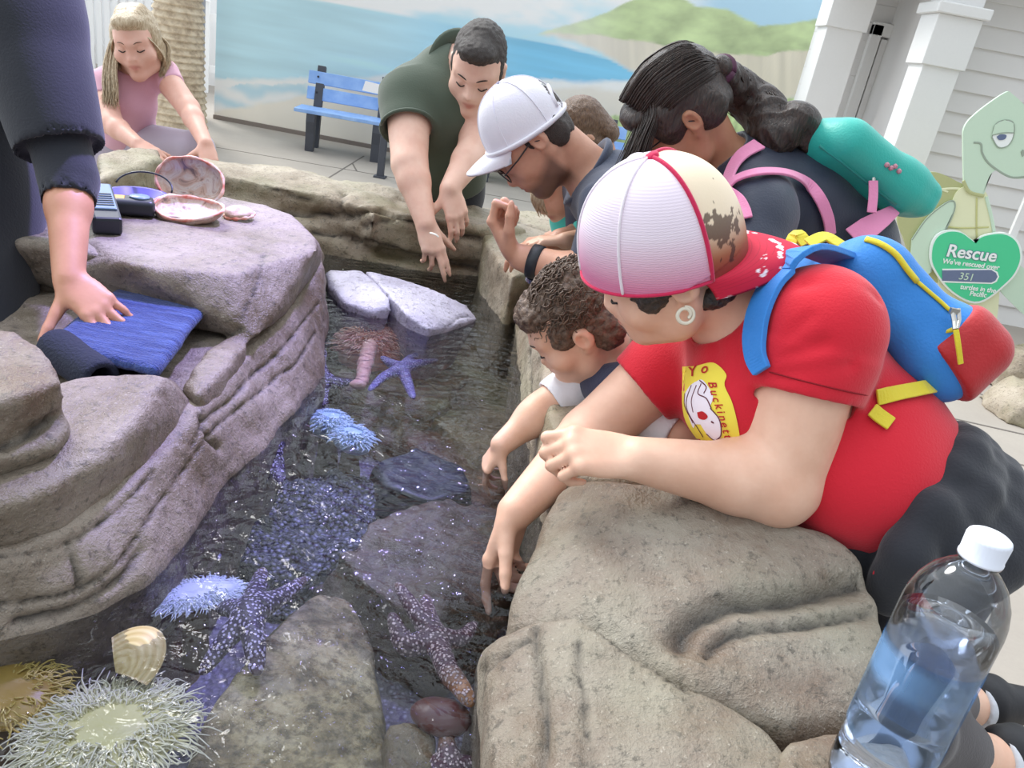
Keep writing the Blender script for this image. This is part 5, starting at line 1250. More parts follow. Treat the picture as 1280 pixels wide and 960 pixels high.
# ================================================================== two children mostly hidden behind him
def hidden_child(HH, N_, C_, H_, hw, hd, hn, lab, shirt, hair, skin, elb):
    g = empty('person', H_*A(1, 1, 0), lab, 'person')
    S = SDF(.005); S.cone(N_, C_, .06, .085, .03); S.cone(C_, H_, .085, .09, .03); S.cone(N_, HH.p(0, -.03, -.05), .043, .044, .02); HH.build(S)
    sh = N_+(C_-N_)*.35+CV(.3, .1, -1)*.09; S.cone(sh, elb, .042, .032, .02); S.cone(elb, hw, .034, .022, .02); hand(S, hw, hd, hn, 1, .72, [(20, 35, 20)]*4)
    sr = N_+(C_-N_)*.35+CV(.1, .1, 1)*.09; S.cone(sr, sr+A(.02, .0, -.2), .042, .032, .02); S.cone(sr+A(.02, 0, -.2), sr+A(0, -.1, -.33), .032, .022, .02)
    for q in (-1, 1): f_ = A(H_[0]+q*.07, H_[1], .04); S.cone(H_, f_, .08, .035, .03); S.cone(f_, f_+A(0, -.12, -.01), .03, .028, .02)
    b_ = S.build('body', skin, g); HH.paint(b_)
    S = SDF(.006); S.cone(N_+(C_-N_)*.2, C_, .07, .095, .03); S.cone(C_, H_, .095, .10, .03); S.cone(sh, sh+(elb-sh)*.5, .052, .045, .02); S.cone(N_, HH.p(0, -.03, -.05), .05, .06, .006, True); S.build('shirt', shirt, g)
    S = SDF(.005); HH.ell(S, (0, -.02, .04), (.085, .102, .09), .01); HH.ell(S, (0, -.07, -.04), (.07, .04, .07), .03)
    for q in (-1, 1): HH.ell(S, (q*.072, .0, -.05), (.02, .04, .08), .02)
    S.cut(HH.p(0, .08, .03), HH.R @ A(0, .9, -.5), .006); S.build('hair', hair, g, post=wrinkle(.003, 60))
    return g
M_blond = hairmat('blond_hair', '#a3896a', '#e6d6b8', (50, 50, 10)); M_brownh = hairmat('brown_hair', '#4a3326', '#8a6a50', (60, 60, 20))
HK = Head(D(697, 222, 2.25), CV(-.55, .72, -.2), CV(.45, .3, -.8), .9)
gk = hidden_child(HK, D(712, 262, 2.3), D(735, 320, 2.35), D(765, 400, 2.4), D(705, 301, 2.08), CV(-.95, .02, -.1), CV(-.1, -.9, -.4), 'blond child in turquoise top half hidden behind the bearded man', clothmat('turquoise_jersey', '#4fd0c0', (.2, .6, .55)), M_blond, M_skB, D(735, 300, 2.15))
lk = []
for i in range(34): k = i/33; lk.append([D(668+8*k, 214+4*k, 2.13), D(664+10*k, 232, 2.12), D(666+12*k+random.uniform(-3, 3), 250+6*k, 2.11), D(671+14*k, 262+random.uniform(0, 10), 2.12)])
locks(lk, M_blond, gk, 'hair_lock', .003)
HK2 = Head(D(728, 168, 2.75), CV(-.6, .6, .4), CV(.2, .4, -.85), .95)
hidden_child(HK2, D(762, 215, 2.8), D(790, 270, 2.82), D(800, 350, 2.85), D(700, 290, 2.75), CV(-.9, .3, 0), CV(0, -.9, -.4), 'brown haired person mostly hidden behind the white cap', clothmat('slate_jersey', '#3c4458', (.15, .17, .22)), M_brownh, M_skM, D(745, 280, 2.72))
# ================================================================== woman with the ponytail and turquoise backpack
M_skP = skinmat('skin_olive', '#bf8a6c', '#9f6a4e', '#95504a')
HP = Head(D(848, 142, 1.72), CV(-.74, .56, .36), CV(.05, .52, -.85), 1.0)
pN = D(905, 205, 1.80); pC, pB, pH = D(980, 260, 1.84), D(1045, 312, 1.90), D(1066, 420, 1.96)
pLs, pLe, pLw = D(945, 268, 1.66), D(895, 430, 1.52), D(866, 530, 1.455)
pRs, pRe, pRw = D(900, 225, 1.98), D(815, 330, 1.95), D(760, 400, 1.85)
info('pony', upL=(pLs, pLe), foL=(pLe, pLw), NC=(pN, pC), CB=(pC, pB), BH=(pB, pH))
g = gP = empty('person', pH*A(1, 1, 0), 'woman with dark ponytail and glasses in navy jacket and turquoise backpack straps', 'person')
def p_torso(S, t=0):
    S.cone(pN+(pC-pN)*.3, pC, .08+t, .115+t, .04); S.cone(pC, pB, .115+t, .115+t, .04); S.cone(pB, pH, .115+t, .135+t, .04)
    S.cone(pLs, pN+(pC-pN)*.4, .062+t, .07+t, .04); S.cone(pRs, pN+(pC-pN)*.4, .062+t, .07+t, .04)
S = SDF(.0045); p_torso(S); S.cone(pN, HP.p(0, -.03, -.05), .052, .05, .03); HP.build(S)
arm(S, pLs, pLe, pLw, (.052, .047, .04, .041, .027)); arm(S, pRs, pRe, pRw, (.052, .047, .04, .041, .027))
hand(S, pLw, CV(-.12, .9, .2), CV(.55, -.55, -.6), 1, .93, [(16, 22, 12), (18, 24, 14), (20, 26, 14), (22, 26, 14)], thumb=(.5, .8, -.3))
hand(S, pRw, CV(-.8, .5, 0), CV(0, -.8, -.6), -1, .93)
for q in (-1, 1): kn_ = pH+A(q*.1, .05, -.42); S.cone(pH, kn_, .10, .06, .03); S.cone(kn_, kn_+A(0, .1, -.40), .055, .04, .03); S.cone(kn_+A(0, .1, -.4), kn_+A(-.1, .05, -.43), .04, .032, .02)
body = S.build('body', M_skP, g); HP.paint(body); HP.brow(M_brow, body)
S = SDF(.005); p_torso(S, .016); lv = nrm(pLe-pLs)
S.cone(pLs, pLe, .075, .058, .03); S.flat(pLe, pLw+(pLe-pLw)*.18, .056, .045, .02); S.cone(pRs, pRe, .075, .058, .03); S.flat(pRe, pRw, .056, .045, .02)
S.cone(pN, HP.p(0, -.03, -.05), .06, .07, .008, True); S.build('jacket', M_navyd, g, smooth=3, post=wrinkle(.009, 8, (pB-pN, 1.6), 2.)); jk = bpy.data.objects[g.children[-1].name]
S = SDF(.004); fv = nrm(pLw-pLe); S.flat(pLw-fv*.06, pLw-fv*.008, .046, .044, .008); S.flat(pLw-fv*.02, pLw+fv*.01, .036, .036, .003, True); S.build('white_cuff', M_white_cl, g, post=wrinkle(.004, 40))
S = SDF(.008); S.cone(pH, pH+A(0, 0, .04), .15, .145, .03)
for q in (-1, 1): kn_ = pH+A(q*.1, .05, -.42); S.cone(pH, kn_, .115, .075, .03); S.cone(kn_, kn_+A(0, .1, -.36), .07, .05, .03)
S.build('trousers', M_denim, g)
glasses(HP, simple('black_frames', '#17151a', .3), g)
M_hairP = hairmat('dark_brown_hair', '#1d1512', '#4d3b31', (50, 50, 12), rough=.33); 
S = SDF(.004); HP.ell(S, (0, -.022, .04), (.083, .103, .09), .01); HP.ell(S, (0, -.085, -.01), (.058, .032, .05), .02)
for q in (-1, 1): HP.ell(S, (q*.070, .03, .02), (.018, .035, .045), .015); HP.ell(S, (q*.066, -.05, -.01), (.022, .045, .045), .02)
S.ell(HP.p(-.092, -.012, -.02), A(.02, .02, .03), HP.R, .004, True)
HP.ell(S, (.0, .075, .06), (.06, .03, .03), .02)
S.build('hair', M_hairP, g, smooth=1, post=wrinkle(.0025, 60, (HP.f, 4.), 1.))
lk = []; rg_ = random.Random(5)
# strands combed from the parting back to the tie, and the loose front lock falling over the face
tie = HP.p(-.01, -.118, .02)
for i in range(420):
    a = rg_.uniform(-1.55, 1.25); p0 = HP.p(math.sin(a)*.06, .075-.02*abs(a), .075*math.cos(a)+.03); p1 = HP.p(math.sin(a)*.084, -.02, .127*math.cos(a)*.62+.045); p2 = HP.p(math.sin(a)*.06, -.09, .07*math.cos(a)+.03)
    j = A(rg_.gauss(0, .002), rg_.gauss(0, .002), rg_.gauss(0, .002)); lk.append([p0+j, (p0+p1)/2+nrm(p0-HP.c)*.007+j, p1+nrm(p1-HP.c)*.004+j, p2+nrm(p2-HP.c)*.006+j, tie+A(*[rg_.gauss(0, .006) for _ in range(3)])])
for i in range(320):
    k = rg_.random(); m_ = rg_.random()
    E_ = lambda x, y, z, q=1.05: HP.p(.083*q*x, -.022+.103*q*y, .04+.09*q*z); e3 = E_(-.45-.35*m_, .86-.42*m_, .20, 1.06+.06*k); j = A(rg_.gauss(0, .003), rg_.gauss(0, .003), 0); lk.append([E_(-.02, .55-.45*m_, .86+.1*m_), E_(-.25-.2*m_, .72-.42*m_, .68), e3+j, e3+j*2+A(-.004, -.012, -.055), e3+j*3+A(-.012, -.016, -.105-.03*k)])
locks(lk, M_hairP, g, 'hair_lock', .0015, 4)
# ponytail
M_tie = simple('plum_hair_tie', '#4d1f3c', .6)
S = SDF(.004); pt_ = spline([tie, D(930, 120, 1.78), D(955, 140, 1.76), D(968, 168, 1.74), D(985, 160, 1.73), D(1000, 152, 1.73), D(1013, 178, 1.74)], 5); rr_ = np.interp(np.linspace(0, 1, len(pt_)), [0, .15, .4, .6, .8, 1], [.022, .042, .043, .036, .036, .022]); S.chain(pt_, rr_, .01)
S.build('ponytail', M_hairP, g, smooth=1, post=wrinkle(.006, 34, (pt_[-1]-pt_[0], 3.), 1., True))
lk = []
for i in range(420):
    j = A(rg_.gauss(0, 1), rg_.gauss(0, 1), rg_.gauss(0, 1)); j = nrm(j); s0 = rg_.randrange(0, len(pt_)-9); n_ = rg_.randrange(6, 12)
    lk.append([pt_[min(s0+q, len(pt_)-1)]+j*rr_[min(s0+q, len(pt_)-1)]*1.03+A(rg_.gauss(0, .003), rg_.gauss(0, .003), rg_.gauss(0, .003)) for q in range(0, n_, 2)])
locks(lk, M_hairP, g, 'hair_lock', .0016, 4)
bm = bmesh.new(); dd, s_, u_ = basis(pt_[3]-tie); tube(bm, [tie+dd*.006+(s_*math.cos(a)+u_*math.sin(a))*.026 for a in np.linspace(0, 2*PI, 20)], .008, 6); bm_obj('hair_tie', bm, M_tie, g, True)
# ================================================================== man in the olive polo
M_skO = skinmat('skin_fair', '#eec6b2', '#d89f8a', '#bb6a60')
HO = Head(D(597, 84, 2.52), CV(-.18, .80, -.57), CV(.90, .30, -.05), 1.02)
oN = D(566, 82, 2.66); oC, oB, oH = D(553, 128, 2.68), D(558, 195, 2.82), D(560, 232, 2.92)
oRs, oRe, oRw = D(510, 122, 2.62), D(512, 205, 2.52), D(532, 280, 2.47)
oLs, oLe, oLw = D(603, 128, 2.66), D(593, 188, 2.60), D(562, 236, 2.50)
info('olive', upR=(oRs, oRe), foR=(oRe, oRw), upL=(oLs, oLe), foL=(oLe, oLw), sh=(oRs, oLs), NC=(oN, oC), CB=(oC, oB))
g = empty('person', oH*A(1, 1, 0), 'dark haired man in olive green polo shirt reaching down to the far water', 'person')
def o_torso(S, t=0):
    S.cone(oN+(oC-oN)*.3, oC, .10+t, .135+t, .05); S.cone(oC, oB, .135+t, .125+t, .05); S.cone(oB, oH, .122+t, .13+t, .05); S.cone(oRs, oLs, .075+t, .075+t, .05)
    S.cone(oRs+(oC-oRs)*.2, oC+(oB-oC)*.4, .085+t, .1+t, .05); S.cone(oLs+(oC-oLs)*.2, oC+(oB-oC)*.4, .085+t, .1+t, .05)
S = SDF(.005); o_torso(S); S.cone(oN, HO.p(0, -.03, -.05), .066, .060, .03); HO.build(S, jaw=1.06)
arm(S, oRs, oRe, oRw, (.066, .062, .052, .050, .032)); arm(S, oLs, oLe, oLw, (.062, .056, .05, .05, .032))
hand(S, oRw, CV(.30, .93, .05), CV(.25, -.35, -.9), -1, 1.0, [(6, 8, 5), (6, 8, 5), (30, 40, 25), (40, 45, 30)], (-2, 0, 6, 12), thumb=(.6, .7, -.4))
hand(S, oLw, CV(.25, .93, .10), CV(.22, -.25, -.94), 1, 1.0, [(14, 28, 16), (18, 32, 18), (24, 34, 18), (28, 34, 18)], (-4, 0, 4, 9), thumb=(.75, .6, -.35))
for q in (-1, 1): kn_ = oH+A(q*.1, -.02, -.42); S.cone(oH, kn_, .10, .065, .03); S.cone(kn_, kn_+A(q*.02, .08, -.36), .06, .042, .03); S.cone(kn_+A(q*.02, .08, -.38), kn_+A(q*.03, -.1, -.41), .042, .035, .02)
body = S.build('body', M_skO, g); HO.paint(body); HO.brow(M_brow, body, .004); HO.lash(M_lash, body)
M_oliv = clothmat('olive_pique', '#4f5a4c', (.20, .24, .18))
S = SDF(.006); o_torso(S, .012); rv = nrm(oRe-oRs); lv = nrm(oLe-oLs); S.flat(oRs-rv*.03, oRs+rv*.13, .093, .09, .03); S.flat(oRs+rv*.10, oRs+rv*.17, .078, .075, .004, True); S.flat(oLs-lv*.02, oLs+lv*.06, .086, .08, .03)
S.cone(oN, HO.p(0, -.03, -.05), .074, .085, .008, True); S.cut(oH+(oB-oH)*.25, oH-oB, .004); S.build('polo_shirt', M_oliv, g, smooth=3, post=wrinkle(.009, 7, (oB-oC, 1.8), 5.))
dd, s_, u_ = basis(HO.p(0, -.03, -.05)-oN, CV(0, -1, 0)); cc = oN+dd*.02
bm = bmesh.new(); tube(bm, [cc+(s_*math.cos(a)+u_*math.sin(a))*(.086+.006*abs(math.sin(a)))-dd*(.014*math.cos(a-.5)) for a in np.linspace(0, 2*PI, 40)], [.028]*40, 8, flat=.35, up=dd); bm_obj('collar', bm, M_oliv, g, True)
bm = bmesh.new(); tube(bm, [oRs+rv*.127+(lambda b: b[1]*math.cos(a)+b[2]*math.sin(a))(basis(rv))*.089 for a in np.linspace(0, 2*PI, 30)], .006, 6); bm_obj('sleeve_rib', bm, M_oliv, g, True)
S = SDF(.008); S.cone(oH, oH+A(0, 0, .03), .138, .135, .03)
for q in (-1, 1): kn_ = oH+A(q*.1, -.02, -.42); S.cone(oH, kn_, .112, .078, .03); S.cone(kn_, kn_+A(q*.02, .08, -.36), .075, .06, .03)
S.build('trousers', M_denim, g, post=wrinkle(.006, 10))
S = SDF(.005); [S.cone(oH+A(q*.12, .06, -.82), oH+A(q*.13, -.12, -.84), .05, .045, .02) for q in (-1, 1)]; S.build('shoes', M_shoe, g)
M_hairO = hairmat('short_hair', '#2b2624', '#5a514c', (120, 120, 120), rough=.55)
S = SDF(.004); HO.ell(S, (0, -.02, .042), (.081, .101, .091), .01); HO.ell(S, (0, .055, .088), (.056, .04, .03), .02); HO.ell(S, (0, -.078, -.025), (.056, .03, .05), .02)
for q in (-1, 1): HO.ell(S, (q*.070, .012, .01), (.012, .018, .04), .01); HO.ell(S, (q*.064, -.055, -.02), (.018, .035, .045), .02)
for q in (-1, 1): S.ell(HO.p(q*.092, -.014, -.012), A(.02, .017, .03), HO.R, .004, True)
S.cut(HO.p(0, .082, .052), HO.R @ A(0, .9, -.6), .006); S.build('hair', M_hairO, g, smooth=1, post=wrinkle(.003, 90))
bm = bmesh.new(); tube(bm, spline([D(538, 291, 2.40), D(544, 293, 2.395), D(548, 296, 2.40)], 4), .006, 6, flat=.4); bm_obj('plaster', bm, simple('plaster_white', '#f2ede6', .6), body)
# ================================================================== girl in pink
M_skG = skinmat('skin_pale', '#e6b8a6', '#d79a88', '#bf736c')
HG = Head(D(171, 52, 2.95), CV(.10, .62, -.78), CV(.97, -.05, .10), .95)
gN = D(158, 92, 3.05); gC, gB, gH = D(158, 125, 3.10), D(160, 158, 3.2), D(150, 178, 3.3)
gRs, gRe, gRw = D(124, 108, 3.05), D(140, 155, 2.95), D(172, 180, 2.86)
gLs, gLe, gLw = D(203, 92, 3.08), D(236, 136, 2.98), D(257, 180, 2.83)
info('girl', upR=(gRs, gRe), foR=(gRe, gRw), upL=(gLs, gLe), foL=(gLe, gLw), sh=(gRs, gLs), NC=(gN, gC), CB=(gC, gB))
g = empty('person', gH*A(1, 1, 0), 'girl with long blond hair in pink top climbing over the far left wall', 'person')
def g_torso(S, t=0):
    S.cone(gN+(gC-gN)*.3, gC, .07+t, .092+t, .04); S.cone(gC, gB, .09+t, .085+t, .04); S.cone(gB, gH, .085+t, .10+t, .04); S.cone(gRs, gLs, .05+t, .05+t, .04)
S = SDF(.005); g_torso(S); S.cone(gN, HG.p(0, -.03, -.05), .045, .044, .03); HG.build(S, nose=.85, cheek=1.1)
arm(S, gRs, gRe, gRw, (.045, .040, .035, .035, .025)); arm(S, gLs, gLe, gLw, (.045, .040, .035, .035, .025))
hand(S, gRw, CV(.85, .5, -.2), CV(.2, -.7, -.65), -1, .85, [(22, 35, 20)]*4); hand(S, gLw, CV(.25, .93, -.2), CV(.3, -.6, -.75), 1, .85, [(8, 12, 8)]*4, (-12, -2, 8, 16), thumb=(.85, .45, -.2))
gK = D(246, 186, 3.05); gA_ = D(215, 240, 3.35)
S.cone(gH, gK, .085, .055, .03); S.cone(gK, gA_, .052, .038, .03); kn_ = gH+A(-.1, -.05, -.35); S.cone(gH, kn_, .085, .055, .03); S.cone(kn_, A(kn_[0], kn_[1]+.1, .06), .05, .035, .03)
body = S.build('body', M_skG, g); HG.paint(body); HG.brow(M_brownh, body, .0028); HG.lash(M_lash, body)
M_pink = clothmat('pink_jersey', '#e0aec2', (.72, .48, .57)); M_lav = clothmat('lavender_leggings', '#b7aebf', (.55, .5, .6))
S = SDF(.006); g_torso(S, .010); rv = nrm(gRe-gRs); lv = nrm(gLe-gLs); S.flat(gRs, gRs+rv*.09, .056, .05, .02); S.flat(gLs, gLs+lv*.09, .056, .05, .02); S.cone(gN, HG.p(0, -.03, -.05), .055, .065, .006, True); S.build('top', M_pink, g, smooth=3, post=wrinkle(.006, 9))
S = SDF(.006); S.cone(gH, gH+(gB-gH)*.3, .108, .105, .03); S.cone(gH, gK, .093, .063, .03); S.cone(gK, gA_, .06, .046, .03); S.cone(gH, kn_, .093, .063, .03); S.cone(kn_, A(kn_[0], kn_[1]+.1, .12), .058, .042, .03); S.build('leggings', M_lav, g)
S = SDF(.005); HG.ell(S, (0, -.022, .042), (.084, .103, .090), .01); HG.ell(S, (0, .05, .085), (.06, .045, .03), .02)
for q in (-1, 1): HG.ell(S, (q*.076, .0, -.01), (.018, .04, .07), .02); HG.ell(S, (q*.07, -.03, -.07), (.03, .04, .07), .03)
HG.ell(S, (0, -.085, -.05), (.07, .035, .09), .03); S.cut(HG.p(0, .084, .05), HG.R @ A(0, .9, -.55), .006); S.build('hair', M_blond, g, smooth=1, post=wrinkle(.003, 50))
lk = []; rg_ = random.Random(9)
for i in range(420):
    k = rg_.random(); m_ = rg_.random()
    if i % 10 < 7: lk.append([HG.p(.06, .0+.03*m_, .05), D(148-14*k, 60, 2.93+.06*m_), D(146-18*k, 90+rg_.gauss(0, 3), 2.92+.06*m_), D(148-20*k, 112, 2.92+.05*m_), D(145-15*k+rg_.gauss(0, 3), 125+rg_.uniform(-6, 12), 2.93+.05*m_)])
    else: lk.append([HG.p(-.06, .02*m_, .05), D(205+6*k, 55, 2.98+.05*m_), D(204+8*k, 78, 2.99+.05*m_), D(198+8*k, 92+6*m_, 3.0)])
for i in range(420):
    q_ = rg_.choice((-1, 1)); yy_ = rg_.uniform(-.09, .075); k_ = math.sqrt(max(.05, 1-((yy_+.022)/.104)**2)); lk.append([HG.p(0, yy_, .04+.092*k_), HG.p(q_*.05*k_, yy_+.004, .04+.078*k_), HG.p(q_*.087*max(.8, k_), yy_*.75, .02), HG.p(q_*.096, yy_*.5-.005, -.045), HG.p(q_*(.088+rg_.gauss(0, .006)), yy_*.3, -.10)])
locks(lk, M_blond, g, 'hair_lock', .0021, 4)
# ================================================================== staff member cut off at the left edge
M_skS = skinmat('skin_staff', '#cf977a', '#b0765b', '#a05a50')
HS = Head(D(-110, -230, 1.45), CV(.75, .55, -.1), CV(.3, -.1, -.9), 1.02)
sN = D(-75, -130, 1.52); sC, sB, sH = D(-70, 30, 1.58), D(-70, 250, 1.55), D(-75, 430, 1.5)
sLs, sLe, sLw = D(20, -10, 1.46), D(86, 225, 1.46), D(86, 350, 1.38)
sRs, sRe, sRw = D(-170, -20, 1.7), D(-210, 180, 1.7), D(-190, 330, 1.6)
info('staff', up=(sLs, sLe), fo=(sLe, sLw))
print('STAFF hip', sH)
g = empty('person', sH*A(1, 1, 0), 'staff member in navy shirt cut off by the left edge, hand over the towel', 'person')
def s_torso(S, t=0):
    S.cone(sN+(sC-sN)*.4, sC, .11+t, .15+t, .05); S.cone(sC, sB, .15+t, .145+t, .05); S.cone(sB, sH, .14+t, .145+t, .05); S.cone(sLs, sRs, .08+t, .08+t, .05)
S = SDF(.005); s_torso(S); S.cone(sN, HS.p(0, -.03, -.05), .07, .06, .03); HS.build(S)
arm(S, sLs, sLe, sLw, (.060, .052, .038, .036, .0255)); arm(S, sRs, sRe, sRw, (.065, .06, .05, .05, .032))
hand(S, sLw, CV(.74, .66, -.12), CV(.35, -.45, -.82), 1, .90, [(6, 12, 8), (8, 14, 8), (14, 18, 10), (20, 22, 12)], (-10, -2, 7, 15), thumb=(.85, .45, -.15))
hand(S, sRw, CV(.2, .95, 0), CV(-.5, -.2, -.8), -1, 1.0)
for q in (-1, 1): S.cone(sH, A(sH[0]+q*.1, sH[1], .5), .11, .07, .03); S.cone(A(sH[0]+q*.1, sH[1], .5), A(sH[0]+q*.1, sH[1]+.05, .06), .066, .045, .03); S.cone(A(sH[0]+q*.1, sH[1]+.05, .05), A(sH[0]+q*.1+.15, sH[1]+.05, .04), .045, .04, .02)
body = S.build('body', M_skS, g); HS.paint(body)
M_dnavy = clothmat('dark_navy_shirt', '#23262f', (.07, .075, .10))
S = SDF(.006); s_torso(S, .015); lv = nrm(sLe-sLs); S.cone(sLs, sLs+lv*.05, .10, .10, .03); S.flat(sLs, sLs+(sLe-sLs)*.84, .10, .078, .03); S.flat(sLs+(sLe-sLs)*.80, sLs+(sLe-sLs)*.9, .070, .070, .004, True); fv = nrm(sLw-sLe); S.flat(sLs+(sLe-sLs)*.5, sLe, .054, .052, .006); S.ell(sLe, .052, None, .006); S.flat(sLe, sLe+fv*.050, .051, .047, .006); S.flat(sLe+fv*.035, sLe+fv*.07, .0405, .0405, .003, True)
S.cone(sRs, sRe, .10, .075, .03); S.build('shirt', M_dnavy, g, smooth=3, post=wrinkle(.008, 7, (lv, 1.8), 2.))
S = SDF(.008); S.cone(sH, sH+A(0, 0, .03), .155, .15, .03)
for q in (-1, 1): S.cone(sH, A(sH[0]+q*.1, sH[1], .5), .125, .085, .03); S.cone(A(sH[0]+q*.1, sH[1], .5), A(sH[0]+q*.1, sH[1]+.05, .1), .08, .06, .03)
S.build('trousers', M_denim, g)
S = SDF(.006); HS.ell(S, (0, -.022, .042), (.083, .103, .09), .01); HS.ell(S, (0, -.08, -.02), (.056, .03, .05), .02); S.cut(HS.p(0, .082, .05), HS.R @ A(0, .9, -.6), .006); S.build('hair', M_hairO, g)
# ================================================================== water bottle standing on the corner boulder
M_pet = NT('clear_plastic'); tr = M_pet.n('ShaderNodeBsdfTransparent'); tr.inputs[0].default_value = (.93, .96, 1, 1); gl = M_pet.n('ShaderNodeBsdfGlossy'); gl.inputs['Roughness'].default_value = .06
lw = M_pet.n('ShaderNodeLayerWeight'); lw.inputs[0].default_value = .28; mx = M_pet.n('ShaderNodeMixShader'); M_pet.l(M_pet.math('ADD', M_pet.math('MULTIPLY', lw.outputs['Fresnel'], .75), .05), mx.inputs[0]); M_pet.l(tr.outputs[0], mx.inputs[1]); M_pet.l(gl.outputs[0], mx.inputs[2]); M_pet.l(mx.outputs[0], M_pet.out.inputs[0]); M_pet.t.nodes.remove(M_pet.b); M_pet = M_pet.m
M_wat = NT('bottled_water'); M_wat.color('#eef4ff'); M_wat.set(Roughness=.02, IOR=1.333); M_wat.b.inputs['Transmission Weight'].default_value = 1; M_wat = M_wat.m
M_lab = NT('blue_film'); tr = M_lab.n('ShaderNodeBsdfTransparent'); tr.inputs[0].default_value = (.80, .89, 1, 1); df = M_lab.n('ShaderNodeBsdfDiffuse'); df.inputs[0].default_value = srgb('#8fc2fa'); mx = M_lab.n('ShaderNodeMixShader'); M_lab.l(M_lab.ramp(M_lab.attr('band').outputs['Fac'], [(0, .04), (1, .42)]), mx.inputs[0]); M_lab.l(tr.outputs[0], mx.inputs[1]); M_lab.l(df.outputs[0], mx.inputs[2]); M_lab.l(mx.outputs[0], M_lab.out.inputs[0]); M_lab.t.nodes.remove(M_lab.b); M_lab = M_lab.m
M_capb = simple('frosted_cap', '#e6ebf8', .4, var=.03)
btop = D(1238, 672, .684); bz = .982; BH_ = btop[2]-bz; bo = A(btop[0], btop[1], bz); print('BOTTLE', bo, BH_)
sc_ = BH_/.285
g = empty('water_bottle', bo, 'clear plastic water bottle with white cap standing at the bottom right', 'bottle')
Mb = Matrix.Translation(Vector(bo)) @ Matrix.Scale(sc_, 4)
R_ = .0415
prof = [(0, .006), (.018, .004), (.034, .0), (.0395, .006), (R_, .016), (R_, .055), (R_-.0012, .06), (R_, .065), (R_, .085), (R_-.001, .115), (R_-.001, .145), (R_, .175), (R_, .205), (.0405, .215), (.037, .229), (.030, .243), (.021, .253), (.0155, .258), (.0155, .262), (.0175, .263), (.0175, .266), (.0142, .267), (.0142, .280)]
bm = bmesh.new(); lathe(bm, prof, Mb, 48); shell = bm_obj('bottle_wall', bm, M_pet, g, True)
wz = .196
bm = bmesh.new(); pw = [(0, .008)]+[(r-.0012, max(z, .008)) for r, z in prof[1:] if z < wz]+[(R_-.0012, wz), (0, wz)]; lathe(bm, pw, Mb, 48); bm_obj('water', bm, M_wat, g, True)
n_ = 64; vs, fs, bd_a = [], [], []
for j in range(25):
    z = .066+.105*j/24
    for i in range(n_):
        a = 2*PI*i/n_; r = R_+.0006; vs.append(Mb @ Vector((r*math.cos(a), r*math.sin(a), z)))
        up_band = smo(.125, .14, z)*smo(.171, .160, z)
        low = smo(.082, .078, z-.012*math.sin(a*1.0+.6)); bd_a.append(max(up_band*(.55+.45*math.sin(a*2+1)), low*.25))
for j in range(24):
    for i in range(n_): fs.append((j*n_+i, j*n_+(i+1) % n_, (j+1)*n_+(i+1) % n_, (j+1)*n_+i))
o = mesh('label_film', vs, fs, M_lab, g); a_ = o.data.attributes.new('band', 'FLOAT', 'POINT'); a_.data.foreach_set('value', np.array(bd_a, np.float32))
bm = bmesh.new(); lathe(bm, [(0, .2645+.0225), (.0145, .287), (.0168, .2855), (.0172, .283), (.0172, .2675), (.0178, .2665), (.0178, .2645), (.0162, .2645), (.0162, .28)], Mb, 60)
for v in bm.verts:
    l_ = Mb.inverted() @ v.co; a = math.atan2(l_.y, l_.x)
    if .268 < l_.z < .284: v.co = Mb @ Vector((l_.x*(1+.03*math.cos(a*30)), l_.y*(1+.03*math.cos(a*30)), l_.z))
cpb = bm_obj('screw_cap', bm, M_capb, g, True)

# ================================================================== child's backpack on the woman in red
M_bl = clothmat('blue_canvas', '#2c86d8', (.08, .33, .62), rough=.6, sheen=.1); M_bld = clothmat('deep_blue_canvas', '#1f62a8', (.06, .25, .45), rough=.6, sheen=.1); M_rd = clothmat('red_canvas', '#b5141c', (.5, .04, .07), rough=.6); M_ye = clothmat('yellow_webbing', '#d9c822', (.7, .62, .08), rough=.6)
aT, aB = D(1018, 352, 1.24), D(1146, 488, 1.25)
a_ = nrm(aB-aT); o_ = CV(.72, -.62, -.05); o_ = nrm(o_-a_*np.dot(o_, a_)); w_ = np.cross(a_, o_); w_ = w_ if w_ @ FWD > 0 else -w_
g = gBK = empty('backpack', aB, 'child\'s blue, red and yellow backpack worn by the woman in red', 'backpack')
Rb = np.stack([a_, o_, w_], 1)
Pb = lambda a, o, w: aT+a_*a+o_*o+w_*w
LB = np.linalg.norm(aB-aT); print('BAG', LB)
S = SDF(.004)
S.cone(Pb(.02, .045, -.075), Pb(.02, .045, .09), .045, .045, .03); S.box(Pb(.12, .042, .01), (.115, .058, .125), Rb, .045, .03); S.box(Pb(.200, .048, .01), (.06, .068, .13), Rb, .045, .03)
bag = S.build('bag_body', M_bl, g, smooth=2, post=wrinkle(.006, 10, (a_, 1.5), 1.))
S = SDF(.004); S.box(Pb(.203, .052, .005), (.060, .070, .137), Rb, .045, .02); S.cut(Pb(.155, .052, 0), -a_+o_*.15, .003); S.cut(Pb(.2, .018, 0), -o_-a_*.1, .003)
pk = S.build('front_pocket', M_rd, g, smooth=2, post=wrinkle(.003, 12))
bvB = bvh_of(bag); bvP = bvh_of(pk)
def rope(px_, bv, r, mat, name, par, off=.002, flat=.6):
    P_, N_ = drape(bv, px_, off)
    if len(P_) > 2: bm = bmesh.new(); tube(bm, spline(P_, 4), r, 6, True, flat, N_[0]); return bm_obj(name, bm, mat, par, True)
rope([(1082, 300), (1100, 306), (1118, 318), (1132, 336), (1145, 352)], bvB, .006, M_ye, 'zip_piping', bag)
rope([(1145, 352), (1160, 365), (1175, 378), (1188, 390)], bvB, .0035, M_ye, 'zip_piping', bag)
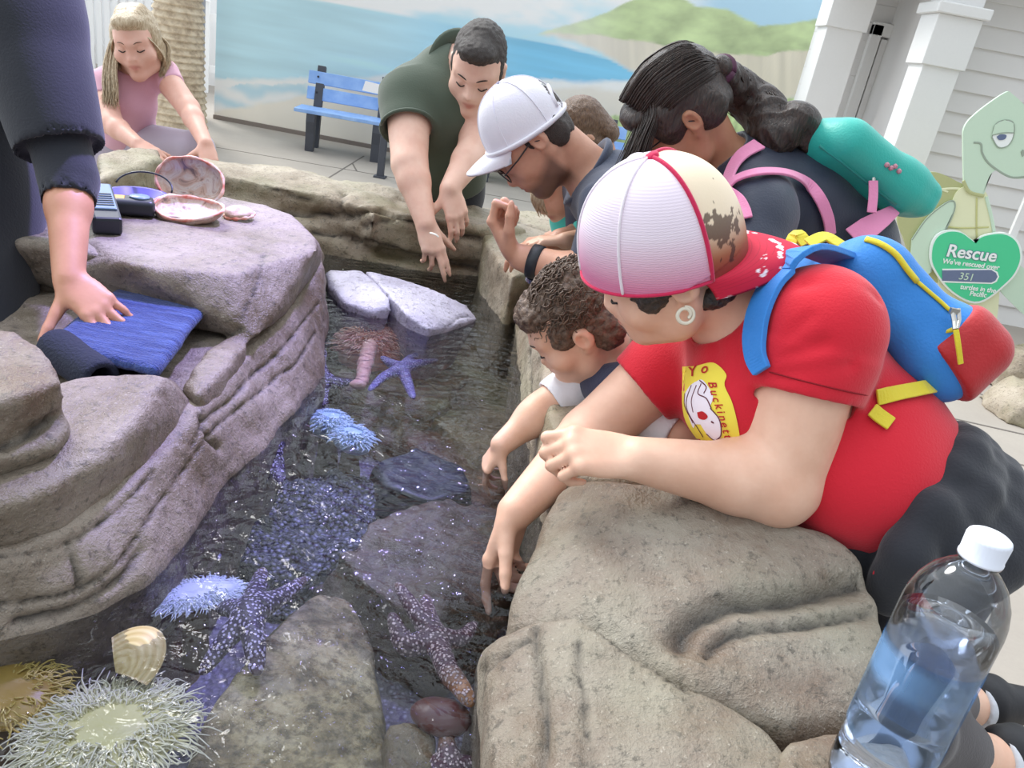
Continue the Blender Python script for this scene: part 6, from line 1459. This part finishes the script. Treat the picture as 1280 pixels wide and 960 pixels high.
rope([(1176, 338), (1192, 352), (1210, 372), (1228, 394)], bvB, .006, M_ye, 'zip_piping', bag)
for bv_, in ((bvP,),):
    rope([(1161, 426), (1172, 420), (1184, 415), (1194, 412)], bv_, .006, M_ye, 'pocket_edge', pk)
M_met = simple('zip_metal', '#b8b6b0', .3, .9)
P_, N_ = drape(bvP, [(1196, 406), (1198, 420), (1200, 452)], .006)
if len(P_) < 3: P_ = [D(1196, 396, 1.12), D(1197, 412, 1.12), D(1201, 455, 1.12)]; N_ = [CV(0, -.3, -1)]*3
print('zip', len(P_))
zp = ribbon([D(1194, 412, 1.10), D(1197, 432, 1.10), D(1200, 455, 1.105)], [CV(0, -.3, -1)]*3, .008, .003, M_ye, g, 'zip_pull', 4)
bm = bmesh.new(); tube(bm, [D(1190, 388, 1.11), D(1193, 402, 1.105), D(1194, 412, 1.10)], .0035, 6); tube(bm, [D(1198, 386, 1.11), D(1199, 400, 1.105), D(1196, 411, 1.10)], .003, 6); box(bm, (-.006, -.003, -.004), (.006, .003, .004), Matrix.Translation(Vector(D(1193, 389, 1.108)))); bm_obj('zip_slider', bm, M_met, zp)
# straps over the shoulder and round the waist
bvS2 = bvh_of(shirtW)
P_, N_ = drape(bvS2, [(1035, 330), (1010, 332), (985, 344), (968, 362), (955, 390), (949, 420), (950, 445), (957, 464)], .004)
if len(P_) > 3: ribbon([Pb(.0, .03, -.07), P_[0]+N_[0]*.014]+P_[1:], [N_[0], N_[0]]+N_[1:], [.052, .05, .048, .046, .044, .040, .034, .026], .009, M_bl, g, 'shoulder_strap', 6)
P_, N_ = drape(bvS2, [(1092, 497), (1115, 494), (1138, 490), (1160, 486)], .004)
if len(P_) > 1: ribbon(P_+[D(1172, 484, np.linalg.norm(P_[-1]-EYE)*.995)], N_+[N_[-1]], .022, .004, M_ye, g, 'waist_strap', 5)
P_, N_ = drape(bvS2, [(1086, 512), (1098, 522), (1112, 532)], .004)
if len(P_) > 1: ribbon(P_, N_, .022, .004, M_ye, g, 'strap_end', 4)
# top handle loop and yellow tabs
ribbon([D(985, 318, 1.27), D(995, 293, 1.27), D(1008, 306, 1.26)], [CV(-.3, -.8, -.5)]*3, .02, .004, M_ye, g, 'handle', 5)
ribbon([D(1010, 306, 1.20), D(1030, 297, 1.20), D(1045, 304, 1.195), D(1056, 312, 1.19)], [CV(0, -.7, -.7)]*4, .022, .004, M_ye, g, 'strap_tab', 5)

# ================================================================== turquoise backpack on the ponytail woman
M_tq = clothmat('turquoise_nylon', '#2fb3a4', (.10, .52, .47), rough=.45, sheen=.05); M_pk = clothmat('pink_webbing', '#e58bb2', (.75, .42, .58), rough=.6)
tT, tB = D(1012, 190, 1.76), D(1112, 266, 1.84); a_ = nrm(tB-tT); o_ = CV(.62, -.75, .05); o_ = nrm(o_-a_*np.dot(o_, a_)); w_ = np.cross(a_, o_); Rb = np.stack([a_, o_, w_], 1)
g = empty('backpack', tB, 'turquoise backpack with pink straps worn by the woman with the ponytail', 'backpack')
LT = np.linalg.norm(tB-tT); Pt = lambda a, o, w: tT+a_*a+o_*o+w_*w
S = SDF(.005); S.box(Pt(LT*.45, .03, 0), (LT*.52, .050, .12), Rb, .045, .03); S.ell(Pt(LT*.12, .030, 0), (.075, .055, .11), Rb, .03); S.box(Pt(LT*.86, .035, 0), (.07, .040, .11), Rb, .03, .03)
tb = S.build('bag_body', M_tq, g, smooth=2, post=wrinkle(.008, 9, (a_, 1.6), 4.))
bvT = bvh_of(tb); bvJ = bvh_of(jk)
M_tqd = clothmat('teal_piping', '#1d8a80')
P_, N_ = drape(bvT, [(1025, 182), (1050, 200), (1075, 220), (1100, 240), (1120, 255)], .002)
if len(P_) > 2: bm = bmesh.new(); tube(bm, P_, .003, 6); bm_obj('zip_line', bm, M_tqd, tb, True)
M_flw = simple('embroidery', '#c98f9c', .7)
for (x, y) in ((1108, 206), (1113, 210), (1118, 208), (1123, 214)):
    P_, N_ = drape(bvT, [(x, y)], .002)
    if P_: bm = bmesh.new(); bmesh.ops.create_icosphere(bm, subdivisions=1, radius=.006, matrix=Matrix.Translation(Vector(P_[0]))); bm_obj('embroidered_flower', bm, M_flw, tb)
zp = ribbon([D(1091, 226, 1.70), D(1091, 245, 1.70), D(1089, 266, 1.70)], [CV(0, -.2, -1)]*3, .020, .004, M_pk, g, 'zip_pull', 4)
bm = bmesh.new(); tube(bm, [D(1089, 212, 1.705), D(1093, 213, 1.70), D(1092, 227, 1.70)], .004, 6); bm_obj('zip_slider', bm, M_met, zp)
def strap(px_, wd, name, off=.006):
    P_, N_ = drape(bvJ, px_, off)
    if len(P_) > 2: return ribbon(P_, N_, wd, .006, M_pk, g, name, 6)
strap([(948, 184), (930, 196), (920, 210), (914, 226), (912, 240)], .034, 'shoulder_strap')
strap([(912, 240), (925, 228), (950, 221), (980, 222), (1005, 232), (1022, 250), (1031, 272), (1034, 292)], .026, 'shoulder_strap', .009)
strap([(913, 238), (910, 252), (912, 262), (910, 270)], .022, 'shoulder_strap')
strap([(914, 242), (926, 252), (932, 265), (934, 276)], .022, 'strap_tail')
ribbon([D(1066, 298, 1.72), D(1085, 285, 1.72), D(1102, 274, 1.73), D(1118, 263, 1.75)], [CV(0, -.4, -1)]*4, [.05, .05, .04, .026], .005, M_pk, g, 'lower_strap', 5)

# ================================================================== things on the flat boulder
bpy.context.view_layer.update()
def top_at(x, y, names):
    best = None
    for n in names:
        for o in [q for q in bpy.data.objects if q.name == n or q.name.startswith(n+'.')]:
            if o.type != 'MESH': continue
            h = hit(bvh_of(o), x, y)
            if h[0] is not None and (best is None or h[3] < best[1]): best = (np.array(h[0]), h[3])
    return best[0] if best else None
M_nac = NT('abalone'); n_ = M_nac.noise(22, 4, .6, dist=1.5); M_nac.color(M_nac.ramp(n_, [(.28, '#8c7a78'), (.42, '#d8b9a6'), (.55, '#e6dcd4'), (.68, '#b58f86'), (.8, '#7f9a9c')])); M_nac.set(Roughness=.22); M_nac.bump(n_, .4, .004); M_nac = M_nac.m
M_nrm = NT('abalone_rim'); n_ = M_nrm.noise(30, 3); M_nrm.color(M_nrm.ramp(n_, [(.35, '#c9563f'), (.55, '#e5b8a0'), (.7, '#f2e6dc')])); M_nrm.set(Roughness=.4); M_nrm = M_nrm.m
M_nout = NT('abalone_back'); n_ = M_nout.noise(28, 5, .7); M_nout.color(M_nout.ramp(n_, [(.3, '#8d6a58'), (.5, '#c7ab97'), (.7, '#e3d6ca')])); M_nout.set(Roughness=.6); M_nout.bump(n_, .6, .005); M_nout = M_nout.m
def abalone(c, ax_, up, L, lab, rot=0.):
    x, y_, z = basis(ax_, up); g = empty('abalone_shell', c, lab, 'shell', 'abalone shells on the flat boulder')
    M = frame(c, x, y_, z); n, m = 48, 14
    def ring(k, off):
        out = []
        for i in range(n):
            a = 2*PI*i/n; rx = L*.5*(1+.05*math.cos(a)+.02*math.sin(5*a)); ry = L*.37*(1+.06*math.cos(a-.8)+.015*math.sin(7*a))
            r = math.sin(k*PI/2)**.9; d = -(1-k**2.2)*L*.17; sp = .006*L/.14*math.sin(a*2.+k*9)*(k > .3)*.25
            wv_ = .07*L*math.sin(2*a+.6)*k**4*.5
            out.append((rx*r*math.cos(a)-.10*L*(1-k), ry*r*math.sin(a)+.04*L*(1-k), d+sp+wv_-off))
        return out
    for nm, off, mt in (('inner_shell', 0, M_nac), ('outer_shell', .006, M_nout)):
        vs, fs = [], []
        for j in range(m+1):
            for q in ring(j/m, off): vs.append(M @ Vector(q))
        for j in range(m):
            for i in range(n): fs.append((j*n+i, j*n+(i+1) % n, (j+1)*n+(i+1) % n, (j+1)*n+i))
        mesh(nm, vs, fs, mt, g)
    q = ring(1, .002); bm = bmesh.new(); tube(bm, [M @ Vector(p) for p in q+q[:1]], [.0038+.0012*math.sin(i*1.3) for i in range(n+1)], 7, False); bm_obj('rim', bm, M_nrm, g, True)
p0 = top_at(240, 274, ['flat_boulder']); p0 = p0 if p0 is not None else Z(240, 274, 1.1)
p1 = top_at(230, 256, ['flat_boulder']); p1 = p1 if p1 is not None else Z(230, 256, 1.1)
abalone(p0+A(-.01, 0, .028), CV(.98, .1, .1), nrm(A(.1, -.25, 1)), .150, 'lower of the two big abalone shells, open side up showing its pearly inside')
abalone(p1+A(-.01, .045, .048), CV(.97, .24, 0), nrm(A(.05, -.95, .45)), .165, 'upper of the two big abalone shells, tilted up behind the other')
p2 = top_at(298, 274, ['flat_boulder']); p2 = p2 if p2 is not None else Z(298, 274, 1.1)
abalone(p2+A(0, 0, .010), CV(.98, -.05, .2), nrm(A(.1, .35, -1)), .066, 'smallest abalone shell, lying face down at the right of the others')
# radio handset
M_rad = simple('dark_plastic', '#272c33', .35); M_rad2 = simple('grey_blue_plastic', '#6f8a99', .3); M_amb = simple('amber_label', '#d99a3a', .4)
p = top_at(132, 283, ['flat_boulder', 'small_boulder', 'pool_edge_rock']); p = p if p is not None else Z(132, 283, 1.1); print('RADIO', p)
b_ = Z(135, 284, p[2]+.018); t_ = Z(122, 238, p[2]+.05); d_ = nrm(t_-b_); s_ = nrm(np.cross(d_, A(0, 0, 1))); u_ = np.cross(s_, d_); Lr = np.linalg.norm(t_-b_)
g = empty('two_way_radio', b_, 'black and grey handheld radio lying at the left end of the flat boulder', 'radio')
M = frame(b_, s_, d_, u_)
bm = bmesh.new(); box(bm, (-.027, 0, -.019), (.027, Lr, .019), M, .006); bm_obj('casing', bm, M_rad, g)
bm = bmesh.new(); box(bm, (-.022, Lr*.22, .017), (.022, Lr*.92, .023), M, .003); fp = bm_obj('face_plate', bm, M_rad2, g)
bm = bmesh.new()
for i in range(6): box(bm, (-.018, Lr*(.3+.06*i), .022), (.018, Lr*(.32+.06*i), .0245), M)
bm_obj('speaker_grille', bm, M_rad, fp)
bm = bmesh.new(); tube(bm, spline([M @ Vector((-.015, Lr, 0)), M @ Vector((-.015, Lr+.02, 0)), M @ Vector((-.014, Lr+.10, .01)), M @ Vector((-.005, Lr+.13, .01))], 4), .0055, 8); bm_obj('antenna', bm, M_rad, g, True)
bm = bmesh.new(); lathe(bm, [(0, .014), (.008, .013), (.009, 0), (.009, -.002)], M @ Matrix.Translation((.012, Lr, 0)) @ Matrix.Rotation(-PI/2, 4, 'X'), 16); bm_obj('knob', bm, M_rad2, g, True)
# violet tub with a dark pouch and wire handle behind it
p = top_at(160, 262, ['flat_boulder', 'small_boulder']); p = p if p is not None else Z(160, 262, 1.1)
c = Z(158, 258, p[2])+A(0, .05, 0)
g = empty('tub', c, 'shallow violet blue tub with a wire handle behind the radio', 'tub')
bm = bmesh.new(); lathe(bm, [(0, .0), (.055, .0), (.062, .018), (.066, .02), (.066, .022), (.060, .021), (.053, .005), (0, .005)], Matrix.Translation(Vector(c)), 40); bm_obj('bowl', bm, simple('violet_plastic', '#6560b4', .4), g, True)
bm = bmesh.new(); tube(bm, [c+A(.066*math.cos(a), .02*math.sin(a)*1.6+.03, .03+.03*math.sin(a)) for a in np.linspace(0, PI, 20)], .0022, 6); bm_obj('wire_handle', bm, M_rad, g, True)
c2 = Z(166, 268, p[2])+A(.0, .0, .012)
g = empty('pouch', c2, 'small black pouch with an orange tag between the radio and the shells', 'pouch')
S = SDF(.003); Rp = np.array(Matrix.Rotation(.5, 3, 'Z')); S.box(c2+A(0, 0, .008), (.045, .03, .018), Rp, .012, .01); S.build('pouch_body', M_rad, g)
bm = bmesh.new(); box(bm, (-.014, -.012, 0), (.014, .012, .003), frame(c2+A(-.022, -.022, .024), A(.9, .4, 0), A(-.4, .9, .2), A(0, -.2, 1)), .001); bm_obj('orange_tag', bm, M_amb, g)
bm = bmesh.new(); lathe(bm, [(0, .004), (.02, .004), (.022, 0), (0, -.002)], Matrix.Translation(Vector(c2+A(.012, .008, .026))), 24); bm_obj('grey_lid', bm, M_rad2, g, True)
# folded navy towel
M_tow = NT('navy_terry'); n_ = M_tow.noise(260, 2, .6); n2 = M_tow.noise(14, 3, .6, M_tow.mapped((1, 7, 1), rot=(0, 0, .5))); M_tow.color(M_tow.mix(M_tow.ramp(n2, [(.4, 0.), (.7, .6)]), '#24356f', '#5068a8')); M_tow.set(Roughness=.95); M_tow.b.inputs['Sheen Weight'].default_value = .15; M_tow.bump(M_tow.math('ADD', n_, n2), .9, .006); M_tow = M_tow.m
g = empty('towel', Z(150, 425, .985), 'folded dark blue terry towel on the rock ledge below the staff member\'s hand', 'towel')
def tl(pl, z): return [Z(x, y, z) for x, y in pl]
cor = [(68, 432), (150, 367), (248, 389), (192, 463)]
for k_, (z0, z1, ins) in enumerate(((.988, 1.002, 0), (1.004, 1.018, 0), (1.020, 1.036, 0))):
    q = tl(cor, (z0+z1)/2); S = SDF(.004); th = (z1-z0)/2+.002; c_ = np.mean(q, 0); N_ = 9
    for i in range(N_):
        a, b = q[0]+(q[3]-q[0])*i/(N_-1), q[1]+(q[2]-q[1])*i/(N_-1); S.cone(a, b, th+.002, th+.002, .012)
    sag = -(k_ == 2)*.0
    S.build('towel_fold', M_tow, g, smooth=2, post=wrinkle(.004, 18, None, k_*3.))
q0, q3 = tl([cor[0]], 1.012)[0], tl([(128, 474)], 1.008)[0]
S = SDF(.004); pts = [q0+(q3-q0)*t+A(0, 0, .0) for t in np.linspace(0, 1, 10)]
S.chain(pts, [.030-.002*i/9 for i in range(10)], .01); S.chain([p-nrm(q3-q0)*.02 for p in pts[:1]]+pts+[pts[-1]+nrm(q3-q0)*.02], [.017]*12, .004, True); S.cut(pts[0], -(q3-q0), .002); S.cut(pts[-1], q3-q0, .002)
S.build('rolled_edge', simple('dark_terry', '#1f2436', .95, bump=.8, bscale=200), g, smooth=1)

# ================================================================== animals under the water
def starmat(name, base, dot, tip):
    t = NT(name); v = t.voro(190); d = t.ramp(v, [(.30, 1.), (.48, 0.)]); n = t.noise(9, 3); c = t.mix(n, base, tuple(int(base[i:i+2], 16)/255*.6 for i in (1, 3, 5)))
    c = t.mix(t.math('MULTIPLY', t.attr('tip').outputs['Fac'], .85), c, tip); c = t.mix(d, c, dot); t.color(c); t.set(Roughness=.5); t.bump(d, .9, .004); return t.m
def star(c, arms, mat, lab, r0=.026, body=.03, up=A(0, 0, 1), cat='sea star', group='sea stars', flat=.62, bumps=True):
    """ochre sea star: five tapering arms, each a path of pixel points with heights"""
    S = SDF(.0028); c = np.asarray(c, float); S.ell(c, (body, body, body*flat), None, .012)
    for pts in arms:
        q = spline([c]+[np.asarray(p, float) for p in pts], 5); n = len(q); S.chain(q, [r0*(1-.60*(i/(n-1))**1.15) for i in range(n)], .009)
    F, lo = S.field(); v, f = nets(F, lo, S.h); v = relax(v, f, 2)
    v[:, 2] = np.where(v[:, 2] < c[2], c[2]+(v[:, 2]-c[2])*.7, v[:, 2])
    o = mesh('sea_star', v, f, mat); L_ = max(np.linalg.norm(p[-1]-c) for p in arms); tp = np.clip((np.linalg.norm(v-c, axis=1)/L_-.6)/.4, 0, 1)
    a = o.data.attributes.new('tip', 'FLOAT', 'POINT'); a.data.foreach_set('value', tp.astype(np.float32)); return tag(o, lab, cat, group)
M_st1 = starmat('purple_star', '#3c2a52', '#c9bfe0', '#5a4046'); M_st2 = starmat('rose_star', '#6b4a5c', '#dcc6cc', '#c08a5c'); M_st3 = starmat('lavender_star', '#7a72b0', '#b0a8dc', '#8880b8')
zz = lambda *a: [Z(x, y, z) for x, y, z in a]
star(Z(312, 768, .815), [zz((320, 740, .81), (328, 716, .80)), zz((345, 750, .812), (381, 727, .80)), zz((318, 805, .815), (321, 843, .80)), zz((285, 800, .80), (254, 850, .765)), zz((288, 765, .79), (276, 775, .76))], M_st1, 'purple sea star with white dots spread on the olive boulder at bottom centre', .0165, .021)
star(Z(545, 800, .80), [zz((522, 768, .81), (497, 732, .82)), zz((512, 808, .805), (500, 795, .81), (490, 770, .82)), zz((560, 838, .825), (575, 858, .835), (588, 878, .84)), zz((575, 800, .79), (592, 785, .775)), zz((535, 770, .79), (532, 750, .78))], M_st2, 'rosy sea star with tan arm tips curled over the dark red pebble', .0145, .019)
star(Z(338, 560, .80), [zz((345, 540, .81), (352, 526, .82)), zz((320, 572, .815), (306, 588, .82)), zz((360, 545, .78), (372, 520, .78)), zz((345, 590, .77), (350, 610, .76)), zz((325, 605, .75), (318, 615, .74))], M_st1, 'dark purple sea star tucked against the left rock bank halfway up the pool', .018, .022)
star(Z(503, 462, .785), [zz((512, 450, .78), (522, 444, .775)), zz((525, 455, .78), (545, 452, .77)), zz((510, 482, .775), (516, 500, .765)), zz((480, 472, .775), (462, 490, .765)), zz((488, 455, .78), (478, 448, .775))], M_st3, 'pale lavender sea star on the brown rock below the two slabs', .015, .018)
star(Z(405, 475, .74), [zz((400, 455, .75), (405, 440, .76)), zz((420, 480, .74), (438, 478, .73)), zz((402, 495, .72), (405, 510, .71)), zz((390, 485, .74), (385, 500, .74)), zz((392, 465, .75), (388, 455, .76))], M_st1, 'dark violet sea star at the foot of the left bank beside the pink anemone', .018, .022)
star(Z(563, 965, .78), [zz((560, 945, .79), (557, 915, .80)), zz((580, 980, .77), (600, 1000, .76)), zz((545, 985, .77), (535, 1010, .76)), zz((575, 960, .78), (590, 955, .78)), zz((550, 960, .78), (540, 955, .78))], M_st2, 'sea star cut off by the bottom edge below the red pebble', .013, .017)
star(Z(258, 682, .74), [zz((262, 672, .745), (270, 664, .75)), zz((250, 692, .735), (240, 700, .73)), zz((265, 690, .735), (272, 700, .73)), zz((248, 676, .74), (240, 674, .74)), zz((256, 697, .73), (254, 708, .72))], M_st3, 'small faint lilac sea star low against the left rock bank', .009, .011)
def tentmat(name, base, tip, dark=None):
    t = NT(name); n = t.noise(10, 4); c = t.mix(t.attr('tip').outputs['Fac'], t.mix(n, base, dark or base), tip); t.color(c); t.set(Roughness=.4); t.b.inputs['Subsurface Weight'].default_value = .1; t.b.inputs['Subsurface Radius'].default_value = (.01, .01, .01); return t.m
M_col = simple('anemone_column', '#6a5a4a', .7, bump=.4, bscale=40)
def anemone(c, rx, ry, ht, n, L, mat, lab, seed, ax=(1, 0, 0), tr=.0026, lean=(0, 0, 0), droop=.4, mouth=None, dome=.0, colm=None):
    """disc with a fringe of tentacles on a short column; tentacles are one part"""
    rg = random.Random(seed); g = empty('sea_anemone', c, lab, 'sea anemone', 'sea anemones in the pool'); x = nrm(A(*ax)); y_ = np.cross(A(0, 0, 1), x); c = np.asarray(c, float)
    S = SDF(.004); S.cone(c+A(0, 0, -ht), c+A(0, 0, -.008-min(rx, ry)*.6), min(rx, ry)*.8, min(rx, ry)*.6, .02); S.build('column', colm or M_col, g, post=wrinkle(.004, 30)); S = SDF(.004); S.ell(c, (rx, ry, max(.016, dome)), np.stack([x, y_, A(0, 0, 1)], 1), .02)

    d_ = S.build('disc', mat, g, smooth=2, post=wrinkle(.005, 25)); a = d_.data.attributes.new('tip', 'FLOAT', 'POINT')
    bm = bmesh.new(); tips = []
    for i in range(n):
        an = rg.uniform(0, 2*PI); k = math.sqrt(rg.uniform(.18, 1)); o_ = x*math.cos(an)+y_*math.sin(an); p = c+x*rx*k*math.cos(an)+y_*ry*k*math.sin(an)+A(0, 0, max(.010*(1-k*k), dome*.95*math.sqrt(max(0, 1-k*k)))); l = L*rg.uniform(.7, 1.2)*(.55+.55*k); up = 1.1-k
        q1 = p+(o_*k*.6+A(0, 0, up))*l*.4; q2 = q1+(o_*k+A(0, 0, up*.5-droop*k*.4))*l*.35+A(rg.gauss(0, .2), rg.gauss(0, .2), rg.gauss(0, .1))*l*.5; q3 = q2+(o_*k*.6+A(rg.gauss(0, .6), rg.gauss(0, .6), -droop*k))*l*.35
        n0 = len(bm.verts); q = spline([p, q1, q2, q3], 3); tube(bm, q, [tr*(1-.65*j/(len(q)-1)) for j in range(len(q))], 5); tips += [min(1, (j//5)/(len(q)-1)) for j in range(len(bm.verts)-n0)]
    o = bm_obj('tentacles', bm, mat, g, True); o['kind'] = 'stuff'; a = o.data.attributes.new('tip', 'FLOAT', 'POINT'); a.data.foreach_set('value', np.array(tips, np.float32)[:len(o.data.vertices)])
    if mouth: bm = bmesh.new(); lathe(bm, [(.002, 0), (.005, .003), (.008, 0)], Matrix.Translation(Vector(c+A(0, 0, .0145))), 16); bm_obj('mouth', bm, mouth, g, True)
M_an1 = tentmat('cream_anemone', '#d8cf9a', '#e9e6d6', '#c4c07a'); M_an2 = tentmat('white_anemone', '#cfd6ea', '#dfe8f4', '#b4bcd8'); M_an3 = tentmat('bluewhite_anemone', '#b9d6ea', '#d4eaf4', '#93b8d6'); M_an4 = tentmat('yellow_anemone', '#b79a4c', '#d2bd6e', '#96793a'); M_an5 = tentmat('coral_anemone', '#ffb8a6', '#ffcdbb', '#f09a90')
anemone(Z(138, 915, .80), .080, .062, .18, 1000, .034, M_an1, 'large cream yellow sea anemone with curling tentacles at the bottom left', 1, (1, .5, 0), .0017)
anemone(Z(246, 745, .79), .060, .026, .12, 800, .018, M_an2, 'pale white feathery sea anemone above the purple sea star', 2, (.8, .6, 0), .0013)
anemone(Z(412, 533, .76), .040, .034, .12, 500, .018, M_an3, 'round bluish white sea anemone, left one of the touching pair', 3, (1, 0, 0), .0019, dome=.032)
anemone(Z(440, 551, .755), .042, .034, .12, 500, .018, M_an3, 'pale greenish white sea anemone, right one of the touching pair', 4, (1, -.3, 0), .0019, dome=.028)
anemone(Z(0, 872, .80), .060, .05, .15, 420, .026, M_an4, 'yellow ochre sea anemone cut off by the left edge', 5, (1, .2, 0), .0019)
anemone(Z(462, 440, .735), .088, .06, .12, 800, .024, M_an5, 'large coral pink sea anemone just below the left water slab', 6, (1, .1, 0), .0028, dome=.085)
anemone(Z(366, 530, .77), .028, .022, .1, 140, .018, tentmat('pink_anemone', '#b06a80', '#d49aac', '#8a4a60'), 'small pink sea anemone against the left bank beside the dark sea star', 7, (0, 1, 0), .0018, dome=.03)
# orange stalk of the coral anemone group
S = SDF(.004); S.chain([Z(452, 478, .80), Z(456, 455, .80), Z(462, 435, .79)], [.016, .018, .022], .012); S.ell(Z(447, 481, .80), (.02, .012, .01), None, .01)
o = S.build('tube_sponge', simple('peach_flesh', '#c99a86', .6, bump=.5, bscale=80), None, post=wrinkle(.003, 50)); tag(o, 'peach coloured lumpy stalk growing at the left of the pink anemone', 'sponge')
# ribbed yellow shell by the cream anemone
M_scal = NT('ribbed_shell'); wv_ = M_scal.attr('rib').outputs['Fac']; M_scal.color(M_scal.mix(wv_, '#bda468', '#d6c490')); M_scal.set(Roughness=.45); M_scal = M_scal.m
c = Z(172, 818, .835); x, y_, z_ = nrm(A(.45, .75, .30)), nrm(A(.75, -.45, -.3)), None; z_ = np.cross(x, y_); z_ = z_ if z_[2] > 0 else -z_
vs, fs, rb = [], [], []; n_, m_ = 40, 20
for off in (0, -.0022):
    for j in range(m_+1):
        for i in range(n_+1):
            a = -1.25+2.5*i/n_; k = j/m_; r = .062*k*(1-.12*(a/1.25)**2); dome = .014*math.sin(PI*min(1, k*.9+.05))*math.cos(a*.9); rr = .0010*math.sin(k*38)*k; rb.append(.5+.5*math.sin(k*38)); vs.append(c+x*(r*math.cos(a)*1.05-.03)+y_*r*math.sin(a)*.75+z_*(dome+rr+off))
K = (n_+1)*(m_+1)
for j in range(m_):
    for i in range(n_): q = j*(n_+1)+i; fs += [(q, q+1, q+n_+2, q+n_+1), (K+q, K+q+n_+1, K+q+n_+2, K+q+1)]
for i in range(n_): q = m_*(n_+1)+i; fs.append((q, q+1, K+q+1, K+q))
for j in range(m_): q = j*(n_+1); fs += [(q+n_+1, q, K+q, K+q+n_+1), (q+n_, q+2*n_+1, K+q+2*n_+1, K+q+n_)]
o = mesh('clam_shell', vs, fs, M_scal); a = o.data.attributes.new('rib', 'FLOAT', 'POINT'); a.data.foreach_set('value', np.array(rb, np.float32)); tag(o, 'ribbed yellow tan shell standing beside the cream anemone', 'shell')
